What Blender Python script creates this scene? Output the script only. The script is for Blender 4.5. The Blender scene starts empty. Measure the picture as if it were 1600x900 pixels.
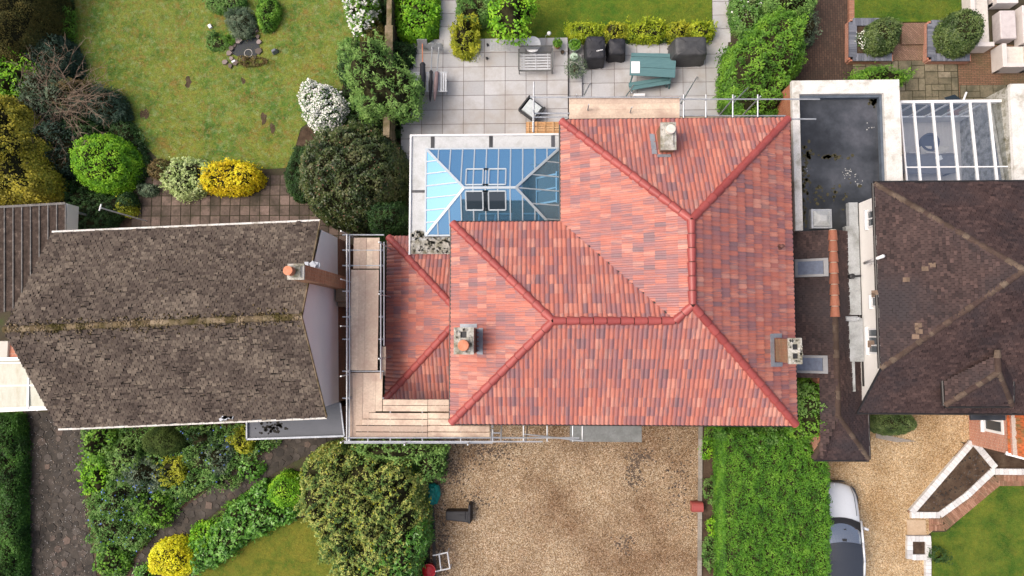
import bpy, bmesh, math, random
import numpy as np
from mathutils import Vector, Matrix, Quaternion
# ------------------------------------------------------------------ camera, light, exposure
scn = bpy.context.scene
C = scn.collection
F, HC = 1080.0, 29.0            # focal length in photo pixels, height of the drone
NAD = (838.0, 522.0)            # pixel straight below the drone
ray = Vector(((NAD[0]-800)/F, -(NAD[1]-450)/F, -1)).normalized()
RQ = Quaternion((0, 0, 1), math.radians(0.0)) @ ray.rotation_difference(Vector((0, 0, -1)))
cd = bpy.data.cameras.new('camera'); cam = bpy.data.objects.new('camera', cd); C.objects.link(cam)
cam.location = (0, 0, HC); cam.rotation_mode = 'QUATERNION'; cam.rotation_quaternion = RQ
cd.sensor_width = 36; cd.lens = 36*F/1600; cd.clip_end = 500; scn.camera = cam
SUN_EL, SUN_AZ = 58, 268        # azimuth measured clockwise from +Y (top of the picture)
w = bpy.data.worlds.new('World'); scn.world = w; w.use_nodes = True
nt = w.node_tree; sky = nt.nodes.new('ShaderNodeTexSky'); sky.sky_type = 'NISHITA'; sky.sun_disc = False
sky.sun_elevation = math.radians(SUN_EL); sky.sun_rotation = math.radians(SUN_AZ)
sky.dust_density = 8.0; sky.air_density = 0.8; sky.ozone_density = 0.2; sky.altitude = 60
nt.links.new(sky.outputs[0], nt.nodes['Background'].inputs[0]); nt.nodes['Background'].inputs[1].default_value = 0.15
sd = bpy.data.lights.new('sun', 'SUN'); sd.energy = 0.65; sd.angle = math.radians(30); sd.color = (1.0, 0.96, 0.91)
so = bpy.data.objects.new('sun', sd); C.objects.link(so)
sv = Vector((math.sin(math.radians(SUN_AZ))*math.cos(math.radians(SUN_EL)), math.cos(math.radians(SUN_AZ))*math.cos(math.radians(SUN_EL)), math.sin(math.radians(SUN_EL))))
so.rotation_mode = 'QUATERNION'; so.rotation_quaternion = sv.to_track_quat('Z', 'Y'); so.location = (0, 0, 40)
scn.view_settings.view_transform = 'Standard'; scn.view_settings.look = 'None'
scn.view_settings.exposure = 0.46; scn.view_settings.gamma = 1

RNG = np.random.default_rng(7); random.seed(7)
def W(px, py, z=0.0):
    d = RQ @ Vector(((px-800)/F, -(py-450)/F, -1))
    t = (z-HC)/d.z
    return Vector((d.x*t, d.y*t, z))
# ------------------------------------------------------------------ materials
def s2l(c):
    return tuple(((x/255)/12.92 if x/255 <= .04045 else ((x/255+.055)/1.055)**2.4) for x in c)
def rgba(c): return (c[0], c[1], c[2], 1)
class N:
    def __init__(s, name, rough=.8, spec=.5, metal=0):
        s.m = bpy.data.materials.new(name); s.m.use_nodes = True; s.t = s.m.node_tree
        s.b = s.t.nodes['Principled BSDF']; s.b.inputs['Roughness'].default_value = rough
        s.b.inputs['Specular IOR Level'].default_value = spec; s.b.inputs['Metallic'].default_value = metal
        s.g = None
    def n(s, typ, **k):
        x = s.t.nodes.new('ShaderNode'+typ)
        for a, v in k.items(): setattr(x, a, v)
        return x
    def l(s, a, b): s.t.links.new(a, b)
    def pos(s):
        if not s.g: s.g = s.n('NewGeometry').outputs['Position']
        return s.g
    def noise(s, scale, detail=3, rough=.55, vec=None, stretch=None, dist=0):
        x = s.n('TexNoise'); x.inputs['Scale'].default_value = scale; x.inputs['Detail'].default_value = detail
        x.inputs['Roughness'].default_value = rough; x.inputs['Distortion'].default_value = dist
        v = vec or s.pos()
        if stretch:
            mp = s.n('Mapping'); mp.inputs['Scale'].default_value = stretch; s.l(v, mp.inputs[0]); v = mp.outputs[0]
        s.l(v, x.inputs['Vector']); return x.outputs['Fac']
    def ramp(s, fac, stops, interp='LINEAR'):
        r = s.n('ValToRGB'); cr = r.color_ramp; cr.interpolation = interp
        while len(cr.elements) < len(stops): cr.elements.new(.5)
        for e, (p, c) in zip(cr.elements, stops): e.position = p; e.color = rgba(c)
        s.l(fac, r.inputs[0]); return r.outputs[0]
    def mix(s, fac, a, b, mode='MIX'):
        x = s.n('Mix', data_type='RGBA', blend_type=mode)
        for sock, v in ((x.inputs[0], fac), (x.inputs[6], a), (x.inputs[7], b)):
            if hasattr(v, 'links'): s.l(v, sock)
            elif isinstance(v, (int, float)): sock.default_value = v
            else: sock.default_value = rgba(v)
        return x.outputs[2]
    def math(s, op, a, b=None):
        x = s.n('Math', operation=op)
        for sock, v in ((x.inputs[0], a), (x.inputs[1], b)):
            if v is None: continue
            if hasattr(v, 'links'): s.l(v, sock)
            else: sock.default_value = v
        return x.outputs[0]
    def attr(s, name='v'):
        x = s.n('Attribute'); x.attribute_name = name; return x.outputs['Fac']
    def bump(s, h, strength=.3, dist=.02):
        x = s.n('Bump'); x.inputs['Strength'].default_value = strength; x.inputs['Distance'].default_value = dist
        s.l(h, x.inputs['Height']); s.l(x.outputs[0], s.b.inputs['Normal'])
    def col(s, c): s.l(c, s.b.inputs['Base Color']) if hasattr(c, 'links') else setattr(s.b.inputs['Base Color'], 'default_value', rgba(c))
def ev(cols): return [(i/max(1, len(cols)-1), c) for i, c in enumerate(cols)]
def m_noise(name, cols, scale=3, rough=.85, bump=.3, bd=.01, fine=40, spec=.4, metal=0, lo=.3, hi=.7, finemix=.25, stretch=None):
    s = N(name, rough, spec, metal)
    st = [(lo+(hi-lo)*p, c) for p, c in ev(cols)]
    c = s.ramp(s.noise(scale, 6, .6, stretch=stretch), st)
    f = s.noise(fine, 3, .6)
    c2 = s.ramp(f, [(.3, (.55, .55, .55)), (.7, (1.35, 1.35, 1.35))])
    s.col(s.mix(finemix, c, s.mix(1.0, c, c2, 'MULTIPLY')))
    if bump: s.bump(f, bump, bd)
    return s.m
def m_attr(name, cols, rough=.7, spec=.4, bump=.2, fine=30, finemix=.3, big=None, bigcol=None, transl=0, metal=0):
    s = N(name, rough, spec, metal)
    c = s.ramp(s.attr('v'), ev(cols))
    f = s.noise(fine, 3, .6)
    c = s.mix(finemix, c, s.mix(1.0, c, s.ramp(f, [(.3, (.5, .5, .5)), (.7, (1.4, 1.4, 1.4))]), 'MULTIPLY'))
    if big: c = s.mix(s.ramp(s.noise(big, 5, .62), [(.45, (0, 0, 0)), (.66, (1, 1, 1))]), c, bigcol)
    s.col(c)
    if bump: s.bump(f, bump, .008)
    if transl:
        tr = s.n('BsdfTranslucent'); s.l(c, tr.inputs[0]); mx = s.n('MixShader'); mx.inputs[0].default_value = transl
        s.l(s.b.outputs[0], mx.inputs[1]); s.l(tr.outputs[0], mx.inputs[2])
        s.l(mx.outputs[0], s.t.nodes['Material Output'].inputs[0])
    return s.m
def leafm(name, cols, rough=.55, spec=.35):
    cols = [tuple(min(.85, x*1.22) for x in c) for c in cols]
    return m_attr(name, cols, rough, spec, bump=0, fine=9, finemix=.15, transl=.22)
def plain(name, c, rough=.6, metal=0, spec=.5, var=.12, scale=8, bump=.1):
    a = tuple(x*(1-var) for x in c); b = tuple(min(1, x*(1+var)) for x in c)
    return m_noise(name, [a, b], scale, rough, bump, .004, 60, spec, metal, finemix=.15)
MAT = {}
def brickmat(name, c1, c2, mortar, bw=.225, bh=.075, rot=None, rough=.85, msize=.008, big=None, bigcol=(.05, .05, .04), vertical=None, offset=.5):
    """vertical: 'x' for walls facing +-x (uses y,z), 'y' for walls facing +-y (uses x,z), None for ground"""
    s = N(name, rough, .3)
    p = s.pos(); v = p
    if vertical:
        sp = s.n('SeparateXYZ'); s.l(p, sp.inputs[0]); cb = s.n('CombineXYZ')
        s.l(sp.outputs[1 if vertical == 'x' else 0], cb.inputs[0]); s.l(sp.outputs[2], cb.inputs[1]); v = cb.outputs[0]
    if rot:
        mp = s.n('Mapping'); mp.inputs['Rotation'].default_value = (0, 0, math.radians(rot)); s.l(v, mp.inputs[0]); v = mp.outputs[0]
    b = s.n('TexBrick'); s.l(v, b.inputs['Vector']); b.offset = offset
    b.inputs['Color1'].default_value = rgba(c1); b.inputs['Color2'].default_value = rgba(c2); b.inputs['Mortar'].default_value = rgba(mortar)
    b.inputs['Scale'].default_value = 1; b.inputs['Brick Width'].default_value = bw; b.inputs['Row Height'].default_value = bh
    b.inputs['Mortar Size'].default_value = msize; b.inputs['Bias'].default_value = 0
    f = s.noise(25, 3)
    c = s.mix(.4, b.outputs[0], s.mix(1.0, b.outputs[0], s.ramp(f, [(.3, (.5, .5, .5)), (.7, (1.5, 1.5, 1.5))]), 'MULTIPLY'))
    if big: c = s.mix(s.ramp(s.noise(big, 5, .62), [(.45, (0, 0, 0)), (.72, (.8, .8, .8))]), c, bigcol)
    s.col(c); s.bump(s.math('SUBTRACT', f, b.outputs['Fac']), .4, .008)
    return s.m
# ------------------------------------------------------------------ mesh building
class MB:
    def __init__(s): s.v = []; s.f = []; s.a = []; s.mi = []
    def face(s, pts, val=.5, mi=0):
        k = len(s.v); s.v.extend([tuple(p) for p in pts]); s.f.append(tuple(range(k, k+len(pts)))); s.a.append(val); s.mi.append(mi)
    def hexa(s, p, val=.5, mi=0, skip=()):
        """p: 8 points, bottom 0-3 ccw, top 4-7"""
        k = len(s.v); s.v.extend([tuple(q) for q in p])
        for i, f in enumerate(((3, 2, 1, 0), (4, 5, 6, 7), (0, 1, 5, 4), (1, 2, 6, 5), (2, 3, 7, 6), (3, 0, 4, 7))):
            if i in skip: continue
            s.f.append(tuple(k+j for j in f)); s.a.append(val); s.mi.append(mi)
    def box(s, x0, x1, y0, y1, z0, z1, val=.5, mi=0):
        if x0 > x1: x0, x1 = x1, x0
        if y0 > y1: y0, y1 = y1, y0
        s.hexa([(x0, y0, z0), (x1, y0, z0), (x1, y1, z0), (x0, y1, z0), (x0, y0, z1), (x1, y0, z1), (x1, y1, z1), (x0, y1, z1)], val, mi)
    def obox(s, c, size, rz=0, val=.5, mi=0, M=None, taper=1):
        hx, hy, hz = size[0]/2, size[1]/2, size[2]/2
        R = M or Matrix.Rotation(rz, 3, 'Z'); c = Vector(c); P = []
        for z, t in ((-hz, 1), (hz, taper)):
            for x, y in ((-hx, -hy), (hx, -hy), (hx, hy), (-hx, hy)): P.append(c + R @ Vector((x*t, y*t, z)))
        s.hexa(P, val, mi)
    def tube(s, p0, p1, r, n=8, r1=None, val=.5, mi=0, cap=True):
        p0 = Vector(p0); p1 = Vector(p1); d = p1-p0
        if d.length < 1e-6: return
        r1 = r if r1 is None else r1
        q = d.to_track_quat('Z', 'Y'); k = len(s.v)
        for p, rr in ((p0, r), (p1, r1)):
            for i in range(n):
                a = 2*math.pi*i/n; s.v.append(tuple(p + q @ Vector((rr*math.cos(a), rr*math.sin(a), 0))))
        for i in range(n):
            j = (i+1) % n; s.f.append((k+i, k+j, k+n+j, k+n+i)); s.a.append(val); s.mi.append(mi)
        if cap:
            s.f.append(tuple(k+n+i for i in range(n))); s.a.append(val); s.mi.append(mi)
            s.f.append(tuple(k+n-1-i for i in range(n))); s.a.append(val); s.mi.append(mi)
    def lathe(s, c, prof, n=20, val=.5, mi=0):
        k = len(s.v); c = Vector(c)
        for r, z in prof:
            for i in range(n):
                a = 2*math.pi*i/n; s.v.append((c.x+r*math.cos(a), c.y+r*math.sin(a), c.z+z))
        for j in range(len(prof)-1):
            for i in range(n):
                i2 = (i+1) % n
                s.f.append((k+j*n+i, k+j*n+i2, k+(j+1)*n+i2, k+(j+1)*n+i)); s.a.append(val); s.mi.append(mi)
        s.f.append(tuple(k+(len(prof)-1)*n+i for i in range(n))); s.a.append(val); s.mi.append(mi)
    def prism(s, pts, z0, z1, val=.5, mi=0, bottom=False):
        pts = [Vector((p[0], p[1], 0)) for p in pts]
        ar = sum(pts[i].x*pts[(i+1) % len(pts)].y-pts[(i+1) % len(pts)].x*pts[i].y for i in range(len(pts)))
        if ar < 0: pts.reverse()
        n = len(pts); k = len(s.v)
        s.v.extend([(p.x, p.y, z0) for p in pts]+[(p.x, p.y, z1) for p in pts])
        s.f.append(tuple(k+n+i for i in range(n))); s.a.append(val); s.mi.append(mi)
        if z1-z0 > 1e-5:
            for i in range(n):
                j = (i+1) % n; s.f.append((k+i, k+j, k+n+j, k+n+i)); s.a.append(val); s.mi.append(mi)
        if bottom: s.f.append(tuple(k+n-1-i for i in range(n))); s.a.append(val); s.mi.append(mi)
    def build_each(s, name, mats, parent=None, bevel=0):
        used = {}; out = []
        groups = []; cur = None; last = -1
        for f, a, mi in zip(s.f, s.a, s.mi):
            g = None
            for q in groups[-3:]:
                if q[0] <= min(f) <= q[1]: g = q
            if g is None: g = [min(f), max(f), []]; groups.append(g)
            g[1] = max(g[1], max(f)); g[0] = min(g[0], min(f)); g[2].append((f, a, mi))
        for lo_, hi_, fs in groups:
            k = MB(); k.v = s.v[lo_:hi_+1]; k.f = [tuple(i-lo_ for i in f) for f, _, _ in fs]; k.a = [a for _, a, _ in fs]; k.mi = [m for _, _, m in fs]; out.append(k.build(name, mats, parent, bevel=bevel))
        return out
    def build(s, name, mats, parent=None, smooth=False, bevel=0):
        me = bpy.data.meshes.new(name); me.from_pydata(s.v, [], s.f)
        at = me.attributes.new('v', 'FLOAT', 'FACE'); at.data.foreach_set('value', np.array(s.a, dtype=np.float32))
        for m in (mats if isinstance(mats, (list, tuple)) else [mats]): me.materials.append(m)
        me.polygons.foreach_set('material_index', np.array(s.mi, dtype=np.int32))
        if smooth: me.polygons.foreach_set('use_smooth', np.ones(len(s.f), dtype=bool))
        me.update(); o = bpy.data.objects.new(name, me); C.objects.link(o)
        if parent: o.parent = parent; o.matrix_parent_inverse = Matrix.Translation(-parent.location)
        if bevel:
            b = o.modifiers.new('bevel', 'BEVEL'); b.width = bevel; b.segments = 2; b.limit_method = 'ANGLE'
        return o
def tag(o, label=None, cat=None, group=None, kind=None):
    if label: o['label'] = label
    if cat: o['category'] = cat
    if group: o['group'] = group
    if kind: o['kind'] = kind
    return o
def thing(name, label, cat, loc=(0, 0, 0), group=None):
    o = bpy.data.objects.new(name, None); C.objects.link(o); o.location = loc; o.empty_display_size = .2
    return tag(o, label, cat, group)
def px2(pts, z=0): return [W(p[0], p[1], z) for p in pts]
def sheet(name, pts, z, m, kind='structure', th=0):
    b = MB(); b.prism(px2(pts, z), z-th, z, RNG.random()); o = b.build(name, m); o['kind'] = kind; return o
def inside(P, X, Y):
    n = len(P); r = np.zeros(X.shape, bool)
    for i in range(n):
        x0, y0 = P[i]; x1, y1 = P[(i+1) % n]
        if y0 == y1: continue
        c = ((y0 > Y) != (y1 > Y)) & (X < (x1-x0)*(Y-y0)/(y1-y0)+x0); r ^= c
    return r
def edgedist(P, X, Y):
    D = np.full(X.shape, 1e9); OX = np.zeros(X.shape); OY = np.zeros(X.shape); n = len(P)
    for i in range(n):
        x0, y0 = P[i]; x1, y1 = P[(i+1) % n]; dx, dy = x1-x0, y1-y0; L = dx*dx+dy*dy+1e-12
        t = np.clip(((X-x0)*dx+(Y-y0)*dy)/L, 0, 1); qx = x0+t*dx; qy = y0+t*dy
        d = np.hypot(X-qx, Y-qy); m = d < D; D[m] = d[m]; OX[m] = (qx-X)[m]; OY[m] = (qy-Y)[m]
    L = np.hypot(OX, OY)+1e-9
    return D, OX/L, OY/L
def ell(cx, cy, rx, ry, n=18, j=.07, rot=0, seed=None):
    r = np.random.default_rng(int(cx*7+cy*13) if seed is None else seed); out = []
    ph = r.random(3)*6.28
    for i in range(n):
        a = 2*math.pi*i/n; k = 1+j*(math.sin(2*a+ph[0])+.7*math.sin(3*a+ph[1])+.6*math.sin(5*a+ph[2]))
        x, y = rx*k*math.cos(a), ry*k*math.sin(a); c, s = math.cos(rot), math.sin(rot)
        out.append((cx+x*c-y*s, cy+x*s+y*c))
    return out
class WN:
    def __init__(s, f, seed, k=14):
        r = np.random.default_rng(seed); d = r.normal(size=(k, 3)); d /= np.linalg.norm(d, axis=1)[:, None]
        s.K = d*f*r.uniform(.6, 1.6, k)[:, None]*2*math.pi; s.p = r.random(k)*6.28; s.k = k
    def __call__(s, P): return np.sin(P @ s.K.T + s.p).sum(1)/math.sqrt(s.k/2)*.7
def quads_mesh(name, V, FV, MI, mats, extra=None, parent=None):
    """V (n,4,3) quads; extra = (verts, quads index array, mi)"""
    n = V.shape[0]; co = V.reshape(-1, 3); idx = np.arange(n*4).reshape(n, 4)
    if extra is not None and len(extra[1]):
        idx = np.vstack([idx, extra[1]+n*4]); co = np.vstack([co, extra[0]])
        FV = np.concatenate([FV, np.full(len(extra[1]), .3)]); MI = np.concatenate([MI, np.full(len(extra[1]), extra[2])])
    me = bpy.data.meshes.new(name); me.vertices.add(len(co)); me.vertices.foreach_set('co', co.astype(np.float32).ravel())
    me.loops.add(idx.size); me.loops.foreach_set('vertex_index', idx.astype(np.int32).ravel())
    me.polygons.add(len(idx)); me.polygons.foreach_set('loop_start', (np.arange(len(idx))*4).astype(np.int32))
    for m in mats: me.materials.append(m)
    me.polygons.foreach_set('material_index', MI.astype(np.int32))
    at = me.attributes.new('v', 'FLOAT', 'FACE'); at.data.foreach_set('value', FV.astype(np.float32))
    me.update(calc_edges=True); me.validate()
    o = bpy.data.objects.new(name, me); C.objects.link(o)
    if parent: o.parent = parent; o.matrix_parent_inverse = Matrix.Translation(-parent.location)
    return o
LEAVES = 0
def leafquads(P, Nn, L, Wd, rng, curl=.0):
    n = len(P); L = L*rng.uniform(.7, 1.3, n)[:, None]; Wd = Wd*rng.uniform(.7, 1.3, n)[:, None]
    t = rng.normal(size=(n, 3)); t -= (t*Nn).sum(1)[:, None]*Nn; t /= np.linalg.norm(t, axis=1)[:, None]+1e-9
    b = np.cross(Nn, t)
    return np.stack([P-t*L/2, P+b*Wd/2-Nn*curl*Wd, P+t*L/2, P-b*Wd/2-Nn*curl*Wd], 1)
shade_core_mat = None
def foliage(name, label, cat, poly, h, m, z0=0., leaf=(.09, .05), cover=2.6, edge=.6, amp=.14, clump=1.3, seed=None, group=None, flower=None,
            ffrac=0, fsize=.07, zs=None, up=.55, kind=None, parent=None, ragged=.12, trunk=0, vclump=.32, gap=0., fclump=False, corez=.16):
    global LEAVES
    seed = seed if seed is not None else int(abs(poly[0][0]*31+poly[0][1]*17+h*100)) % 99991
    rng = np.random.default_rng(seed)
    if zs is None: zs = z0+(h-z0)*.45
    P = [(q.x, q.y) for q in px2(poly, zs)]
    A = np.array(P); x0, y0 = A.min(0); x1, y1 = A.max(0)
    area = .5*abs(sum(P[i][0]*P[(i+1) % len(P)][1]-P[(i+1) % len(P)][0]*P[i][1] for i in range(len(P))))
    la = leaf[0]*leaf[1]*.5
    n = int(cover*area/la); box = (x1-x0)*(y1-y0); nn = int(n*box/max(area, 1e-6))
    X = rng.uniform(x0-.1, x1+.1, nn); Y = rng.uniform(y0-.1, y1+.1, nn)
    wn = WN(clump, seed); wr = WN(1.1, seed+5); wc = WN(clump*1.2, seed+9); w2 = WN(clump*3, seed+11)
    z = np.zeros(nn)
    D, OX, OY = edgedist(P, X, Y); ins = inside(P, X, Y); S = np.where(ins, D, -D)
    q3 = np.stack([X, Y, z], 1); S = S + ragged*1.25*wr(q3) + ragged*.5*w2(q3) + rng.normal(0, leaf[0]*.55, nn)
    k = S > 0; X, Y, S, OX, OY = X[k], Y[k], S[k], OX[k], OY[k]
    # sides
    per = sum(math.hypot(P[i][0]-P[(i+1) % len(P)][0], P[i][1]-P[(i+1) % len(P)][1]) for i in range(len(P)))
    ns = int(.55*cover*per*(h-z0)/la)
    t = rng.random(ns)*len(P); i0 = t.astype(int) % len(P); f = (t-t.astype(int))[:, None]
    B = A[i0]*(1-f)+A[(i0+1) % len(P)]*f; cen = A.mean(0)
    e = A[(i0+1) % len(P)]-A[i0]; nr = np.stack([e[:, 1], -e[:, 0]], 1); nr /= np.linalg.norm(nr, axis=1)[:, None]+1e-9
    sg = np.sign((nr*(B-cen)).sum(1))[:, None]; nr = nr*np.where(sg == 0, 1, sg)
    th = rng.uniform(0, .8, ns); ins_d = edge*(1-np.cos(th))
    XS = B[:, 0]-nr[:, 0]*ins_d; YS = B[:, 1]-nr[:, 1]*ins_d; ZS = z0+(h-z0)*np.sin(th)*.95
    def height(X, Y, S):
        pr = np.sqrt(1-(1-np.clip(S/edge, 0, 1))**2)
        q = np.stack([X, Y, np.zeros(len(X))], 1)
        return z0+(h-z0)*pr*(1+0*q[:, 0])+amp*1.15*np.clip(pr*1.6, 0, 1)*(wn(q)+.75*w2(q)), pr
    Z, pr = height(X, Y, S)
    dep = rng.random(len(X))**2.2*min(.35, .3*(h-z0)); Z = Z-dep
    nx = np.concatenate([OX*(1-pr), nr[:, 0]*np.cos(th)]); ny = np.concatenate([OY*(1-pr), nr[:, 1]*np.cos(th)])
    nz = np.concatenate([pr*up+.45, np.sin(th)+.35])
    PP = np.concatenate([np.stack([X, Y, Z], 1), np.stack([XS, YS, ZS], 1)+rng.normal(0, leaf[0]*.5, (ns, 3))])
    hole = (w2(PP*np.array([1, 1, 0])) < -.85) & (rng.random(len(PP)) < .7); PP, nx, ny, nz = PP[~hole], nx[~hole], ny[~hole], nz[~hole]
    if gap:
        g = wc(PP*1.7) > -1.2+gap; PP, nx, ny, nz = PP[g], nx[g], ny[g], nz[g]
    PP[:, 2] = np.maximum(PP[:, 2], z0*0+.01)
    Nn = np.stack([nx, ny, nz], 1)+rng.normal(0, .5, (len(PP), 3)); Nn /= np.linalg.norm(Nn, axis=1)[:, None]
    Q = leafquads(PP, Nn, leaf[0], leaf[1], rng, .15)
    V = np.clip(.5+vclump*wc(PP)+rng.normal(0, .17, len(PP)), 0, 1); MI = np.zeros(len(PP))
    mats = [m, shade_core_mat]
    if flower:
        mats.append(flower); top = PP[:, 2] > z0+(h-z0)*.35
        pick = top & (rng.random(len(PP)) < ffrac)
        if fclump: pick &= wc(PP*1.3+3) > .1
        FP = PP[pick]+np.array([0, 0, .03]); FN = np.tile([0, 0, 1.], (len(FP), 1))+rng.normal(0, .35, (len(FP), 3)); FN /= np.linalg.norm(FN, axis=1)[:, None]
        Q = np.concatenate([Q, leafquads(FP, FN, fsize, fsize, rng)]); V = np.concatenate([V, rng.random(len(FP))]); MI = np.concatenate([MI, np.full(len(FP), 2)])
    # solid inner mass of twigs, its dark colour painting the shade between leaves
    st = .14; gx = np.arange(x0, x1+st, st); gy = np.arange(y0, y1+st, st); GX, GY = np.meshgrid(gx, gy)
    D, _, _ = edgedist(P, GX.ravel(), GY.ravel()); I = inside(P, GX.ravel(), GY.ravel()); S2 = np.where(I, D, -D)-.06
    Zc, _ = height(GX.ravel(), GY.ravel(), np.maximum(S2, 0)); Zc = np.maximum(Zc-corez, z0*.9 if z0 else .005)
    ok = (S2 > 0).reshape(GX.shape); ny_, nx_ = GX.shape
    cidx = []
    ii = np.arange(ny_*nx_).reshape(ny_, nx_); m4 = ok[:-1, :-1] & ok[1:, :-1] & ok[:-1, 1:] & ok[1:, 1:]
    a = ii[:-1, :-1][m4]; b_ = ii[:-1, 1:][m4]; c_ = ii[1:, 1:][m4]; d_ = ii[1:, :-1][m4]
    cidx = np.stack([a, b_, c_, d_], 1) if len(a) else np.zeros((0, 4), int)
    LEAVES += len(Q)
    if trunk:
        root = thing(name, label, cat, (float(cen[0]), float(cen[1]), 0), group)
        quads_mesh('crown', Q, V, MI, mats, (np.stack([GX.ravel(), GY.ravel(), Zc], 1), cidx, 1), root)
        b = MB(); c0 = Vector((cen[0], cen[1], 0)); b.tube(c0, c0+Vector((.05, .03, z0+.3)), trunk, 10, trunk*.7)
        for i in range(6):
            a_ = i*1.05+rng.random(); rr = .3*min(x1-x0, y1-y0)
            b.tube(c0+Vector((.05, .03, z0+.2)), c0+Vector((rr*math.cos(a_), rr*math.sin(a_), z0+(h-z0)*.7)), trunk*.45, 6, trunk*.15)
        b.build('trunk', MAT['bark'], root); return root
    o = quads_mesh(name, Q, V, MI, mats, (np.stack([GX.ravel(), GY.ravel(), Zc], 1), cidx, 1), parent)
    return tag(o, label, cat, group, kind)
def grass(name, poly, m, n, L=.05, seed=1, z=.0, label=None):
    rng = np.random.default_rng(seed); P = [(q.x, q.y) for q in px2(poly, 0)]; A = np.array(P)
    x0, y0 = A.min(0); x1, y1 = A.max(0); X = rng.uniform(x0, x1, n); Y = rng.uniform(y0, y1, n); k = inside(P, X, Y); X, Y = X[k], Y[k]
    k = len(X); PP = np.stack([X, Y, np.full(k, z)], 1); a = rng.random(k)*6.28; d = np.stack([np.cos(a), np.sin(a), rng.uniform(.3, 1.2, k)], 1)
    l = L*rng.uniform(.5, 1.4, k)[:, None]; s = np.stack([-np.sin(a), np.cos(a), np.zeros(k)], 1)*(L*.12)
    Q = np.stack([PP-s, PP+s, PP+d*l*.8+s*.4, PP+d*l*.8-s*.4], 1)
    V = np.clip(.5+.3*WN(.5, seed)(PP)+rng.normal(0, .2, k), 0, 1)
    o = quads_mesh(name, Q, V, np.zeros(k), [m]); return tag(o, label, 'grass', None, 'stuff')
# ------------------------------------------------------------------ roofs
def frame(poly):
    p0, p1 = Vector(poly[0]), Vector(poly[1]); u = (p1-p0).normalized()
    # least-squares-ish normal (Newell)
    n = Vector((0, 0, 0)); L = len(poly)
    for i in range(L):
        a, b = Vector(poly[i]), Vector(poly[(i+1) % L])
        n += Vector(((a.y-b.y)*(a.z+b.z), (a.z-b.z)*(a.x+b.x), (a.x-b.x)*(a.y+b.y)))
    n.normalize()
    if n.z < 0: n = -n
    u = (u - n*u.dot(n)).normalized(); v = n.cross(u)
    return p0, u, v, n
def pantiles(polys, name, m, parent, roll=.15, gauge=.38, ref=None):
    """polys: convex pieces of ONE slope; eave edge = first two points of ref"""
    O, u, v, n = frame(ref or polys[0]); out = bmesh.new(); uvl = out.loops.layers.uv.new('uv')
    for poly in polys:
        pts = [((Vector(p)-O).dot(u), (Vector(p)-O).dot(v)) for p in poly]
        ar = sum(pts[i][0]*pts[(i+1) % len(pts)][1]-pts[(i+1) % len(pts)][0]*pts[i][1] for i in range(len(pts)))
        if ar < 0: pts.reverse()
        u0 = min(p[0] for p in pts); u1 = max(p[0] for p in pts); v0 = min(p[1] for p in pts); v1 = max(p[1] for p in pts)
        bm = bmesh.new(); uv = bm.loops.layers.uv.new('uv')
        seg = 6; i0 = math.floor(u0/roll*seg); i1 = math.ceil(u1/roll*seg); r0 = math.floor(v0/gauge); r1 = math.ceil(v1/gauge)
        def hh(i):
            x = (i % seg)/seg
            return .028*max(0, math.sin(math.pi*min(1, x/.82)))**.7
        for r in range(r0, r1):
            lo = []; hi = []; ba = []
            for i in range(i0, i1+1):
                U = i/seg*roll; h = hh(i)
                lo.append(bm.verts.new((U, r*gauge, h+.046))); hi.append(bm.verts.new((U, (r+1)*gauge, h))); ba.append(bm.verts.new((U, r*gauge, h-.004)))
            for j in range(len(lo)-1):
                bm.faces.new((lo[j], lo[j+1], hi[j+1], hi[j])); bm.faces.new((ba[j], ba[j+1], lo[j+1], lo[j]))
        for f in bm.faces:
            c = f.calc_center_median()
            for l in f.loops: l[uv].uv = (l.vert.co.x, min(max(l.vert.co.y, math.floor(c.y/gauge+.001)*gauge+.002), (math.floor(c.y/gauge+.001)+1)*gauge-.002))
        for i in range(len(pts)):
            a = pts[i]; b = pts[(i+1) % len(pts)]; d = Vector((b[0]-a[0], b[1]-a[1], 0))
            if d.length < 1e-4: continue
            no = Vector((d.y, -d.x, 0)).normalized()
            bmesh.ops.bisect_plane(bm, geom=bm.verts[:]+bm.edges[:]+bm.faces[:], plane_co=(a[0], a[1], 0), plane_no=no, clear_outer=True, dist=1e-5)
        mp = {}
        for q in bm.verts: mp[q] = out.verts.new(O+u*q.co.x+v*q.co.y+n*q.co.z)
        for f in bm.faces:
            try: g = out.faces.new([mp[q] for q in f.verts])
            except ValueError: continue
            for l0, l1 in zip(f.loops, g.loops): l1[uvl].uv = l0[uv].uv
            g.smooth = False
        bm.free()
        g = out.faces.new([out.verts.new(O+u*p[0]+v*p[1]-n*.02) for p in pts])   # underlay
    me = bpy.data.meshes.new(name); out.to_mesh(me); out.free(); me.materials.append(m)
    o = bpy.data.objects.new(name, me); C.objects.link(o); o.parent = parent; o.matrix_parent_inverse = Matrix.Translation(-parent.location)
    return o
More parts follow.
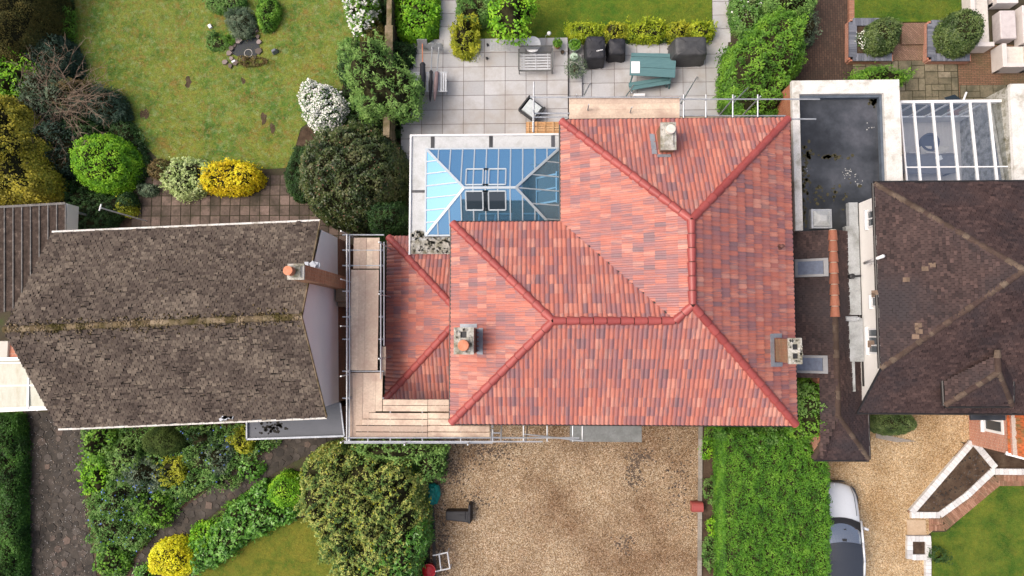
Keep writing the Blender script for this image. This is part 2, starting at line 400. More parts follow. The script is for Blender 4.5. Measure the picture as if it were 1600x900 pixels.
def plaintiles(poly, name, m, parent, tw=.17, gauge=.105, rough=.35, seed=0, lift=.014, gapm=None, missing=0., wav=.0, tgap=.006):
    """small flat tiles, each a real tilted slab; poly convex, first edge = eave"""
    rng = np.random.default_rng(seed); O, u, v, n = frame(poly)
    pts = [((Vector(p)-O).dot(u), (Vector(p)-O).dot(v)) for p in poly]; v1 = max(p[1] for p in pts)
    b = MB(); b.face([Vector(p)-n*.012 for p in poly], .2, 1)
    wn = WN(.55, seed+3); wn2 = WN(1.6, seed+4)
    r = 0
    while r*gauge < v1-.02:
        va = r*gauge; vb = min((r+1)*gauge+.006, v1); vm = va+gauge*.5
        xs = []
        for i in range(len(pts)):
            a, c = pts[i], pts[(i+1) % len(pts)]
            if (a[1] > vm) != (c[1] > vm): xs.append(a[0]+(vm-a[1])*(c[0]-a[0])/(c[1]-a[1]))
        if len(xs) >= 2:
            ua, ub = min(xs), max(xs); off = (r % 2)*.5*tw+rng.normal(0, .004)
            i = math.floor((ua-off)/tw)
            while i*tw+off < ub:
                a = max(ua, i*tw+off+tgap); c = min(ub, (i+1)*tw+off-tgap); i += 1
                if c-a < .02: continue
                q = O+u*a+v*va; pq = np.array([[q.x, q.y, 0.]])
                miss = missing and rng.random() < missing*(.6+wn2(pq)[0])
                j = lift*(1+rough*rng.normal()); sl = rng.normal(0, .002*rough*10)
                dv = rng.normal(0, .006)*(1+rough); dr = 0 if not miss else -gauge*.45
                val = float(np.clip(.5+.13*wn(pq)[0]+rng.normal(0, .2), 0, 1))
                h0, h1 = j+sl, j-sl
                p = [O+u*a+v*(va+dv-dr)-n*.004, O+u*c+v*(va+dv-dr)-n*.004, O+u*c+v*vb-n*.004, O+u*a+v*vb-n*.004,
                     O+u*a+v*(va+dv-dr)+n*h0, O+u*c+v*(va+dv-dr)+n*h1, O+u*c+v*vb+n*.002, O+u*a+v*vb+n*.002]
                b.hexa(p, val, skip=(0, 4))
        r += 1
    return b.build(name, [m, MAT['underlay']], parent)
def ridgetiles(segs, name, m, parent, r=.12, L=.42, lift=.02, jit=.0, seed=0, up=.35, gap=-.03, bed=None):
    rng = np.random.default_rng(seed); b = MB()
    for p0, p1 in segs:
        p0 = Vector(p0); p1 = Vector(p1); d = p1-p0; n = max(1, round(d.length/L)); d1 = d/n; ax = d.normalized()
        side = ax.cross(Vector((0, 0, 1))).normalized(); upv = side.cross(ax).normalized()
        for i in range(n):
            a = p0+d1*i; c = p0+d1*(i+1)-ax*gap; ra = r*1.17; rc = r*.93; val = float(rng.random()); k = 9
            off = upv*(lift+jit*rng.normal())
            A = [a+off+side*(ra*math.cos(math.pi*t/k))+upv*(ra*(math.sin(math.pi*t/k)-up)) for t in range(k+1)]
            B = [c+off*.7+side*(rc*math.cos(math.pi*t/k))+upv*(rc*(math.sin(math.pi*t/k)-up)) for t in range(k+1)]
            for t in range(k): b.face([A[t], A[t+1], B[t+1], B[t]], val)
            b.face(A+[a+off-upv*ra*up], val)
            b.face(list(reversed(B))+[c+off-upv*rc*up], val)
        if bed: b.tube(p0+V3(0, 0, lift-.03-r*up*.3), p1+V3(0, 0, lift-.03-r*up*.3), r*.8, 10, val=0, mi=1)
    return b.build(name, [m, bed] if bed else m, parent)
def bar(b, p0, p1, wd, th, val=.5, lift=0):
    """flat bar between two points, width wd (horizontal across), thickness th"""
    p0 = Vector(p0); p1 = Vector(p1); ax = (p1-p0).normalized()
    side = ax.cross(Vector((0, 0, 1))); side = side.normalized() if side.length > 1e-4 else Vector((1, 0, 0)); up = side.cross(ax).normalized()
    s = side*wd/2; t = up*th; o = up*lift
    b.hexa([p0-s+o, p0+s+o, p1+s+o, p1-s+o, p0-s+t+o, p0+s+t+o, p1+s+t+o, p1-s+t+o] if up.z >= 0 else [p0-s-o, p0+s-o, p1+s-o, p1-s-o, p0-s-t-o, p0+s-t-o, p1+s-t-o, p1-s-t-o], val)
# ------------------------------------------------------------------ material library
shade_core_mat = m_noise('twigs', [(.02, .018, .01), (.045, .045, .02)], 6, .95, .3, fine=20, spec=.1)  # twig core, coloured dark to stand in for shade in the leaf gaps
MAT['rooflight'] = plain('dull_rooflight_glass', (.085, .11, .17), .45, 0, .25, var=.2)
MAT['lamp_dark'] = plain('dark_lamp_lens', (.05, .06, .07), .4, 0, .3)
MAT['underlay'] = m_noise('dark_underlay', [(.008, .007, .006), (.02, .016, .012)], 6, .95)
MAT['bark'] = m_noise('bark', [(.06, .045, .03), (.16, .12, .08)], 10, .9, .5, fine=40)
MAT['soil'] = m_noise('soil', [(.035, .023, .016), (.075, .05, .034), (.11, .08, .055)], 3, .95, .6, .02, fine=22, spec=.2)
MAT['lawn_rear'] = m_noise('mossy_lawn', [(.06, .11, .02), (.14, .18, .03), (.21, .19, .04), (.10, .18, .035), (.2, .22, .08), (.21, .15, .03), (.12, .19, .04)], 1.6, .9, .5, .015, fine=28, spec=.2, lo=.28, hi=.72, finemix=.5)
def lawnmat(name, greens, yellow, brown, yamt=.5, bamt=.3, pale=None, sc=1.0):
    s = N(name, .92, .15); g = s.ramp(s.noise(1.1*sc, 5, .65), [(.32, greens[0]), (.5, greens[1]), (.68, greens[2])])
    def k(sc_, lo_, hi_, am, dist=0): return s.ramp(s.noise(sc_*sc, 7, .72, dist=dist), [(lo_, (0, 0, 0)), (hi_, (am, am, am))])
    c = s.mix(k(.55, .42, .62, yamt), g, yellow); c = s.mix(k(2.6, .47, .62, yamt), c, yellow)
    c = s.mix(k(1.7, .52, .66, bamt, .4), c, brown); c = s.mix(k(5.5, .52, .68, bamt), c, brown)
    if pale: c = s.mix(k(3.7, .5, .66, .6), c, pale)
    f = s.noise(26, 4, .75); c = s.mix(.75, c, s.mix(1., c, s.ramp(f, [(.3, (.45, .48, .4)), (.7, (1.5, 1.45, 1.5))]), 'MULTIPLY'))
    s.col(c); s.bump(f, .6, .02); return s.m
MAT['lawn_rear'] = lawnmat('mossy_lawn_mix', [(.04, .105, .018), (.085, .175, .03), (.125, .225, .055)], (.215, .22, .035), (.24, .12, .04), .62, .6, (.23, .30, .14))
MAT['lawn_green'] = m_noise('green_lawn', [(.05, .11, .012), (.10, .16, .02), (.15, .17, .03)], .9, .9, .5, .012, fine=28, spec=.2, finemix=.4)
MAT['lawn_front'] = m_noise('yellowed_lawn', [(.11, .14, .02), (.2, .185, .035), (.15, .17, .03)], 1.0, .9, .5, .012, fine=28, spec=.2, finemix=.4)
MAT['lawn_dark'] = m_noise('dark_lawn', [(.035, .085, .012), (.08, .13, .016), (.15, .17, .02)], 1.1, .9, .5, .012, fine=28, spec=.2, finemix=.4)
MAT['lawn_green'] = lawnmat('green_lawn_mix', [(.035, .10, .01), (.07, .15, .014), (.11, .19, .02)], (.17, .18, .02), (.12, .10, .02), .55, .2)
MAT['lawn_front'] = lawnmat('yellowed_lawn_mix', [(.065, .12, .014), (.11, .15, .02), (.15, .18, .03)], (.20, .18, .025), (.14, .12, .02), .6, .3)
MAT['lawn_dark'] = lawnmat('dark_lawn_mix', [(.03, .08, .01), (.06, .12, .014), (.10, .16, .02)], (.17, .18, .025), (.10, .09, .02), .5, .3)  # lawn whose own green is darker
MAT['blade_rear'] = leafm('blade_rear', [(.06, .12, .02), (.13, .17, .03), (.24, .22, .07)], .8)
MAT['blade_green'] = leafm('blade_green', [(.04, .10, .012), (.08, .15, .02), (.13, .18, .03)], .8)
MAT['blade_front'] = leafm('blade_front', [(.1, .14, .02), (.17, .18, .03), (.22, .2, .04)], .8)
def gravelmat(name, cols, big, bigc, bigl=.5):
    s = N(name, .9, .25)
    vo = s.n('TexVoronoi'); vo.inputs['Scale'].default_value = 44; s.l(s.pos(), vo.inputs['Vector'])
    sp = s.n('SeparateColor'); s.l(vo.outputs['Color'], sp.inputs[0])
    c = s.ramp(sp.outputs[0], ev(cols))
    v2 = s.n('TexVoronoi'); v2.inputs['Scale'].default_value = 24; s.l(s.pos(), v2.inputs['Vector'])
    sp2 = s.n('SeparateColor'); s.l(v2.outputs['Color'], sp2.inputs[0])
    c = s.mix(.35, c, s.mix(1., c, s.ramp(sp2.outputs[1], [(0, (.35, .33, .3)), (.5, (1, 1, 1)), (1, (1.7, 1.65, 1.6))]), 'MULTIPLY'))
    f = s.ramp(s.noise(bigl, 5, .65), [(.42, (0, 0, 0)), (.6, (.9, .9, .9))])
    c = s.mix(f, c, s.mix(1., c, bigc, 'MULTIPLY'))
    f = s.ramp(s.noise(1.6, 6, .72), [(.48, (0, 0, 0)), (.66, (.75, .75, .75))])
    c = s.mix(f, c, s.mix(1., c, big, 'MULTIPLY'))
    s.col(c); s.bump(vo.outputs['Distance'], .7, .02); return s.m
MAT['gravel'] = gravelmat('brown_gravel', [(.09, .052, .026), (.22, .145, .077), (.32, .225, .13), (.43, .325, .21), (.62, .55, .43)], (1.25, 1.22, 1.25), (.55, .47, .42), .28)
MAT['gravel2'] = gravelmat('golden_gravel', [(.21, .13, .065), (.37, .25, .125), (.46, .33, .18), (.56, .43, .27), (.68, .59, .43)], (1.15, 1.12, 1.1), (.72, .66, .58), .35)
MAT['slab'] = m_attr('porcelain_slab', [(.385, .39, .40), (.445, .45, .46), (.485, .49, .50)], .45, .5, .06, 14, .12, big=.7, bigcol=(.36, .335, .31))
MAT['grout'] = plain('grout', (.16, .13, .12), .9)
MAT['stone'] = m_attr('york_stone', [(.15, .13, .085), (.2, .175, .115), (.26, .225, .16)], .85, .3, .4, 14, .5, big=1.3, bigcol=(.09, .085, .055))
MAT['paver'] = m_attr('terrace_paver', [(.09, .068, .055), (.15, .112, .092), (.22, .16, .135)], .85, .3, .4, 12, .5, big=1.1, bigcol=(.05, .042, .03))
MAT['joint'] = m_noise('mossy_joint', [(.025, .02, .014), (.05, .05, .02)], 5, .95, .3)
MAT['brickpave'] = brickmat('brown_block_paving', (.065, .04, .03), (.10, .062, .045), (.026, .022, .018), .2, .1, rot=90, big=.8, bigcol=(.05, .04, .03))
MAT['brickpave2'] = brickmat('mossy_brick_paving', (.16, .085, .05), (.22, .12, .075), (.05, .045, .03), .22, .075, big=1.0, bigcol=(.09, .085, .04))
MAT['herring'] = brickmat('herringbone_brick', (.2, .115, .08), (.28, .17, .12), (.09, .07, .05), .2, .07, rot=45, big=1.2, bigcol=(.12, .1, .05))
MAT['bluebrick'] = m_attr('blue_brick', [(.10, .11, .14), (.15, .165, .2), (.2, .21, .25)], .6, .5, .3, 20, .3)
MAT['brick_x'] = brickmat('brown_brick_x', (.24, .10, .055), (.34, .16, .09), (.26, .2, .14), vertical='x', big=.6, bigcol=(.1, .07, .05))
MAT['brick_y'] = brickmat('brown_brick_y', (.24, .10, .055), (.34, .16, .09), (.26, .2, .14), vertical='y', big=.6, bigcol=(.1, .07, .05))
MAT['redbrick_x'] = brickmat('red_brick_x', (.42, .16, .1), (.52, .24, .16), (.5, .42, .36), vertical='x')
MAT['redbrick_y'] = brickmat('red_brick_y', (.42, .16, .1), (.52, .24, .16), (.5, .42, .36), vertical='y')
MAT['redbrick_g'] = brickmat('red_brick_edging', (.3, .13, .08), (.4, .2, .13), (.2, .15, .11), .2, .08)
MAT['orangebrick'] = brickmat('orange_red_brick', (.38, .12, .06), (.48, .18, .09), (.35, .25, .18), vertical='x')
MAT['render'] = m_noise('white_render', [(.84, .83, .80), (.89, .88, .85)], 1.2, .75, .15, .004, 30, .3, finemix=.08)
MAT['cream'] = m_noise('pale_render', [(.5, .48, .43), (.58, .56, .5)], 1.2, .8, .15, .004, 30, .3, finemix=.1)
MAT['whitepaint'] = plain('white_paint', (.78, .79, .8), .4, var=.04)
MAT['dirtywhite'] = m_noise('weathered_white_coping', [(.70, .69, .66), (.62, .61, .57), (.42, .40, .34), (.22, .21, .16)], 1.9, .8, .3, .006, 26, .3, lo=.44, hi=.78, finemix=.35)
MAT['mossconcrete'] = m_noise('mossy_concrete', [(.12, .11, .06), (.3, .29, .24), (.5, .49, .45), (.09, .07, .04)], 3.5, .9, .6, .015, 24, .2, lo=.3, hi=.75, finemix=.5)
MAT['bitumen'] = m_noise('black_bitumen', [(.012, .014, .016), (.022, .025, .03), (.05, .056, .066), (.085, .09, .105)], .4, .36, .15, .004, 9, .5, lo=.35, hi=.65, finemix=.3)
MAT['greyfelt'] = m_noise('grey_roofing_sheet', [(.055, .065, .085), (.085, .095, .12)], .9, .55, .1, .003, 20, .5, finemix=.1)
MAT['lead'] = m_noise('lead', [(.26, .29, .34), (.38, .41, .46)], 4, .5, .2, .004, 20, .5, .3, finemix=.2)
MAT['galv'] = m_noise('galvanised_steel', [(.42, .45, .48), (.6, .62, .64)], 5, .42, .1, .002, 40, .5, .6, finemix=.2)
MAT['alu'] = plain('grey_powder_coated_bar', (.42, .48, .53), .4, .2, var=.05)
MAT['black'] = plain('black_plastic', (.02, .021, .024), .5)
MAT['gutter'] = plain('black_gutter', (.02, .018, .018), .4)
MAT['fabric'] = m_noise('black_cover_fabric', [(.014, .015, .02), (.035, .037, .045)], 3, .6, .5, .02, 9, .4, finemix=.2)
MAT['greycover'] = m_noise('charcoal_cover_fabric', [(.04, .042, .046), (.075, .078, .082)], 3, .5, .5, .02, 9, .4, finemix=.2)
MAT['taupe'] = plain('taupe_canvas', (.28, .2, .2), .9)
MAT['terracotta'] = m_noise('terracotta', [(.5, .19, .1), (.66, .28, .17)], 5, .85, .2, .004, 30, .3, finemix=.2)
MAT['teal'] = m_noise('teal_painted_timber', [(.075, .17, .185), (.10, .21, .22)], 3, .55, .2, .003, 40, .4, finemix=.2, stretch=(1, 8, 1))
MAT['board'] = m_attr('scaffold_board_timber', [(.40, .31, .25), (.58, .46, .36), (.70, .58, .45), (.52, .40, .32)], .85, .2, .3, 14, .3, big=1.6, bigcol=(.46, .34, .27))
MAT['newwood'] = m_attr('orange_new_timber', [(.5, .28, .13), (.62, .4, .22)], .8, .2, .2, 16, .3)
MAT['fencewood'] = m_noise('mossy_fence_timber', [(.09, .085, .03), (.2, .16, .10), (.3, .24, .17)], 3, .9, .5, .008, 30, .2, finemix=.4)
MAT['glassdark'] = plain('window_glass', (.03, .045, .06), .05, 0, .8, var=.02, bump=0)
def coatglass(name, c, rough=.03, metal=.75):
    s = N(name, rough, .8, metal); f = s.noise(.5, 2); s.col(s.mix(.5, c, s.mix(1., c, s.ramp(f, [(.3, (.85, .9, .95)), (.7, (1.1, 1.05, 1.02))]), 'MULTIPLY')))
    s.b.inputs['Coat Weight'].default_value = .6; s.b.inputs['Coat Roughness'].default_value = .02; return s.m
MAT['solarglass'] = coatglass('blue_solar_glass', (.19, .43, .66))
def clearglass(name, tint, gl):
    s = N(name); s.t.nodes.remove(s.b); tr = s.n('BsdfTransparent'); tr.inputs[0].default_value = rgba(tint); g = s.n('BsdfGlossy'); g.inputs['Roughness'].default_value = .03; g.inputs[0].default_value = (.9, .95, 1, 1)
    lw = s.n('LayerWeight'); lw.inputs[0].default_value = gl; mx = s.n('MixShader'); s.l(lw.outputs['Facing'], mx.inputs[0])
    mh = s.math('ADD', s.math('MULTIPLY', lw.outputs['Facing'], .5), gl); s.l(mh, mx.inputs[0])
    s.l(tr.outputs[0], mx.inputs[1]); s.l(g.outputs[0], mx.inputs[2]); s.l(mx.outputs[0], s.t.nodes['Material Output'].inputs[0]); return s.m
MAT['clearglass'] = clearglass('conservatory_glass', (.86, .9, .93), .27)
MAT['polycarb'] = m_noise('pale_polycarbonate', [(.36, .37, .29), (.44, .45, .38), (.33, .31, .22)], 1.5, .4, .1, .003, 20, .5, finemix=.15, stretch=(2, .6, 1))
# red interlocking tile
def pantilemat():
    s = N('red_roll_tile', .42, .5)
    uv = s.n('UVMap'); uv.uv_map = 'uv'; sp = s.n('SeparateXYZ'); s.l(uv.outputs[0], sp.inputs[0])
    def cell(ku, kv, seed, offrow=0):
        a = s.math('FLOOR', s.math('DIVIDE', sp.outputs[0], ku)); b = s.math('FLOOR', s.math('DIVIDE', sp.outputs[1], kv))
        cb = s.n('CombineXYZ'); s.l(a, cb.inputs[0]); s.l(b, cb.inputs[1]); cb.inputs[2].default_value = seed
        wn = s.n('TexWhiteNoise', noise_dimensions='3D'); s.l(cb.outputs[0], wn.inputs[0]); return wn.outputs[0]
    big = cell(.30, .38, 1.5); sm = cell(.15, .38, 7.5)
    f = s.math('ADD', s.math('MULTIPLY', big, .5), s.math('MULTIPLY', sm, .5))
    pn = s.noise(.45, 3, .6); f2 = s.math('ADD', f, s.math('MULTIPLY', s.math('SUBTRACT', pn, .5), .55))
    c = s.ramp(f2, [(0, (.20, .115, .125)), (.22, (.31, .135, .135)), (.36, (.40, .14, .11)), (.5, (.47, .15, .105)), (.68, (.53, .19, .13)), (.85, (.57, .26, .195)), (1, (.29, .155, .14))])
    # smoke streaks running down the slope
    mp = s.n('Mapping'); mp.inputs['Scale'].default_value = (26, 2.2, 1); s.l(uv.outputs[0], mp.inputs[0])
    st = s.noise(1, 3, .6, vec=mp.outputs[0]); k = s.math('MULTIPLY', s.ramp(st, [(.40, (0, 0, 0)), (.58, (1, 1, 1))]), s.ramp(cell(.15, .38, 3.3), [(.1, (.12, .12, .12)), (.9, (.85, .85, .85))]))
    c = s.mix(k, c, (.235, .135, .145))
    d = s.noise(30, 3, .6); c = s.mix(.25, c, s.mix(1., c, s.ramp(d, [(.3, (.6, .6, .6)), (.7, (1.4, 1.4, 1.4))]), 'MULTIPLY'))
    s.col(c); s.bump(d, .15, .004)
    s.l(s.ramp(s.noise(2, 3), [(.3, (.36, .36, .36)), (.7, (.55, .55, .55))]), s.b.inputs['Roughness'])
    return s.m
MAT['pantile'] = pantilemat()
MAT['bedding'] = plain('dark_bedding', (.06, .02, .018), .9)
MAT['mortar'] = plain('pale_mortar', (.4, .36, .3), .9)
MAT['redridge'] = m_attr('red_ridge_tile', [(.30, .06, .055), (.38, .085, .075)], .42, .5, .1, 20, .2)
MAT['browntile'] = m_attr('weathered_brown_tile', [(.048, .036, .03), (.082, .063, .052), (.12, .096, .077), (.18, .147, .115)], .85, .25, .4, 22, .45, big=None)
MAT['mossridge'] = m_attr('mossy_ridge_tile', [(.07, .05, .025), (.17, .125, .07), (.32, .25, .17), (.05, .035, .015)], .9, .2, .5, 20, .5, big=2.5, bigcol=(.06, .05, .012))
MAT['plumtile'] = m_attr('dark_plum_tile', [(.024, .014, .014), (.044, .026, .025), (.062, .038, .035), (.092, .056, .05)], .75, .35, .3, 16, .35, big=.4, bigcol=(.036, .028, .031))
MAT['plumridge'] = m_attr('lichened_plum_ridge', [(.055, .034, .03), (.09, .06, .046), (.15, .115, .085)], .85, .3, .4, 14, .5, big=1.5, bigcol=(.06, .04, .03))
MAT['orangeridge'] = m_attr('orange_ridge_tile', [(.27, .10, .06), (.36, .14, .085)], .7, .4, .2, 14, .3)
MAT['orangetile'] = m_attr('mossy_orange_tile', [(.4, .09, .03), (.5, .14, .05)], .85, .2, .4, 14, .4, big=2.2, bigcol=(.13, .12, .05))
for k_ in 'xy': MAT['orangestack_'+k_] = brickmat('orange_stack_brick_'+k_, (.36, .15, .07), (.50, .25, .13), (.36, .28, .2), vertical=k_)
MAT['chstack_x'] = brickmat('chimney_brick_x', (.2, .09, .055), (.3, .15, .085), (.26, .2, .14), vertical='x', big=1.2, bigcol=(.2, .17, .1))
MAT['chstack_y'] = brickmat('chimney_brick_y', (.2, .09, .055), (.3, .15, .085), (.26, .2, .14), vertical='y', big=1.2, bigcol=(.2, .17, .1))
MAT['sofawhite'] = m_noise('weathered_white_resin', [(.62, .57, .54), (.7, .66, .63)], 3, .7, .2, .004, 30, .3, finemix=.15)
MAT['cushion'] = plain('cream_cushion', (.62, .58, .52), .9)
# ------------------------------------------------------------------ ground sheets
def rect(x0, y0, x1, y1): return [(x0, y0), (x1, y0), (x1, y1), (x0, y1)]
b = MB(); b.face([(-150, -150, -.004), (150, -150, -.004), (150, 150, -.004), (-150, 150, -.004)]); tag(b.build('ground', m_noise('earth', [(.035, .026, .018), (.06, .05, .03), (.05, .07, .02)], 1.2, .95, .5, .02, fine=18)), kind='structure')
sheet('rear_lawn_left', [(108, -60), (560, -60), (560, 20), (545, 90), (530, 160), (470, 200), (452, 262), (350, 268), (250, 252), (215, 215), (200, 180), (150, 150), (122, 110), (112, 40)], .012, MAT['lawn_rear'])
sheet('rear_lawn_middle', [(742, -60), (1113, -60), (1112, 68), (742, 68)], .012, MAT['lawn_green'])
sheet('rear_lawn_right', rect(1334, -60, 1522, 34), .16, MAT['lawn_green'], th=.16)
sheet('front_lawn_left', [(300, 905), (345, 870), (400, 838), (440, 815), (480, 808), (500, 830), (520, 860), (530, 905), (530, 940), (300, 940)], .012, MAT['lawn_front'])
sheet('front_lawn_right', [(1455, 832), (1478, 831), (1558, 757), (1660, 755), (1660, 940), (1457, 940)], .012, MAT['lawn_dark'])
sheet('grass_verge', [(-60, 640), (36, 640), (38, 760), (36, 940), (-60, 940)], .012, MAT['lawn_dark'])
sheet('gravel_driveway', [(672, 600), (1093, 600), (1093, 940), (672, 940)], .008, MAT['gravel'])
sheet('golden_gravel_driveway', [(1262, 590), (1600, 590), (1660, 690), (1660, 735), (1560, 736), (1450, 836), (1448, 940), (1262, 940)], .008, MAT['gravel2'])
sheet('block_paving_passage', rect(1240, -60, 1336, 160), .008, MAT['brickpave'])
sheet('brick_terrace', rect(1480, 70, 1680, 330), .008, MAT['brickpave2'])
sheet('side_passage', [(548, 340), (640, 340), (640, 660), (520, 660), (520, 340)], .006, MAT['joint'])
# crazy paving paths
def crazy(name, poly, n, seed, z=.03):
    rng = np.random.default_rng(seed); P = [(q.x, q.y) for q in px2(poly)]; A = np.array(P); x0, y0 = A.min(0); x1, y1 = A.max(0)
    sheet(name+'_bed', poly, .018, MAT['soilpath']); b = MB(); pts = []
    for _ in range(9000):
        x, y = rng.uniform(x0, x1), rng.uniform(y0, y1); r = rng.uniform(.09, .24)
        if not inside(P, np.array([x]), np.array([y]))[0] or edgedist(P, np.array([x]), np.array([y]))[0][0] < r*.6: continue
        if all((x-a)**2+(y-c)**2 > ((r+s)*.93)**2 for a, c, s in pts): pts.append((x, y, r))
        if len(pts) >= n: break
    for x, y, r in pts:
        k = rng.integers(4, 7); a0 = rng.random()*6
        b.prism([(x+r*rng.uniform(.8, 1.12)*math.cos(a0+6.283*i/k), y+r*rng.uniform(.8, 1.12)*math.sin(a0+6.283*i/k)) for i in range(k)], .0, z+rng.uniform(0, .012), rng.random())
    tag(b.build(name, MAT['crazystone']), kind='structure')
MAT['soilpath'] = m_noise('dark_path_soil', [(.022, .018, .014), (.045, .037, .03), (.075, .062, .05)], 2, .8, .4, .01, 24, .4, finemix=.4)
MAT['crazystone'] = m_attr('crazy_paving_stone', [(.035, .03, .026), (.06, .052, .046), (.10, .086, .075), (.14, .10, .08)], .8, .3, .4, 12, .45, big=.7, bigcol=(.028, .024, .02))
crazy('crazy_paved_drive', [(40, 640), (150, 655), (138, 720), (132, 780), (142, 850), (158, 940), (44, 940)], 150, 3)
crazy('crazy_paved_path', [(190, 940), (215, 870), (262, 812), (330, 762), (400, 718), (440, 690), (470, 668), (560, 672), (520, 700), (470, 715), (420, 745), (350, 790), (300, 830), (262, 862), (240, 940)], 150, 4)
sheet('sand_path_edge', [(37, 640), (44, 640), (46, 940), (38, 940)], .016, m_noise('edge_stone', [(.09, .06, .045), (.18, .12, .09)], 3, .9, .4))
# porcelain patio, each slab a raised face over dark grout
def slabs(name, x0, y0, x1, y1, z, sx, sy, m, gap=.012, poly=None, seed=0, base=None, gm='grout', th=.02):
    rng = np.random.default_rng(seed); a = W(x0, y0, z); c = W(x1, y1, z); b = MB(); xs = a.x
    b.box(a.x, c.x, c.y, a.y, base if base is not None else z-.05, z-.012, .5, 1)
    nx = max(1, round((c.x-a.x)/sx)); ny = max(1, round((a.y-c.y)/sy)); dx = (c.x-a.x)/nx; dy = (a.y-c.y)/ny
    for i in range(nx):
        for j in range(ny): b.box(a.x+i*dx+gap/2, a.x+(i+1)*dx-gap/2, a.y-j*dy-gap/2, a.y-(j+1)*dy+gap/2, z-th, z+rng.uniform(0, .002), rng.random())
    return tag(b.build(name, [m, MAT[gm]]), kind='structure')
slabs('patio_upper', 628, 62, 888, 260, .30, .92, .61, MAT['slab'], base=0, gap=.022, seed=1)
slabs('patio_step', 888, 85, 910, 215, .15, .6, .61, MAT['slab'], base=0, gap=.018, seed=2)
slabs('patio_lower', 888.5, 66, 1141, 215, .02, .92, .61, MAT['slab'], base=0, gap=.022, seed=3)
slabs('garden_path_left', 687, -40, 714, 62, .295, .72, .61, MAT['slab'], base=0, gap=.02, seed=4)
slabs('garden_path_right', 1112, -40, 1142, 66, .015, .8, .61, MAT['slab'], base=0, gap=.02, seed=5)
slabs('patio_margin', 628, 212, 646, 238, .02, .6, .6, MAT['slab'], base=0, seed=8)
slabs('rear_terrace', 208, 275, 560, 400, .03, .44, .43, MAT['paver'], gap=.035, base=0, seed=6, gm='joint')
slabs('front_door_slab', 890, 640, 1003, 691, .03, 2.1, 1.6, m_attr('concrete_slab', [(.2, .215, .21), (.24, .255, .25)], .8, .3, .2, 14, .3, big=1.2, bigcol=(.16, .17, .165)), base=0, seed=7)
# stone terrace, random rectangles on a half-slab grid
def randstone(name, x0, y0, x1, y1, z, m, u=.27, seed=0):
    rng = np.random.default_rng(seed); a = W(x0, y0, z); c = W(x1, y1, z); nx = int((c.x-a.x)/u); ny = int((a.y-c.y)/u); occ = np.zeros((nx, ny), bool); b = MB()
    b.box(a.x, c.x, c.y, a.y, 0, z-.015, .5, 1)
    for i in range(nx):
        for j in range(ny):
            if occ[i, j]: continue
            for wx, wy in [[(2, 2), (1, 2), (2, 1), (1, 1)], [(1, 2), (2, 2), (1, 1)], [(2, 1), (1, 1)], [(2, 2), (1, 1)]][rng.integers(4)]:
                if i+wx <= nx and j+wy <= ny and not occ[i:i+wx, j:j+wy].any():
                    occ[i:i+wx, j:j+wy] = True; b.box(a.x+i*u+.015, a.x+(i+wx)*u-.015, a.y-j*u-.015, a.y-(j+wy)*u+.015, 0, z+rng.uniform(-.003, .003), rng.random()); break
    tag(b.build(name, [m, MAT['joint']]), kind='structure')
randstone('stone_terrace', 1332, 94, 1500, 170, .03, MAT['stone'], seed=5)
randstone('stone_terrace_edge', 1500, 133, 1580, 175, .03, MAT['stone'], seed=6)
b = MB(); a_ = W(1408, 36, .14); c_ = W(1450, 69, .14); b.box(a_.x, c_.x, c_.y, a_.y, 0, .15); tag(b.build('brick_step_upper', MAT['herring']), kind='structure')
b = MB(); a_ = W(1394, 69, .05); c_ = W(1452, 94, .05); b.box(a_.x, c_.x, c_.y, a_.y, 0, .06); tag(b.build('brick_step_lower', MAT['herring']), kind='structure')
sheet('brick_path_edge', rect(1327, -60, 1335, 34), .17, MAT['redbrick_g'], th=.17)
# earth beds with a crumbly top
for nm, pl in (('kerb_bed', [(1097, 655), (1128, 655), (1128, 940), (1097, 940)]), ('front_bed', [(128, 660), (530, 655), (530, 680), (440, 700), (330, 770), (262, 820), (210, 880), (190, 940), (160, 940), (132, 790)]),
               ('rear_bed_left', [(-60, -60), (110, -60), (118, 60), (118, 120), (150, 155), (205, 185), (225, 225), (240, 262), (214, 300), (214, 370), (-60, 370)]),
               ('fence_bed', [(560, -60), (686, -60), (686, 62), (628, 62), (628, 300), (440, 300), (450, 262), (470, 205), (530, 165), (545, 90)]),
               ('bed_by_house', [(1500, 690), (1562, 700), (1660, 700), (1660, 733), (1558, 733)])):
    sheet(nm, pl, .010, MAT['soil'])
# kerb of the driveway
def strip(name, p, wd, z0, z1, m, L=.3, seed=0, gap=.01, kind='structure', label=None, cat=None):
    """row of blocks along a pixel polyline"""
    rng = np.random.default_rng(seed); P = [W(a, c, z1) for a, c in p]; b = MB()
    for i in range(len(P)-1):
        d = P[i+1]-P[i]; n = max(1, round(d.length/L)); ax = d.normalized(); rz = math.atan2(ax.y, ax.x)
        for k in range(n):
            c = P[i]+d*((k+.5)/n); b.obox((c.x, c.y, (z0+z1)/2+rng.normal(0, .002)), (d.length/n-gap, wd, z1-z0), rz+rng.normal(0, .004), rng.random())
    o = b.build(name, m)
    return tag(o, label, cat, kind=kind) if kind else tag(o, label, cat)
MAT['kerb'] = m_attr('grey_kerb_stone', [(.22, .2, .17), (.34, .31, .28)], .9, .3, .3, 14, .4)
strip('driveway_kerb', [(1095, 655), (1094, 780), (1093, 940)], .16, 0, .09, MAT['kerb'], .9)
strip('driveway_edging', [(672, 720), (677, 820), (680, 940)], .12, 0, .08, m_attr('dark_edging', [(.05, .045, .04), (.09, .08, .07)]), .9)
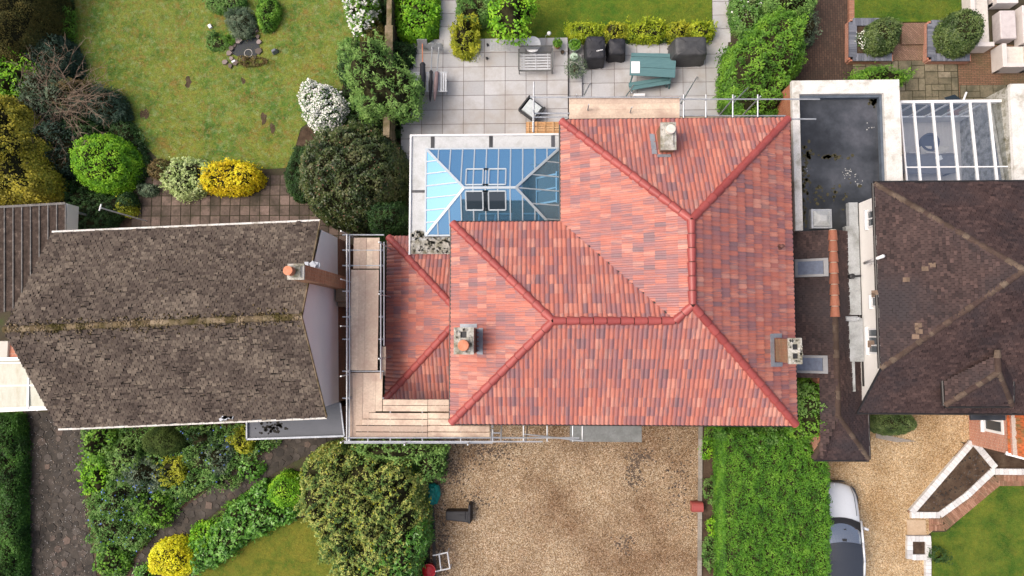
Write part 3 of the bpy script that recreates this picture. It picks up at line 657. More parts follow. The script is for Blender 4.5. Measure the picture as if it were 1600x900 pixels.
# ================================================================== MAIN HOUSE
E, T = 5.2, .612; XL, XM, XR = -2.92, .88, 8.72; YB, YM, YT = -3.03, 3.86, 7.45
XA = (XM+XR)/2; HA = XA-XM; ZA = E+HA*T; YAt = YT-HA; YAb = YB+HA
YBm = (YB+YM)/2; HB = YM-YBm; ZB = E+HB*T; XBl = XL+HB; XBr = XM+HB
house = thing('brick_house', 'large L-shaped house with new red and plum roll-tiled hipped roof in the middle', 'house', (3, 2, 0))
V3 = lambda x, y, z: Vector((x, y, z))
pt = MAT['pantile']
S = lambda nm, polys, ref=None: pantiles(polys, nm, pt, house, ref=ref)
S('roof_slope', [[V3(XR, YT, E), V3(XM, YT, E), V3(XA, YAt, ZA)]])
S('roof_slope', [[V3(XM, YT, E), V3(XM, YM, E), V3(XBr, YBm, ZB), V3(XA, YAb, ZA), V3(XA, YAt, ZA)]])
S('roof_slope', [[V3(XR, YB, E), V3(XR, YT, E), V3(XA, YAt, ZA), V3(XA, YAb, ZA)]])
S('roof_slope', [[V3(XM, YM, E), V3(XL, YM, E), V3(XBl, YBm, ZB), V3(XBr, YBm, ZB)]])
S('roof_slope', [[V3(XL, YM, E), V3(XL, YB, E), V3(XBl, YBm, ZB)]])
cut = V3(XBr, YB, E)
S('roof_slope', [[V3(XL, YB, E), cut, V3(XBr, YBm, ZB), V3(XBl, YBm, ZB)], [cut, V3(XR, YB, E), V3(XA, YAb, ZA), V3(XBr, YBm, ZB)]], ref=[V3(XL, YB, E), V3(XR, YB, E), V3(XA, YAb, ZA), V3(XBl, YBm, ZB)])
# single-storey lean-to with hips on the left
CX, CB, CT, CE = -5.73, -2.44, 3.75, 2.6; CW = CX+(CT-CB)/2
cz = CE+(CW-CX)*T; r_ = CW-CX
S('lean_to_roof', [[V3(CX, CT, CE), V3(CX, CB, CE), V3(CW, CB+r_, cz)]])
S('lean_to_roof', [[V3(CX, CB, CE), V3(CW, CB, CE), V3(CW, CB+r_, cz)]])
S('lean_to_roof', [[V3(CW, CT, CE), V3(CX, CT, CE), V3(CW, CT-r_, cz)]])
ends = lambda a, c, k=.0: (a, c)
up_ = V3(0, 0, .035)
ridgetiles([(a+up_, c+up_) for a, c in [(V3(XM, YT, E), V3(XA, YAt, ZA)), (V3(XR, YT, E), V3(XA, YAt, ZA)), (V3(XA, YAt, ZA), V3(XA, YAb, ZA)), (V3(XR, YB, E), V3(XA, YAb, ZA)), (V3(XBr, YBm, ZB), V3(XA, YAb, ZA)),
    (V3(XBl, YBm, ZB), V3(XBr, YBm, ZB)), (V3(XL, YB, E), V3(XBl, YBm, ZB)), (V3(XL, YM, E), V3(XBl, YBm, ZB)), (V3(CX, CB, CE), V3(CW, CB+r_, cz)), (V3(CX, CT, CE), V3(CW, CT-r_, cz))]], 'ridge_tiles', MAT['redridge'], house, r=.125, L=.44, lift=.0, gap=.028, bed=MAT['bedding'])
b = MB(); q0, q1 = V3(XM, YM, E), V3(XBr, YBm, ZB); bar(b, q0+V3(0, 0, .02), q1+V3(0, 0, .02), .05, .012); b.build('valley_gutter', MAT['gutter'], house)
b = MB()   # walls
o_ = .3
b.box(XL+o_, XR-o_, YB+o_, YM-o_, 0, E-.03); b.box(XM+o_, XR-o_-.001, YM-o_-.01, YT-o_, 0, E-.032)
b.box(CX+.25, CW, CB+.25, CT-.25, 0, CE)
hw_ = b.build('wall', [MAT['brick_x'], MAT['brick_y']], house)
for p in hw_.data.polygons: p.material_index = 1 if abs(p.normal.y) > .5 else 0
b = MB()   # gutters & fascia
def gut(b, p0, p1, out):
    p0 = Vector(p0); p1 = Vector(p1); o = Vector(out)*.035
    b.tube(p0+o+V3(0, 0, -.05), p1+o+V3(0, 0, -.05), .05, 8)
for p0, p1, out in [((XM, YT, E), (XR, YT, E), (0, 1, 0)), ((XR, YT, E), (XR, YB, E), (1, 0, 0)), ((XL, YB, E), (XR, YB, E), (0, -1, 0)), ((XL, YB, E), (XL, YM, E), (-1, 0, 0)), ((XL, YM, E), (XM, YM, E), (0, 1, 0)), ((XM, YM, E), (XM, YT, E), (-1, 0, 0)),
    ((CX, CB, CE), (CX, CT, CE), (-1, 0, 0)), ((CX, CB, CE), (CW, CB, CE), (0, -1, 0))]: gut(b, p0, p1, out)
b.build('gutter', MAT['gutter'], house)
def window(parent, c, wd, ht, nrm, panes=2, frame=.06, fm='whitepaint', name='window'):
    """window on a wall; nrm 'x+','x-','y+','y-'"""
    c = Vector(c); s = 1 if nrm[1] == '+' else -1; ax = nrm[0]
    b = MB(); g = MB()
    def bx(B, a0, a1, z0, z1, d0, d1):
        if ax == 'x': B.box(c.x+s*d0, c.x+s*d1, c.y+a0, c.y+a1, c.z+z0, c.z+z1)
        else: B.box(c.x+a0, c.x+a1, c.y+s*d0, c.y+s*d1, c.z+z0, c.z+z1)
    h, v = wd/2, ht/2
    bx(b, -h, h, v-frame, v, .0, .05); bx(b, -h, h, -v, -v+frame, .0, .05); bx(b, -h, -h+frame, -v+frame, v-frame, .0, .05); bx(b, h-frame, h, -v+frame, v-frame, .0, .05)
    for i in range(1, panes):
        x = -h+wd*i/panes; bx(b, x-frame*.4, x+frame*.4, -v+frame, v-frame, .0, .045)
    bx(b, -h-.05, h+.05, -v-.06, -v-.002, .0, .12)
    bx(g, -h+frame, h-frame, -v+frame, v-frame, .004, .015)
    o = b.build(name, MAT[fm], parent); g.build('pane', MAT['glassdark'], o); return o
for x in (-1.6, .1): window(house, (x, YM-o_, 4.2), 1.3, 1.2, 'y+')
for x in (2.6, 5.2, 7.2): window(house, (x, YT-o_, 4.1), 1.2, 1.2, 'y+'); window(house, (x, YT-o_, 1.3), 1.5, 1.9, 'y+')
window(house, (XM+o_, 5.6, 4.2), 1.1, 1.1, 'x-')
for x in (-1.4, 2.2, 5.6): window(house, (x, YB+o_, 4.0), 1.6, 1.3, 'y-', 3); window(house, (x+.2, YB+o_, 1.4), 1.5, 1.4, 'y-', 3)
for y in (-1, 2): window(house, (XL+o_-.0, y, 4.75), .8, .5, 'x-')
# chimneys
def chimney(parent, x0, x1, y0, y1, zb, zt, brick=('chstack_x', 'chstack_y'), cap='mossconcrete', pots=(), holes=(), flash=True, capo=.03):
    b = MB(); b.box(x0, x1, y0, y1, zb, zt-.08)
    o = b.build('chimney', [MAT[brick[0]], MAT[brick[1]]], parent)
    for p in o.data.polygons: p.material_index = 1 if abs(p.normal.y) > .5 else 0
    b = MB(); z = zt-.08
    if holes:
        hs = sorted(holes, key=lambda h: h[1]); ya = y0-capo
        for hx, hy, hw in hs:
            b.box(x0-capo, x1+capo, ya, hy-hw, z, zt); b.box(x0-capo, hx-hw, hy-hw, hy+hw, z, zt); b.box(hx+hw, x1+capo, hy-hw, hy+hw, z, zt); ya = hy+hw
        b.box(x0-capo, x1+capo, ya, y1+capo, z, zt)
        for hx, hy, hw in hs: b.box(hx-hw*.98, hx+hw*.98, hy-hw*.98, hy+hw*.98, z+.002, z+.006, .5, 1)
        rr = np.random.default_rng(4)
        for _ in range(60):
            t = rr.random(2); px_, py_ = x0+(x1-x0)*t[0], y0+(y1-y0)*t[1]
            if all(abs(px_-h[0]) > h[2]+.05 or abs(py_-h[1]) > h[2]+.05 for h in hs): b.obox((px_, py_, zt+.01), (rr.uniform(.03, .09), rr.uniform(.03, .09), .05), rr.random()*3)
    else:
        b.box(x0-capo, x1+capo, y0-capo, y1+capo, z, zt); b.obox(((x0+x1)/2, (y0+y1)/2, zt+.03), (x1-x0-.06, y1-y0-.06, .06), taper=.75)
    b.build('chimney_cap', [MAT[cap], MAT['black']], o)
    for px_, py_, r, hgt, mm in pots:
        b = MB(); b.lathe((px_, py_, zt), [(r*1.08, 0), (r*1.02, .06), (r*.92, hgt*.6), (r*.9, hgt-.05), (r*1.02, hgt-.05), (r*1.02, hgt), (r*.75, hgt+.005)], 20); b.build('chimney_pot', MAT[mm], o, smooth=False)
    return o
chA = chimney(house, -2.6, -2.02, -.62, .18, 5.0, 7.0, pots=[(-2.3, -.36, .17, .28, 'terracotta')], holes=[(-2.32, -.02, .10)])
b = MB(); zz = lambda x: E+(x-XL)*T+.075
b.hexa([V3(-1.99, -.68, zz(-1.99)-.03), V3(-1.78, -.68, zz(-1.78)-.03), V3(-1.78, .2, zz(-1.78)-.03), V3(-1.99, .2, zz(-1.99)-.03)]+[V3(-1.99, -.68, zz(-1.99)), V3(-1.78, -.68, zz(-1.78)), V3(-1.78, .2, zz(-1.78)), V3(-1.99, .2, zz(-1.99))])
b.hexa([V3(-2.6, .22, zz(-2.6)-.03), V3(-1.99, .22, zz(-1.99)-.03), V3(-1.99, .34, zz(-1.99)-.03), V3(-2.6, .34, zz(-2.6)-.03)]+[V3(-2.6, .22, zz(-2.6)+.01), V3(-1.99, .22, zz(-1.99)+.01), V3(-1.99, .34, zz(-1.99)+.01), V3(-2.6, .34, zz(-2.6)+.01)])
b.build('flashing', MAT['lead'], chA)
c1, c2 = W(1032, 191, 6.55), W(1057, 234, 6.55)
chB = chimney(house, c1.x+.03, c2.x-.03, c2.y+.03, c1.y-.03, 5.2, 6.55, pots=[(c1.x+.3, c1.y-.28, .15, .2, 'cushion')])
b = MB(); zt_ = lambda y: E+(YT-y)*T+.07
xa, xb, ya, yb = c1.x, c2.x, c2.y, c1.y
b.hexa([V3(x, y, zt_(y)+k) for k in (-.04, .01) for x, y in ((xa-.22, ya-.03), (xa-.05, ya-.03), (xa-.05, yb-.12), (xa-.22, yb-.12))])
b.hexa([V3(x, y, zt_(y)+k) for k in (-.04, .015) for x, y in ((xa-.05, ya-.16), (xb-.12, ya-.16), (xb-.12, ya-.05), (xa-.05, ya-.05))])
b.build('flashing', MAT['lead'], chB)
c1, c2 = W(1232, 528, 7.05), W(1254, 569, 7.05); hx = (c1.x+c2.x)/2
chC = chimney(house, c1.x+.02, c2.x-.03, c2.y+.03, c1.y-.03, 5.0, 7.05, holes=[(hx, c1.y-.28, .085), (hx, c2.y+.25, .085)])
b = MB(); zr_ = lambda x: E+(XR-x)*T+.07
xa, ya, yb = c1.x, c2.y, c1.y
for p in (((xa-.18, ya-.13), (xa-.02, ya-.13), (xa-.02, yb+.13), (xa-.18, yb+.13)), ((xa-.02, yb+.0), (xa+.3, yb+.0), (xa+.3, yb+.14), (xa-.02, yb+.14)), ((xa-.02, ya-.14), (xa+.3, ya-.14), (xa+.3, ya), (xa-.02, ya))):
    b.hexa([V3(x, y, zr_(x)+k) for k in (-.03, .015) for x, y in p])
b.build('flashing', MAT['lead'], chC)
p = W(1221, 385, 5.75); b = MB(); b.lathe((p.x, p.y, E+(XR-p.x)*T), [(.1, -.05), (.1, .06), (.05, .08), (.05, .3), (.07, .3), (.07, .34), (.03, .36)], 14)
b.build('roof_vent', plain('brown_vent', (.12, .05, .04), .6), house)
# flat-roofed extension with the glass lantern
D0, D1 = W(642, 212, 3.15), W(705, 398, 3.15); DX0, DY1, DY0 = D0.x, D0.y, D1.y
DXR = XM+o_
b = MB(); b.box(DX0+.12, DXR, YM-o_, DY1-.12, 0, 3.0); b.box(DX0+.12, XL+o_, DY0+.1, YM-o_, 0, 2.999)
b.build('extension_wall', MAT['cream'], house)
b = MB(); b.box(DX0+.03, DXR, YM-o_+.001, DY1-.03, 3.0, 3.12, .5); b.box(DX0+.03, XL+o_-.001, DY0+.03, YM-o_, 3.001, 3.1201)
fr = b.build('flat_roof', m_noise('grey_flat_roof', [(.4, .42, .42), (.5, .52, .53), (.36, .37, .36)], 1.3, .5, .15, .003, 16, .4, finemix=.2), house)
b = MB(); b.box(DX0-.03, DX0+.03, DY0, DY1, 2.9, 3.2); b.box(DX0-.03, DXR, DY1-.03, DY1+.03, 2.901, 3.199); b.build('roof_edge_trim', MAT['whitepaint'], fr)
b = MB()
for pxx in (676, 767, 864): q = W(pxx, 222, 3.13); b.box(q.x-.07, q.x+.07, q.y-.28, DY1-.04, 3.11, 3.135)
q = W(655, 299, 3.13); b.box(DX0+.05, q.x+.22, q.y-.05, q.y+.05, 3.11, 3.135)
b.build_each('roof_joint_strip', MAT['bitumen'], fr)
b = MB(); q = W(641, 385, 3.2); rr = np.random.default_rng(9)
b.box(DX0+.05, XL+o_-.02, DY0+.04, DY0+.55, 3.12, 3.16)
for _ in range(260):
    x = rr.uniform(DX0+.06, XL-.1); y = rr.uniform(DY0+.05, DY0+.9)**1; b.obox((x, y, 3.16), (rr.uniform(.03, .12), rr.uniform(.03, .12), .04), rr.random()*3, rr.random())
b.build('mossy_coping', MAT['mossconcrete'], fr)
# lantern
L0, L1 = W(667, 234, 3.3), W(874, 366, 3.3); lx0, lx1, ly1, ly0 = L0.x, L1.x, L0.y, L1.y; ly0 = max(ly0, YM-o_+.12)
R0, R1 = W(725, 294, 4.0), W(806, 294, 4.0); ry = (ly0+ly1)/2; r0 = V3(R0.x, ry, 4.0); r1 = V3(R1.x, ry, 4.0); zb_ = 3.3
A_, B_, C_, D_ = V3(lx0, ly1, zb_), V3(lx1, ly1, zb_), V3(lx1, ly0, zb_), V3(lx0, ly0, zb_)
b = MB(); t_ = .06
b.box(lx0-t_, lx1+t_, ly1, ly1+t_, 3.12, 3.32); b.box(lx0-t_, lx1+t_, ly0-t_, ly0, 3.12, 3.32); b.box(lx0-t_, lx0, ly0, ly1, 3.121, 3.319); b.box(lx1, lx1+t_, ly0, ly1, 3.121, 3.319)
lan = b.build('roof_lantern', MAT['alu'], house)
# each facet a few panes, very slightly out of plane with one another like real glass units
def facet(e0, e1, t0, t1, n):
    rr = np.random.default_rng(int(abs(e0.x*100)+n)); e0, e1, t0, t1 = map(Vector, (e0, e1, t0, t1)); ex = e1-e0
    def top(s):
        if (t1-t0).length < 1e-4:
            return None
    k = MB(); nn = (e1-e0).cross(t0-e0).normalized()
    ts = [(t0-e0).dot(ex)/ex.dot(ex), (t1-e0).dot(ex)/ex.dot(ex)]
    hh_ = (t0-e0)-ex*ts[0]
    def hv(s):
        if s < ts[0]: return s/ts[0] if ts[0] > 0 else 1
        if s > ts[1]: return (1-s)/(1-ts[1]) if ts[1] < 1 else 1
        return 1
    cuts = sorted(set([i/n for i in range(n+1)]+ts))
    for a, c in zip(cuts[:-1], cuts[1:]):
        if c-a < 1e-4: continue
        P = [e0+ex*a, e0+ex*c, e0+ex*c+hh_*hv(c), e0+ex*a+hh_*hv(a)]
        if (P[3]-P[0]).length < 1e-4: P = P[:3]
        elif (P[2]-P[1]).length < 1e-4: P = [P[0], P[1], P[3]]
        k.face(P)
    k.build('glass_pane', MAT['solarglass'], lan)
    return [(e0+ex*(i/n), e0+ex*(i/n)+hh_*hv(i/n)) for i in range(1, n)]
bars = facet(A_, B_, r0, r1, 11)+facet(B_, C_, r1, r1, 6)+facet(C_, D_, r1, r0, 11)+facet(D_, A_, r0, r0, 7)
b = MB()
for p0, p1 in bars: bar(b, p0, p1, .045, .03, lift=-.005)
for p0, p1 in ((A_, r0), (D_, r0), (B_, r1), (C_, r1), (r0, r1)): bar(b, p0, p1, .09, .05, lift=-.005)
for s in (-1, 1):      # opening vents beside the ridge
    for xx in (.33, .66):
        cx_ = r0.x+(r1.x-r0.x)*(xx-.08)
        f = lambda dx, t: V3(cx_+dx, ry+s*(.04+t*(ly1-ry)), 4.0-(.04+t*(ly1-ry))/((ly1-ry))*.7+.03)
        for a, c in (((-.42, .05), (.42, .05)), ((-.42, .45), (.42, .45)), ((-.42, .05), (-.42, .45)), ((.42, .05), (.42, .45))): bar(b, f(*a), f(*c), .05, .02)
b.build('glazing_bar', MAT['alu'], lan)
for xx in (.33, .66):
    cx_ = r0.x+(r1.x-r0.x)*(xx-.08); f = lambda dx, t: V3(cx_+dx, ry-(.04+t*(ly1-ry)), 4.0-(.04+t*(ly1-ry))/((ly1-ry))*.7+.035)
    b = MB(); b.face([f(-.4, .07), f(-.4, .43), f(.4, .43), f(.4, .07)]); b.build('vent_pane', MAT['glassdark'], lan)
# ================================================================== LEFT HOUSE
LH = thing('brick_house', 'brown-tiled gabled house with mossy ridge and white rendered gable beside the scaffold', 'house', (-12, 0, 0))
tl, tr, rl, rr_, bl, br = W(80, 364, E), W(500, 346, E), W(5, 515, 7.3), W(471, 495, 7.3), W(90, 669, E), W(510, 651, E)
plaintiles([tr, tl, rl, rr_], 'roof_slope', MAT['browntile'], LH, .168, .108, .45, 1, .03, missing=.10, tgap=.007)
plaintiles([bl, br, rr_, rl], 'roof_slope', MAT['browntile'], LH, .168, .108, .45, 2, .03, missing=.26, tgap=.007)
ridgetiles([(rl, rr_)], 'ridge_tiles', MAT['mossridge'], LH, r=.10, L=.3, lift=-.01, jit=.01, seed=2)
rg = np.random.default_rng(12); b = MB()      # moss cushions along the ridge and over the slopes
for _ in range(1500):
    t = rg.random(); base = rl.lerp(rr_, t); s = rg.choice([-1, 1]); dd = abs(rg.normal(0, .13)) if rg.random() < .62 else rg.random()*3.2
    q = base.lerp((tl.lerp(tr, t) if s > 0 else bl.lerp(br, t)), min(.97, dd/3.6)); r = rg.uniform(.012, .045) if dd < .5 else rg.uniform(.008, .024)
    b.obox(q+V3(0, 0, .03 if dd > .2 else .07), (r*2, r*1.6, r), rg.random()*3, rg.random(), taper=.5)
b.build('moss', MAT['mossridge'], LH)['kind'] = 'stuff'
ins = lambda p, q, k: p+(q-p).normalized()*k
b = MB()
def gable(x0, yt, yb, x1, yt2, yb2, z0, z1):   # prism of the body with a pitched top
    pass
Wt, Wb, Wr = W(499, 359, 5.06), W(510, 635, 5.06), W(474, 495, 7.12)
Wt, Wb, Wr = V3(-7.58, 3.66, 5.05), V3(-7.42, -2.55, 5.05), V3(-7.50, .54, 7.1)
Vt, Vb, Vr = V3(-17.0, 3.25, 5.05), V3(-16.6, -3.0, 5.05), V3(-17.0, .12, 7.1)
k = len(b.v)
def lo(p, z): return V3(p.x, p.y, z)
zw = 3.05
b.face([lo(Wb, zw), lo(Wt, zw), Wt, Wr, Wb]); b.face([lo(Vt, zw), lo(Vb, zw), Vb, Vr, Vt]); b.face([lo(Wt, zw), lo(Vt, zw), Vt, Wt]); b.face([lo(Vb, zw), lo(Wb, zw), Wb, Vb])
b.build('gable_wall', MAT['render'], LH)
b = MB(); b.face([lo(Wb, 0), lo(Wt, 0), lo(Wt, zw), lo(Wb, zw)]); b.face([lo(Vt, 0), lo(Vb, 0), lo(Vb, zw), lo(Vt, zw)]); b.build_each('wall', MAT['brick_x'], LH)
b = MB(); b.face([lo(Wt, 0), lo(Vt, 0), lo(Vt, zw), lo(Wt, zw)]); b.face([lo(Vb, 0), lo(Wb, 0), lo(Wb, zw), lo(Vb, zw)]); b.build_each('wall', MAT['brick_y'], LH)
for p0, p1, o in ((tl, tr, 1), (bl, br, -1)):
    b = MB()
    rgn = np.random.default_rng(3); n = 24
    for i in range(n): q0 = p0.lerp(p1, i/n); q1 = p0.lerp(p1, (i+.97)/n); bar(b, q0+V3(0, o*.05, -.06), q1+V3(0, o*.05, -.06), .065, .035, rgn.random())
    b.build('gutter', MAT['dirtywhite'] , LH)
b = MB(); bar(b, tr+V3(.01, 0, -.06), rr_+V3(.01, 0, -.06), .03, .09); bar(b, br+V3(.01, 0, -.06), rr_+V3(.01, 0, -.06), .03, .09); b.build('verge', MAT['mossridge'], LH)
q0, q1 = W(449, 412, 8.25), W(474, 437, 8.25)
lch = chimney(LH, q0.x+.02, q1.x, q1.y+.02, q0.y-.02, 0, 8.25, brick=('orangestack_x', 'orangestack_y'), cap='mossconcrete', pots=[(q0.x+.14, q0.y-.24, .14, .35, 'terracotta')], capo=.02)
b = MB(); b.box(-7.45, -6.99, 1.02, 2.14, 0, 3.3); b.box(-7.45, -7.0, 1.2, 2.1, 3.3, 3.6); b.build('chimney_breast', MAT['brick_x'], LH)
b = MB(); q = W(487, 412, 6.9); rgn = np.random.default_rng(5)
for i in range(7): b.obox((q0.x+.1+i*.06, q0.y+.03+rgn.uniform(0, .12), 6.75+rgn.uniform(-.05, .05)), (.16, .13, .05), rgn.random()*3)
b.build('flashing', MAT['lead'], LH)
# grey flat roof at the front corner
z_ = 2.95; pts = px2([(386, 640), (386, 686), (538, 681), (531, 628), (505, 635)], z_)
b = MB(); b.prism([(p.x, p.y) for p in pts], 2.8, z_); po = b.build('porch_roof', MAT['greyfelt'], LH)
b = MB(); q = px2([(386, 686), (538, 681)], z_+.05); bar(b, q[0], q[1], .07, .05); q = px2([(386, 655), (386, 686)], z_+.05); bar(b, q[0], q[1], .05, .05); q = px2([(538, 681), (532, 630)], z_+.05); bar(b, q[0], q[1], .05, .04); b.build('roof_edge_trim', MAT['lead'], po)
b = MB(); p2 = [(p.x*.999, p.y) for p in px2([(392, 640), (392, 680), (530, 676), (524, 640)], z_)]; b.prism(p2, 0, 2.79); b.build('porch_wall', MAT['brick_y'], LH)
b = MB(); rgn = np.random.default_rng(8)
for _ in range(55):
    q = W(425+rgn.normal(0, 10), 668+rgn.normal(0, 5), z_); r = rgn.uniform(.02, .07); k = 7
    b.prism([(q.x+r*math.cos(i)*rgn.uniform(.7, 1.2), q.y+r*math.sin(i)) for i in range(k)], z_+.001, z_+.012)
b.build('moss', plain('dry_black_moss', (.02, .018, .015), .95), po)
q = W(356, 652, 5.3); b = MB(); rgn = np.random.default_rng(6)
for i in range(9): b.obox((q.x+rgn.normal(0, .12), q.y+rgn.normal(0, .03), E+.1), (.2, .1, .05), rgn.random()*3)
b.build('bird_netting', MAT['lead'], LH)
# downpipe + box on the white wall
# ================================================================== RIGHT HOUSE
RH = thing('brick_house', 'dark plum-tiled hipped house with white side wall and catslide roof on the right', 'house', (15, 2, 0))
ex0, ey1, ey0 = 11.58, 5.18, -1.15; ax_, ay_ = 15.0, 1.98; az_ = 7.35; XE = 20.5
tp = dict(tw=.165, gauge=.10, rough=.3, lift=.022)
plaintiles([V3(ex0, ey1, E), V3(ex0, ey0, E), V3(ax_, ay_, az_)], 'roof_slope', MAT['plumtile'], RH, seed=11, **tp)
plaintiles([V3(XE, ey1, E), V3(ex0, ey1, E), V3(ax_, ay_, az_), V3(XE, ay_, az_)], 'roof_slope', MAT['plumtile'], RH, seed=12, **tp)
sl = (az_-E)/(ay_-ey0); yl = -2.72; zl = E-(ey0-yl)*sl
plaintiles([V3(11.25, yl, zl), V3(XE, yl, zl), V3(XE, ay_, az_), V3(ax_, ay_, az_), V3(ex0, ey0, E)], 'roof_slope', MAT['plumtile'], RH, seed=13, **tp)
ridgetiles([(V3(ex0, ey1, E), V3(ax_, ay_, az_)), (V3(ex0, ey0, E), V3(ax_, ay_, az_)), (V3(ax_, ay_, az_), V3(XE, ay_, az_))], 'ridge_tiles', MAT['plumridge'], RH, r=.11, L=.2, lift=-.03, jit=.008, seed=4, up=.6)
b = MB(); rgn = np.random.default_rng(16)       # replaced tiles
for pxx, pyy, n in ((1450, 415, 2), (1442, 420, 2), (1420, 436, 2), (1382, 455, 3), (1435, 508, 3), (1436, 518, 2), (1432, 526, 2), (1378, 536, 3)):
    for i in range(n):
        q = W(pxx+(i % 2)*4, pyy+(i//2)*4, 5.9); zz_ = E+(q.x-ex0)*(az_-E)/(ax_-ex0)
        b.obox((q.x, q.y, zz_+.022), (.105, .15, .012), 0, rgn.random(), M=Matrix.Rotation(-math.atan((az_-E)/(ax_-ex0)), 3, 'Y'))
b.build_each('replaced_tile', m_attr('pale_replacement_tile', [(.12, .085, .06), (.2, .14, .1)], .85), RH)
b = MB(); wx = 12.02
b.box(wx, XE-.2, yl+.25, ey1-.3, 0, zl-.06); b.box(wx, XE-.2, ey0+.0, ey1-.3, zl-.06, E-.03)
b.face([V3(wx, ey0, zl-.06), V3(wx, yl+.25, zl-.06), V3(wx, yl+.25, zl+.12), V3(wx, ey0, E-.05)])
b.build('wall', MAT['render'], RH)
b = MB(); gut(b, (ex0, ey1, E), (ex0, ey0, E), (-1, 0, 0)); gut(b, (ex0, ey1, E), (XE, ey1, E), (0, 1, 0)); gut(b, (11.25, yl, zl), (XE, yl, zl), (0, -1, 0)); bar(b, V3(ex0, ey0, E-.04), V3(11.25, yl, zl-.04), .05, .06); b.build('gutter', MAT['gutter'], RH)
def onwall(px, py, X=wx):
    d = RQ @ Vector(((px-800)/F, -(py-450)/F, -1)); t = X/d.x; return Vector((X, d.y*t, HC+d.z*t))
for pa, pb, n in (((1356, 330), (1369, 353), 2), ((1363, 463), (1370, 480), 1), ((1357, 513), (1369, 553), 3)):
    qa, qb = onwall(*pa), onwall(*pb); z0, z1 = min(qa.z, qb.z), 4.75; window(RH, (wx, (qa.y+qb.y)/2, (z0+z1)/2), abs(qa.y-qb.y), z1-z0, 'x-', n)
b = MB(); b.tube(V3(11.75, 2.55, 3.95), V3(11.52, 2.6, 5.75), .055, 12); b.tube(V3(12.02, 2.55, 3.9), V3(11.75, 2.55, 3.98), .05, 12); b.build('soil_pipe', MAT['whitepaint'], RH, smooth=True)
b = MB(); q0, q1 = W(1322, 353, 3.15), W(1342, 492, 3.15); b.box(q0.x, wx-.06, q1.y, q0.y, 0, 3.12)
q2 = W(1327, 316, 3.15); q3 = W(1326, 565, 3.15); b.box(q2.x, wx-.06, q0.y+.002, q2.y, 0, 3.10); b.box(q3.x, wx-.04, q3.y, q1.y-.12, 0, 3.16); q4 = W(1331, 612, 3.15); b.box(q4.x, q4.x+.16, q4.y, q3.y-.002, 0, 3.1)
b.build('parapet', m_noise('grey_parapet', [(.2, .21, .2), (.36, .38, .39), (.46, .48, .5)], 1.5, .7, .3, .005, 22, .4, finemix=.35), RH)
b = MB(); b.box(wx-.058, wx-.001, q3.y-.9, q2.y, 3.0, 3.05); b.build('box_gutter', MAT['gutter'], RH)
b = MB(); q = W(1330, 432, 3.2); b.lathe((q.x, q.y, 3.12), [(.1, 0), (.08, .15), (.1, .15), (.1, .2), (.05, .22)], 12); b.tube(q+V3(.1, 0, .1), q+V3(.3, .02, .1), .04, 8); b.build('vent_cowl', MAT['black'], RH)
b = MB(); q = W(1331, 498, 3.25); b.obox((q.x, q.y, 3.24), (.5, .2, .1), 0, taper=.8); b.lathe((q.x+.15, q.y, 3.2), [(.06, 0), (.06, .3), (.03, .31)], 10); b.build('rainwater_hopper', MAT['galv'], RH)
# orange-tiled garage wing + red brick bay, hip-roofed dormer
gx = 15.75; q = W(1514, 643, 0)
wb0, wb1 = W(1514, 644, 0), W(1513, 690, 0)
bx = W(1514, 665, 0).x
b = MB(); b.box(bx, XE-.3, wb1.y-.1, yl+.26, 0, 2.55); b.build('wing_wall', MAT['redbrick_x'], RH)
ox = W(1572, 660, 2.35)
b = MB(); yy0, yy1 = W(1572, 703, 2.3).y-.1, yl-.02
plaintiles([V3(ox.x, yy1, 2.4), V3(ox.x, yy0, 2.4), V3(ox.x+3.4, yy0-1.0, 4.6), V3(ox.x+3.4, yy1, 4.6)], 'wing_roof', MAT['orangetile'], RH, seed=15, **tp)
b = MB(); bar(b, V3(ox.x-.05, yy0-.01, 2.3), V3(ox.x+1.6, yy0-.45, 2.9), .13, .1); b.build('fascia', MAT['whitepaint'], RH)
window(RH, (bx, W(1556, 655, 1.4).y, 1.55), 1.0, 1.15, 'x-', 2, .1)
b = MB()
d0 = W(1475, 593, 5.0); dz = 4.95; p = [W(1477, 634, dz), W(1583, 634, dz), W(1583, 596, dz), W(1475, 595, dz)]; ap = W(1545, 580, 5.7); ap2 = W(1558, 574, 5.75)
apx = V3(ap2.x, p[2].y+.35, 5.85); dd = RH
plaintiles([p[0], p[1], apx], 'dormer_roof', MAT['plumtile'], RH, seed=21, **tp)
plaintiles([p[3], p[0], apx, V3(apx.x, apx.y+.6, 5.85)], 'dormer_roof', MAT['plumtile'], RH, seed=22, **tp)
plaintiles([p[1], p[2], V3(apx.x, apx.y+.6, 5.85), apx], 'dormer_roof', MAT['plumtile'], RH, seed=23, **tp)
ridgetiles([(p[0], apx), (p[1], apx), (apx, V3(apx.x, apx.y+.7, 5.85))], 'dormer_ridge_tiles', MAT['plumridge'], RH, r=.1, L=.2, lift=-.02, seed=6, up=.5)
b = MB(); dl, dr_ = p[0].x+.35, p[1].x-.15; dy0, dy1 = p[0].y+.12, .3; b.box(dl, dr_, dy0, dy1, 0, dz-.03); dw = b.build('dormer_wall', MAT['redbrick_x'], RH)
b = MB(); gut(b, p[0], p[1], (0, -1, 0)); gut(b, p[3], p[0], (-1, 0, 0)); gut(b, p[1], p[2], (1, 0, 0)); b.build('dormer_gutter', MAT['gutter'], RH)
q = W(1510, 638, 2.9); b = MB(); b.box(W(1516, 640, 2.7).x, W(1570, 640, 2.7).x, yl-.42, yl-.05, 2.62, 2.72); b.build('bay_flat_roof', MAT['bitumen'], RH)
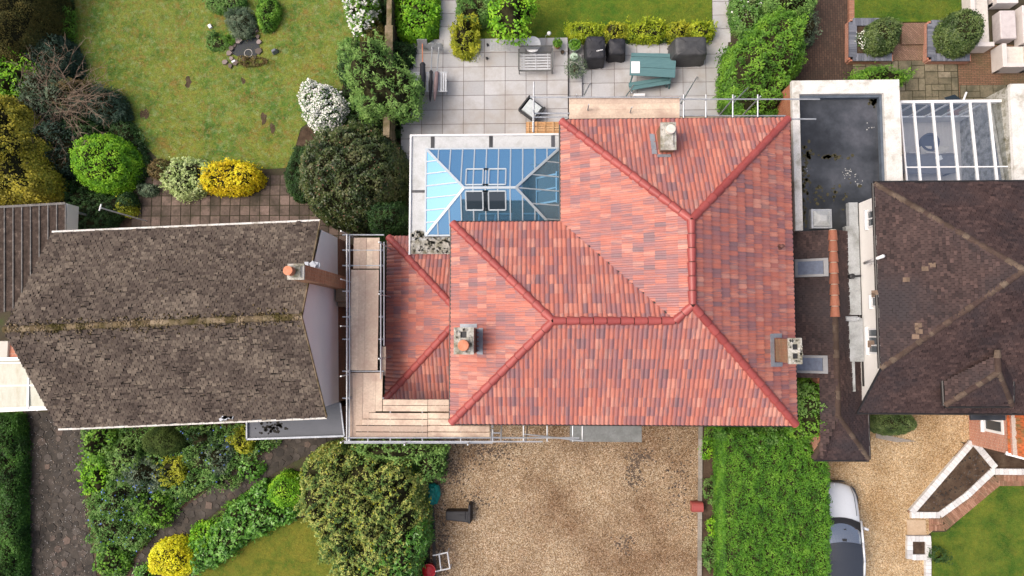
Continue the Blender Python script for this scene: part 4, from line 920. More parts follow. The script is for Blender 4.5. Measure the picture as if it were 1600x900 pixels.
# side extension with flat roof, skylight, brown tiled slopes
EX = thing('side_extension', 'flat black-roofed extension with white coping joined to a brown tiled garage roof between the houses', 'extension', (11, 3, 0))
o0, o1 = W(1237, 126, 3.2), W(1405, 126, 3.2); i0, i1 = W(1249, 147, 3.2), W(1381, 147, 3.2)
yb_ = W(1245, 360, 3.2).y; yr = 5.0
b = MB(); cpz = 3.2
b.box(o0.x, o1.x, i0.y, o0.y, 3.0, cpz, .5); b.box(o0.x, i0.x, yb_, i0.y-.001, 3.0, cpz-.001); b.box(i1.x, o1.x, yr-.1, i0.y-.001, 3.0, cpz-.001)
cop = b.build('parapet', MAT['dirtywhite'], EX); b = MB(); b.box(o0.x+.03, o1.x-.03, i0.y+.05, o0.y-.03, 0, 2.999); b.box(o0.x+.03, i0.x-.006, yb_, i0.y+.049, 0, 2.998); b.box(i1.x+.301, o1.x-.03, yr-.1, i0.y+.049, 0, 2.998); b.build('parapet_wall', MAT['orangebrick'], EX)
b = MB(); b.box(i0.x-.005, i1.x+.3, yb_+.001, i0.y+.005, 0, 2.86); b.build('flat_roof', MAT['bitumen'], EX)
b = MB(); b.box(i1.x-.1, i1.x-.003, yr-.1, i0.y-.003, 2.8, 3.05); b.box(i0.x+.003, i1.x-.102, i0.y-.1, i0.y-.003, 2.8, 3.04); b.build('upstand', m_noise('slate_blue_upstand', [(.07, .09, .12), (.12, .15, .19)], 3, .45), EX)
b = MB(); rgn = np.random.default_rng(31)
for cxp, cyp, n, s in ((1327, 270, 26, 5), (1341, 286, 10, 3), (1358, 200, 5, 4), (1262, 262, 4, 6)):
    for _ in range(n):
        q = W(cxp+rgn.normal(0, s), cyp+rgn.normal(0, s), 2.86); b.obox((q.x, q.y, 2.862), (rgn.uniform(.015, .045), rgn.uniform(.015, .045), .006), rgn.random()*3)
b.build('bird_droppings', plain('pale_lichen', (.4, .4, .38), .9), EX)
b = MB(); rgn = np.random.default_rng(32)
for cxp, cyp, n, sx, sy in ((1256, 300, 90, 4, 35), (1262, 240, 25, 4, 6), (1366, 160, 40, 4, 4), (1290, 300, 40, 25, 12), (1300, 245, 30, 12, 2)):
    for _ in range(n):
        q = W(cxp+rgn.normal(0, sx), cyp+rgn.normal(0, sy), 2.86)
        if i0.x+.05 < q.x < i1.x-.1 and yb_ < q.y < i0.y-.1: r = rgn.uniform(.02, .08); b.prism([(q.x+r*math.cos(k)*rgn.uniform(.6, 1.3), q.y+r*math.sin(k)*rgn.uniform(.6, 1.3)) for k in range(6)], 2.86, 2.867)
b.build('moss', m_noise('flat_roof_moss', [(.03, .03, .02), (.09, .08, .04)], 6, .95), EX)
q0, q1 = W(1269, 326, 3.1), W(1302, 356, 3.1); b = MB(); b.box(q0.x, q1.x, q1.y, q0.y, 2.86, 3.0); sk = b.build('skylight', MAT['galv'], EX)
b = MB(); m_ = (q0+q1)/2; hx_, hy_ = (q1.x-q0.x)/2-.06, (q0.y-q1.y)/2-.06
b.obox((m_.x, m_.y, 3.03), (hx_*2, hy_*2, .06), taper=.92); b.obox((m_.x, m_.y, 3.1), (hx_*1.84, hy_*1.84, .12), taper=.4)
b.build('dome', m_noise('dirty_dome', [(.3, .32, .33), (.5, .52, .53)], 4, .25), sk, bevel=.01)
# tiled part
gz = 2.62; rz_ = 3.55; rx = W(1306, 500, rz_).x; lx = 9.05; exr = W(1357, 680, gz).x; yE = W(1300, 718, gz).y; yTop = yb_-.02; yR = yE+1.7
yCut = W(1270, 590, 3).y; xCut = W(1277, 700, 2.9).x; zCut = gz+(xCut-lx)*(rz_-gz)/(rx-lx)
plaintiles([V3(lx, yTop, gz), V3(lx, yCut, gz), V3(rx, yCut, rz_), V3(rx, yTop, rz_)], 'roof_slope', MAT['plumtile'], EX, seed=41, **tp)
plaintiles([V3(xCut, yCut, zCut), V3(xCut, yE, zCut-.12), V3(rx, yR, rz_), V3(rx, yCut, rz_)], 'roof_slope', MAT['plumtile'], EX, seed=44, **tp)
plaintiles([V3(exr, yE, gz), V3(exr, yTop, gz), V3(rx, yTop, rz_), V3(rx, yR, rz_)], 'roof_slope', MAT['plumtile'], EX, seed=42, **tp)
plaintiles([V3(xCut, yE, gz), V3(exr, yE, gz), V3(rx, yR, rz_)], 'roof_slope', MAT['plumtile'], EX, seed=43, **tp)
ysp = W(1306, 495, rz_).y
ridgetiles([(V3(rx, ysp, rz_), V3(rx, yTop, rz_))], 'new_ridge_tiles', MAT['orangeridge'], EX, r=.15, L=.42, lift=0, seed=7, gap=.03, bed=MAT['mortar'])
ridgetiles([(V3(rx, yR, rz_), V3(rx, ysp, rz_)), (V3(xCut, yE, gz), V3(rx, yR, rz_)), (V3(exr, yE, gz), V3(rx, yR, rz_))], 'ridge_tiles', MAT['plumridge'], EX, r=.11, L=.3, lift=-.04, seed=8, up=.5)
b = MB(); b.box(xCut+.2, exr-.2, yE+.2, yTop, 0, gz-.02); b.box(lx+.2, xCut+.2, yCut+.2, yTop, 0, gz-.021); b.build('wall', MAT['redbrick_y'], EX)
b = MB(); gut(b, (xCut, yE, gz), (exr, yE, gz), (0, -1, 0)); gut(b, (exr, yE, gz), (exr, yl, gz), (1, 0, 0)); b.build('gutter', MAT['gutter'], EX)
for pa, pb in (((1243, 405), (1287, 433)), ((1243, 555), (1287, 583))):
    qa, qb = W(*pa, 3.1), W(*pb, 3.1); zf = lambda x: gz+(x-lx)*(rz_-gz)/(rx-lx)
    def pl(x0, x1, y0, y1, z): return [V3(x, y, zf(x)+k) for k in (-.02, z) for x, y in ((x0, y0), (x1, y0), (x1, y1), (x0, y1))]
    b = MB(); x0, x1, y0, y1 = qa.x, qb.x, qb.y, qa.y; f = .09
    b.hexa(pl(x0, x1, y0, y0+f, .09)); b.hexa(pl(x0, x1, y1-f, y1, .09)); b.hexa(pl(x0, x0+f, y0+f, y1-f, .09)); b.hexa(pl(x1-f*1.6, x1, y0+f, y1-f, .1))
    rw = b.build('roof_window', plain('grey_window_frame', (.14, .15, .17), .4), EX); b = MB(); b.hexa(pl(x0+f, x1-f*1.6, y0+f, y1-f, .06)); b.build('pane', MAT['rooflight'], rw)
# glass-roofed conservatory with its furniture seen through the panes
CN = thing('conservatory', 'white-barred glass-roofed conservatory behind the dark plum-tiled house', 'conservatory', (14, 7, 0))
za, zb2 = 2.6, 2.95
P = lambda t, s: Vector((lerp_(xa0, xb0, t), lerp_(ya0, yb0, s), lerp_(za, zb2, s)))
def lerp_(a, c, t): return a+(c-a)*t
xa0, xb0 = W(1406, 165, za).x, W(1574, 165, za).x; ya0 = W(1480, 159, za).y; yb0 = ey1-.35
b = MB(); b.face([P(0, 0), P(0, 1), P(1, 1), P(1, 0)]); b.build('glass_roof', MAT['clearglass'], CN)
b = MB()
for i in range(1, 6): bar(b, P((i-.28)/5.72*1.0, 0), P((i-.28)/5.72, 1), .075, .05)
bar(b, P(0, 0), P(1, 0), .1, .06); bar(b, P(0, .98), P(1, .98), .08, .05); bar(b, P(0, 0), P(0, 1), .05, .05); bar(b, P(1, 0), P(1, 1), .06, .06); bar(b, P(0, .64), P(1, .64), .045, .03); b.build('glazing_bar', MAT['whitepaint'], CN)
b = MB(); b.box(xa0, xb0, ya0, ya0+.06, 0, .7); b.box(xa0, xb0, ya0, ya0+.06, 2.3, 2.5)
for i in range(7): x = lerp_(xa0, xb0-.06, i/6); b.box(x, x+.06, ya0+.002, ya0+.058, .7, 2.3)
b.box(xb0-.05, xb0, yb0, ya0-.01, 0, 2.45); b.build('frame_wall', MAT['whitepaint'], CN)
b = MB(); b.box(xa0, xb0, yb0-.0, ya0-.01, .02, .05); b.build('floor_boards', m_noise('pale_floorboards', [(.55, .51, .48), (.66, .62, .58)], 2, .5, .1, .003, 20, .4, finemix=.2, stretch=(6, .4, 1)), CN)
b = MB(); q0, q1 = W(1578, 131, 3.2), W(1600, 287, 3.2); b.box(q0.x, XE, yb0+.1, q0.y, 3.05, 3.2); b.build('parapet', MAT['dirtywhite'], CN); b = MB(); b.box(q0.x+.03, XE-.03, yb0+.12, q0.y-.03, 0, 3.049); b.build('parapet_wall', MAT['mossconcrete'], CN)
q0 = W(1560, 145, 1.6); b = MB(); b.box(W(1548, 157, 1.2).x, xb0+.4, ya0+.07, ya0+.5, 0, 2.0); b.build('brick_pier', MAT['orangetile'], CN)
q = W(1504, 160, 2.4); b = MB(); b.obox(V3(q.x-.15, q.y+.22, 2.1), (.5, .45, .03), 0, M=Matrix.Rotation(math.radians(-35), 3, 'X') @ Matrix.Rotation(.4, 3, 'Z')); ow = b.build('open_window', MAT['glassdark'], CN); b = MB(); b.tube(V3(q.x, q.y+.05, 2.45), V3(q.x+.22, q.y+.42, 2.3), .04, 6); b.build('window_frame', MAT['whitepaint'], ow)
def G(px, py, z=.4): return W(px, py, z)
def seat(name, label, cx, cy, sx, sy, rz, z, mseat, mback, backside=1):
    q = G(cx, cy, z); t = thing(name, label, 'chair', (q.x, q.y, .05)); R = Matrix.Rotation(rz, 3, 'Z')
    b = MB(); b.obox((q.x, q.y, z), (sx, sy, .12), rz, taper=.95); b.build('seat', mseat, t, bevel=.03)
    b = MB(); o = R @ V3(0, backside*sy*.45, 0); b.obox((q.x+o.x, q.y+o.y, z+.25), (sx, .07, .5), rz); b.build('backrest', mback, t, bevel=.02)
    for i in (-1, 1):
        for j in (-1, 1):
            o = R @ V3(i*sx*.4, j*sy*.4, 0); b = MB(); b.tube((q.x+o.x, q.y+o.y, .05), (q.x+o.x, q.y+o.y, z-.05), .02, 6); b.build('leg', mback, t)
    return t
for i, (cx, lab) in enumerate(((1418, 'pale round-seated chair nearest the white coping, under the conservatory glass'), (1447, 'pale chair second from the white coping, under the conservatory glass'), (1474, 'pale chair third from the white coping, at the conservatory table'))):
    seat('dining_chair', lab, cx, 236, .45, .42, 0, .45, MAT['cushion'], MAT['sofawhite'], -1)['group'] = 'chairs under the conservatory glass'
q = G(1450, 256, .75); t = thing('dining_table', 'long grey dining table under the conservatory glass', 'table', (q.x, q.y, .05)); b = MB(); b.obox((q.x, q.y, .74), (2.2, .8, .05), 0); b.build('tabletop', plain('grey_wood', (.2, .2, .22), .5), t, bevel=.01)
for i in (-1, 1):
    for j in (-1, 1): b = MB(); b.box(q.x+i*1.0-.03, q.x+i*1.0+.03, q.y+j*.33-.03, q.y+j*.33+.03, .05, .71); b.build('leg', plain('dark_leg', (.08, .08, .09), .5), t)
q = G(1457, 220, .7); b = MB(); b.lathe((q.x, q.y, .05), [(.2, 0), (.36, .3), (.38, .5), (.3, .52), (.28, .4)], 20); tag(b.build('tub_chair', plain('charcoal_fabric', (.06, .07, .1), .9)), 'round charcoal tub chair under the conservatory glass', 'chair')
q = G(1468, 247, .8); b = MB(); b.obox((q.x, q.y, .772), (.25, .18, .012), .4); tag(b.build('paper_sheet', MAT['whitepaint']), 'white papers lying on the conservatory table', 'paper')
q = G(1535, 250, .5); t = thing('grey_sofa', 'slate grey sofa at the right end under the conservatory glass', 'sofa', (q.x, q.y, .05))
b = MB(); b.box(q.x-.35, q.x+.35, q.y-.8, q.y+.8, .05, .42); b.build('seat', plain('slate_fabric', (.13, .17, .22), .9), t, bevel=.04); b = MB(); b.box(q.x+.35, q.x+.55, q.y-.8, q.y+.8, .05, .8); b.build('backrest', plain('slate_fabric', (.13, .17, .22), .9), t, bevel=.04)
# ================================================================== SCAFFOLDING
def scaffold(name, label, loc): return thing(name, label, 'scaffolding', loc)
def tubes(root, pts, nm, r=.026):
    for p0, p1 in pts: b = MB(); b.tube(p0, p1, r, 8); b.build(nm, MAT['galv'], root)
def plank(root, px0, py0, px1, py1, z, val=None, th=.04):
    a, c = W(px0, py0, z), W(px1, py1, z); b = MB(); x0, x1 = sorted((a.x, c.x)); y0, y1 = sorted((a.y, c.y)); g = .011
    zz = z-th+RNG.uniform(-.012, .012); gy = .006 if abs(x1-x0) > abs(y1-y0) else g; b.box(x0+(.004 if gy < g else .013), x1-(.004 if gy < g else .013), y0+gy, y1-gy, zz, zz+th, RNG.random() if val is None else val)
    return b.build('scaffold_board', MAT['board'], root)
SA = scaffold('scaffolding', 'L-shaped tube scaffolding with timber decks wrapping the left and front of the red-roofed house', (-6.2, 0, 0))
zd = 4.4
for i in range(4): plank(SA, 552+i*10.2, 371, 552+(i+1)*10.2, 420, zd-.05)
for i in range(4): plank(SA, 548+i*10.6, 421, 548+(i+1)*10.6, 579, zd)
for i, e in enumerate((684, 665, 655, 645, 643)): plank(SA, 546+i*10.3, 582, 546+(i+1)*10.3, e, zd-.03)
for i in range(2):
    plank(SA, 598, 624+i*9.6, 668, 624+(i+1)*9.6, zd-.02); plank(SA, 668.5, 624+i*9.6, 712, 624+(i+1)*9.6, zd-.02)
xs0 = (576.5, 566, 556, 556)
for i in range(4):
    plank(SA, xs0[i], 645+i*10, 668, 645+(i+1)*10, zd+.02, .75 if i < 2 else .12); plank(SA, 668.5, 645+i*10, 765, 645+(i+1)*10, zd+.02, .7)
plank(SA, 594, 541, 603, 587, zd-.3)
T_ = []
for px_ in (542, 546): T_.append((W(px_, 366, zd+(.9 if px_ == 542 else .1)), W(px_, 690, zd+(.9 if px_ == 542 else .1))))
for px_, y1_ in ((595, 592), (600, 540)): T_.append((W(px_, 378, zd+(.0 if px_ == 600 else .1)), W(px_, y1_, zd+(.0 if px_ == 600 else .1))))
for py_, x1_, zz in ((684, 905, zd+.1), (690, 848, zd+.9), (692, 770, zd+.5)): T_.append((W(538, py_, zz), W(x1_, py_, zz)))
T_.append((W(818, 678, zd), W(912, 689, zd)))
tubes(SA, T_, 'ledger')
T_ = []
for py_ in (367, 391, 415, 455, 495, 530, 580, 622): T_.append((W(535, py_, zd-.07), W(600, py_, zd-.07)))
for px_ in (575, 610, 660, 720, 770, 818, 855, 895, 910): T_.append((W(px_, 640, zd-.1), W(px_, 690, zd-.1)))
tubes(SA, T_, 'transom')
T_ = []
for px_, py_, zt in ((546, 368, 5.5), (546, 440, 5.5), (546, 510, 5.5), (546, 585, 5.5), (546, 684, 5.5), (640, 688, 5.4), (735, 688, 5.4), (822, 686, 5.0)):
    q = W(px_, py_, zd); T_.append((V3(q.x, q.y, 0), V3(q.x, q.y, zt)))
for px_, py_ in ((597, 380), (597, 460), (597, 560)): q = W(px_, py_, zd); T_.append((V3(q.x-.05, q.y, 0), V3(q.x-.05, q.y, 4.7)))
tubes(SA, T_, 'standard')
# couplers
b = MB()
for py_ in (391, 415, 455, 495, 530, 580, 622, 688): q = W(546, py_, zd); b.obox((q.x, q.y, zd), (.09, .09, .1), RNG.random()); q = W(596, py_, zd); (py_ < 560) and b.obox((q.x, q.y, zd+.02), (.08, .08, .09), RNG.random())
b.build('coupler', MAT['lead'], SA)['kind'] = 'stuff'
q0, q1 = W(775, 664, 4.9), W(775, 690, 4.9); LD = thing('ladder', 'short brown ladder head poking out at the right end of the front scaffold deck', 'ladder', (q0.x, q0.y, 0))
for s in (-1, 1): b = MB(); b.tube((q0.x+s*.17, q0.y+.3, 4.2), (q1.x+s*.17, q1.y, 4.9), .025, 6); b.build('stile', MAT['galv'], LD)
for i in range(6): t = i/5.5; b = MB(); b.tube((q0.x-.17, lerp_(q0.y+.25, q1.y+.06, t), lerp_(4.25, 4.86, t)), (q0.x+.17, lerp_(q0.y+.25, q1.y+.06, t), lerp_(4.25, 4.86, t)), .022, 6); b.build('rung', MAT['mossridge'] if i < 4 else MAT['lead'], LD)
SB = scaffold('scaffolding', 'rear tube scaffolding with a pale timber deck along the top eaves of the red-roofed house', (3.5, 8.2, 0))
zd = 4.7
for i in range(4): plank(SB, 889, 152+i*9.2, 1062, 152+(i+1)*9.2, zd, (.9, .55, .8, .35)[i])
plank(SB, 1062, 181, 1158, 184.5, zd-.1, .6)
T_ = []
for x0_, x1_, py_, zz in ((828, 1062, 152, zd+.1), (835, 890, 177, zd), (833, 890, 183, zd-.1), (1062, 1281, 155, zd+.1), (1062, 1228, 181, zd-.05), (1180, 1275, 186, zd-.05)): T_.append((W(x0_, py_, zz), W(x1_, py_, zz)))
tubes(SB, T_, 'ledger')
tubes(SB, [(W(x, 148, zd+.03), W(x, 190, zd+.03)) for x in (1068, 1103, 1145, 1184)], 'transom', .03)
T_ = []
for px_, py_, zt in ((834, 178, 5.2), (918, 172, 5.3), (984, 176, 5.3), (1062, 156, 5.0), (1145, 155, 5.0), (1184, 155, 5.0), (834, 153, 4.9), (984, 152, 5.2), (900, 152, 5.0)):
    q = W(px_, py_, zd); T_.append((V3(q.x, q.y, 0), V3(q.x, q.y, zt)))
tubes(SB, T_, 'standard')
tubes(SB, [(W(1064, 162, zd-.3), W(1089, 120, .05)), (W(912, 150, zd-.3), W(922, 130, .05)), (W(1146, 160, zd-.2), W(1172, 134, 2.0)), (W(977, 152, zd-.1), W(990, 133, 3.0))], 'brace')
tubes(SB, [(W(834, 128, 4.8), W(833, 206, 4.8))], 'guard_rail', .03)
q0, q1 = W(822, 190, 1.3), W(877, 208, 1.3); b = MB(); rgn = np.random.default_rng(3)
for i in range(5): y = lerp_(q0.y, q1.y, i/5); b.box(q0.x, q1.x+.6, y, lerp_(q0.y, q1.y, (i+.85)/5), 1.2, 1.25, rgn.random())
for i in range(5): x = lerp_(q0.x+.1, q1.x, i/4); b.box(x-.03, x+.03, q1.y, q0.y, 1.25, 1.29, rgn.random())
for sx in (q0.x+.1, q1.x): b.box(sx-.05, sx+.05, q1.y+.1, q0.y-.1, .3, 1.2)
tag(b.build('timber_trestle', MAT['newwood']), 'orange timber trestle of slats beside the glass lantern at the patio edge', 'trestle')
# ================================================================== PATIO FURNITURE
ZU = .30
def pot(name, label, cx, cy, r, h, z, m, plant=None, leaf=(.09, .04), spread=1.0, ph=.3, cat='plant pot', lean=0):
    q = W(cx, cy, z+h); t = thing(name, label, cat, (q.x, q.y, z)); b = MB()
    b.lathe((q.x, q.y, z), [(r*.7, 0), (r*.95, h*.9), (r*1.05, h*.9), (r*1.05, h), (r*.9, h), (r*.88, h-.05), (.01, h-.05)], 22, mi=0); b.build('pot_body', m, t, smooth=False)
    b = MB(); b.lathe((q.x, q.y, z+h-.06), [(r*.9, 0), (r*.88, .015)], 18); b.build('compost', MAT['soil'], t)
    if plant:
        rng = np.random.default_rng(int(cx)); n = int(90*spread/max(.05, leaf[0]*10)*3); a = rng.random(n)*6.28; rr = np.sqrt(rng.random(n))*r*1.15*spread
        PP = np.stack([q.x+rr*np.cos(a)+lean*(rng.random(n)), q.y+rr*np.sin(a), z+h+ph*rng.random(n)*(1-.5*(rr/(r*1.2*spread))**2)], 1)
        Nn = np.stack([np.cos(a)*.5, np.sin(a)*.5, np.ones(n)], 1)+rng.normal(0, .4, (n, 3)); Nn /= np.linalg.norm(Nn, axis=1)[:, None]
        quads_mesh('foliage', leafquads(PP, Nn, leaf[0], leaf[1], rng, .1), rng.random(n), np.zeros(n), [plant], parent=t)
    return t
LF = {
 'grasshedge': leafm('dark_hedge_leaf', [(.015, .05, .008), (.035, .11, .012), (.065, .17, .02)]),  # own darker green of the strip hedge
 'lime': leafm('lime_leaf', [(.07, .2, .012), (.17, .40, .015), (.30, .52, .03)]),
 'bright': leafm('bright_green_leaf', [(.05, .13, .015), (.10, .24, .02), (.19, .36, .035)]),
 'hedge': leafm('hedge_leaf', [(.022, .08, .008), (.058, .175, .012), (.10, .26, .018), (.17, .34, .035)]),
 'airy': leafm('airy_green_leaf', [(.07, .16, .03), (.15, .28, .06), (.24, .38, .1)]),
 'dark': leafm('dark_glossy_leaf', [(.018, .035, .01), (.04, .07, .018), (.08, .11, .03), (.12, .13, .05)], .4, .5),
 'darkgreen': leafm('dark_green_leaf', [(.012, .035, .01), (.025, .07, .015), (.05, .11, .025)]),
 'conifer': leafm('brown_conifer', [(.03, .035, .008), (.06, .06, .012), (.11, .09, .02), (.07, .08, .02)], .8),
 'bluegreen': leafm('blue_green_leaf', [(.015, .035, .02), (.03, .065, .04), (.07, .12, .085)], .5),
 'greygreen': leafm('grey_green_leaf', [(.05, .09, .05), (.10, .15, .09), (.2, .25, .16)], .7),
 'olive': leafm('yellow_olive_leaf', [(.17, .16, .02), (.34, .30, .03), (.52, .45, .05), (.28, .30, .05)]),
 'variegated': leafm('cream_variegated_leaf', [(.25, .34, .10), (.4, .5, .2), (.55, .62, .32)]),
 'gold': leafm('golden_leaf', [(.45, .32, .01), (.75, .56, .012), (.85, .68, .03)]),
 'yellow': leafm('lemon_yellow_leaf', [(.5, .42, .01), (.78, .68, .015), (.85, .76, .05)]),
 'yellowgreen': leafm('yellow_green_leaf', [(.14, .18, .012), (.3, .33, .02), (.42, .42, .03)]),
 'chartreuse': leafm('chartreuse_leaf', [(.13, .20, .012), (.28, .36, .015), (.42, .48, .03)]),
 'elaeagnus': leafm('cream_edged_leaf', [(.045, .10, .02), (.10, .18, .04), (.22, .29, .06), (.42, .42, .11), (.13, .24, .06)]),
 'laurel': leafm('laurel_leaf', [(.05, .15, .02), (.10, .27, .03), (.19, .38, .07)], .35, .5),
 'mixed': leafm('mixed_bed_leaf', [(.04, .11, .02), (.09, .21, .035), (.16, .3, .07), (.13, .18, .06)]),
 'box': leafm('topiary_leaf', [(.03, .06, .012), (.055, .10, .022), (.15, .21, .06), (.045, .08, .018)], .45, .5),
 'domed': leafm('domed_conifer', [(.03, .06, .012), (.06, .10, .018), (.09, .14, .03)], .8),
 'russet': leafm('russet_leaf', [(.08, .06, .02), (.16, .11, .04), (.12, .14, .03)]),
 'white': plain('white_petal', (.8, .8, .76), .8, var=.05), 'blue': plain('blue_petal', (.12, .2, .6), .8), 'pinkbud': plain('brown_pink_bud', (.22, .11, .07), .8)}
# toppled parasols over a slatted table
q0, q1 = W(641, 114, .95), W(699, 142, .95); t = thing('garden_table', 'white slatted metal table under the folded parasols beside the fence', 'table', ((q0.x+q1.x)/2, (q0.y+q1.y)/2, ZU))
b = MB(); n = 16
for i in range(n): x = lerp_(q0.x, q1.x, i/n); b.box(x, x+(q1.x-q0.x)/n*.6, q1.y, q0.y, .93, .95)
b.box(q0.x, q1.x, q1.y-.03, q1.y, .915, .965); b.box(q0.x, q1.x, q0.y, q0.y+.03, .915, .965); b.build('tabletop', plain('pale_grey_metal', (.52, .55, .58), .5, .3), t)
for x in (q0.x+.1, q1.x-.1):
    for y in (q0.y-.1, q1.y+.1): b = MB(); b.tube((x, y, ZU), (x, y, .93), .02, 6); b.build('leg', MAT['galv'], t)
for i, (bx_, by_, tx, ty, r, mm, lab, L0_) in enumerate(((660, 68, 661, 152, .12, 'fabric', 'folded black parasol lying on the slatted table, the fattest and leftmost', 98), (675, 72, 672, 159, .075, 'fabric', 'slim folded black parasol lying beside the taupe one', 110), (686, 73, 679, 158, .09, 'taupe', 'folded taupe parasol lying on the slatted table', 112))):
    z0_, z1_ = 1.02, 1.06; pb = W(bx_, by_, .75); pe = W(tx, ty, z1_+.02); t = thing('parasol', lab, 'parasol', (pb.x, pb.y, ZU)); ps = W(lerp_(bx_, tx, (L0_-by_)/(ty-by_)), L0_, z0_+.05)
    dirv = (pe-pb).normalized()
    b = MB(); b.tube(pb, ps, .025, 8); b.build('pole', MAT['galv'] if i else MAT['terracotta'], t)
    b = MB(); k = 14; pr = [(.0, .6), (.05, 1.05), (.12, .9), (.4, 1.1), (.7, .85), (.9, .55), (1, .15)]
    for j in range(len(pr)-1): b.tube(ps.lerp(pe, pr[j][0]), ps.lerp(pe, pr[j+1][0]), r*pr[j][1], 12, r*pr[j+1][1], cap=(j in (0, len(pr)-2)))
    b.build('folded_canopy', MAT[mm], t, smooth=True)
    b = MB(); R = Matrix.Rotation(math.radians(62), 3, 'X')
    if i == 0: b.obox(pb, (.42, .42, .06), 0, M=R)
    else:
        Q_ = [pb+R @ V3(.19*math.cos(a_*.2618*1.0), .19*math.sin(a_*.2618), 0) for a_ in range(24)]; nn_ = R @ V3(0, 0, .05)
        b.face(list(reversed(Q_))); b.face([p+nn_ for p in Q_]); [b.face([Q_[j], Q_[(j+1) % 24], Q_[(j+1) % 24]+nn_, Q_[j]+nn_]) for j in range(24)]
    b.build('base_plate', MAT['galv'], t)
# metal bench
q0, q1 = W(811, 80, .7), W(863, 112, .6); bm_ = plain('bronze_grey_metal', (.13, .135, .13), .5, .3); sl_ = plain('pale_slat', (.5, .52, .54), .6)
t = thing('garden_bench', 'grey metal garden bench with pale slatted seat facing the house', 'bench', ((q0.x+q1.x)/2, (q0.y+q1.y)/2, ZU)); x0, x1, y1_, y0_ = q0.x, q1.x, q0.y, q1.y
b = MB()
for i in range(6): y = lerp_(y0_+.08, y1_-.18, i/5); b.box(x0+.08, x1-.08, y-.03, y+.03, .70, .72)
for x in (x0+.2, (x0+x1)/2, x1-.2): b.box(x-.02, x+.02, y0_+.04, y1_-.12, .722, .74)
b.build('seat', sl_, t)
b = MB(); n = 30
for i in range(n): x = lerp_(x0+.05, x1-.05, i/(n-1)); b.tube((x, y1_-.12, .72), (x, y1_+.02, 1.15), .012, 5)
b.tube((x0, y1_+.02, 1.16), (x1, y1_+.02, 1.16), .03, 8); b.tube((x0, y1_-.1, .8), (x1, y1_-.1, .8), .02, 8); b.build('backrest', bm_, t)
for x in (x0, x1):
    b = MB(); b.box(x-.035, x+.035, y0_, y1_, .92, .95); b.build('armrest', bm_, t)
    for y in (y0_+.03, y1_-.06): b = MB(); b.tube((x, y, ZU), (x, y, .93), .022, 6); b.build('leg', bm_, t)
b = MB(); b.box(x0, x1, y0_, y0_+.05, .66, .72); b.build('front_rail', bm_, t)
q = W(832, 69, .95); t = thing('round_table', 'round white table behind the metal bench', 'table', (q.x, q.y, ZU)); b = MB(); b.lathe((q.x, q.y, .92), [(.30, 0), (.34, .01), (.34, .03), (.33, .035)], 28); b.build('tabletop', MAT['whitepaint'], t); b = MB(); b.lathe((q.x, q.y, ZU), [(.2, 0), (.2, .02), (.03, .05), (.03, .62)], 14); b.build('pedestal', MAT['whitepaint'], t)
q = W(858, 52, 1.1); t = thing('garden_lamp', 'small white globe lamp on a bent stick at the lawn edge', 'garden lamp', (q.x, q.y, 0)); b = MB(); b.lathe((q.x, q.y, 1.02), [(.02, 0), (.07, .03), (.09, .08), (.07, .13), (.02, .16)], 16); b.build('globe', MAT['whitepaint'], t, smooth=True)
b = MB(); p_ = W(852, 72, ZU); b.tube(p_, (p_.x, p_.y+.1, 1.1), .01, 5); b.tube((p_.x, p_.y+.1, 1.1), (q.x, q.y, 1.12), .01, 5); b.build('stick', MAT['galv'], t)
pot('plant_pot', 'terracotta pot with a spiky green plant beside the white table', 871, 68, .16, .3, ZU, MAT['terracotta'], LF['bright'], (.14, .03), 1.1, .25)
pot('plant_pot', 'tiny dark empty pot next to the terracotta pot', 879, 81, .08, .14, ZU, plain('dark_pot', (.06, .06, .05), .7))
pot('planter', 'grey-rimmed round planter full of bright green leaves', 898, 70, .26, .42, .15, plain('grey_planter', (.3, .34, .32), .6), LF['bright'], (.1, .06), .85, .15)
q = W(897, 88, .4); b = MB(); b.lathe((q.x, q.y, .15), [(.14, 0), (.16, .2), (.17, .2), (.17, .24), (.15, .25)], 20); tag(b.build('lidded_tub', plain('pale_green_plastic', (.42, .56, .44), .5)), 'small pale green lidded tub between two potted plants', 'tub')
pot('plant_pot', 'black pot with a sprawling olive-green shrub on the patio step', 897, 107, .21, .35, .15, MAT['black'], LF['greygreen'], (.1, .03), 2.0, .5, lean=.15)
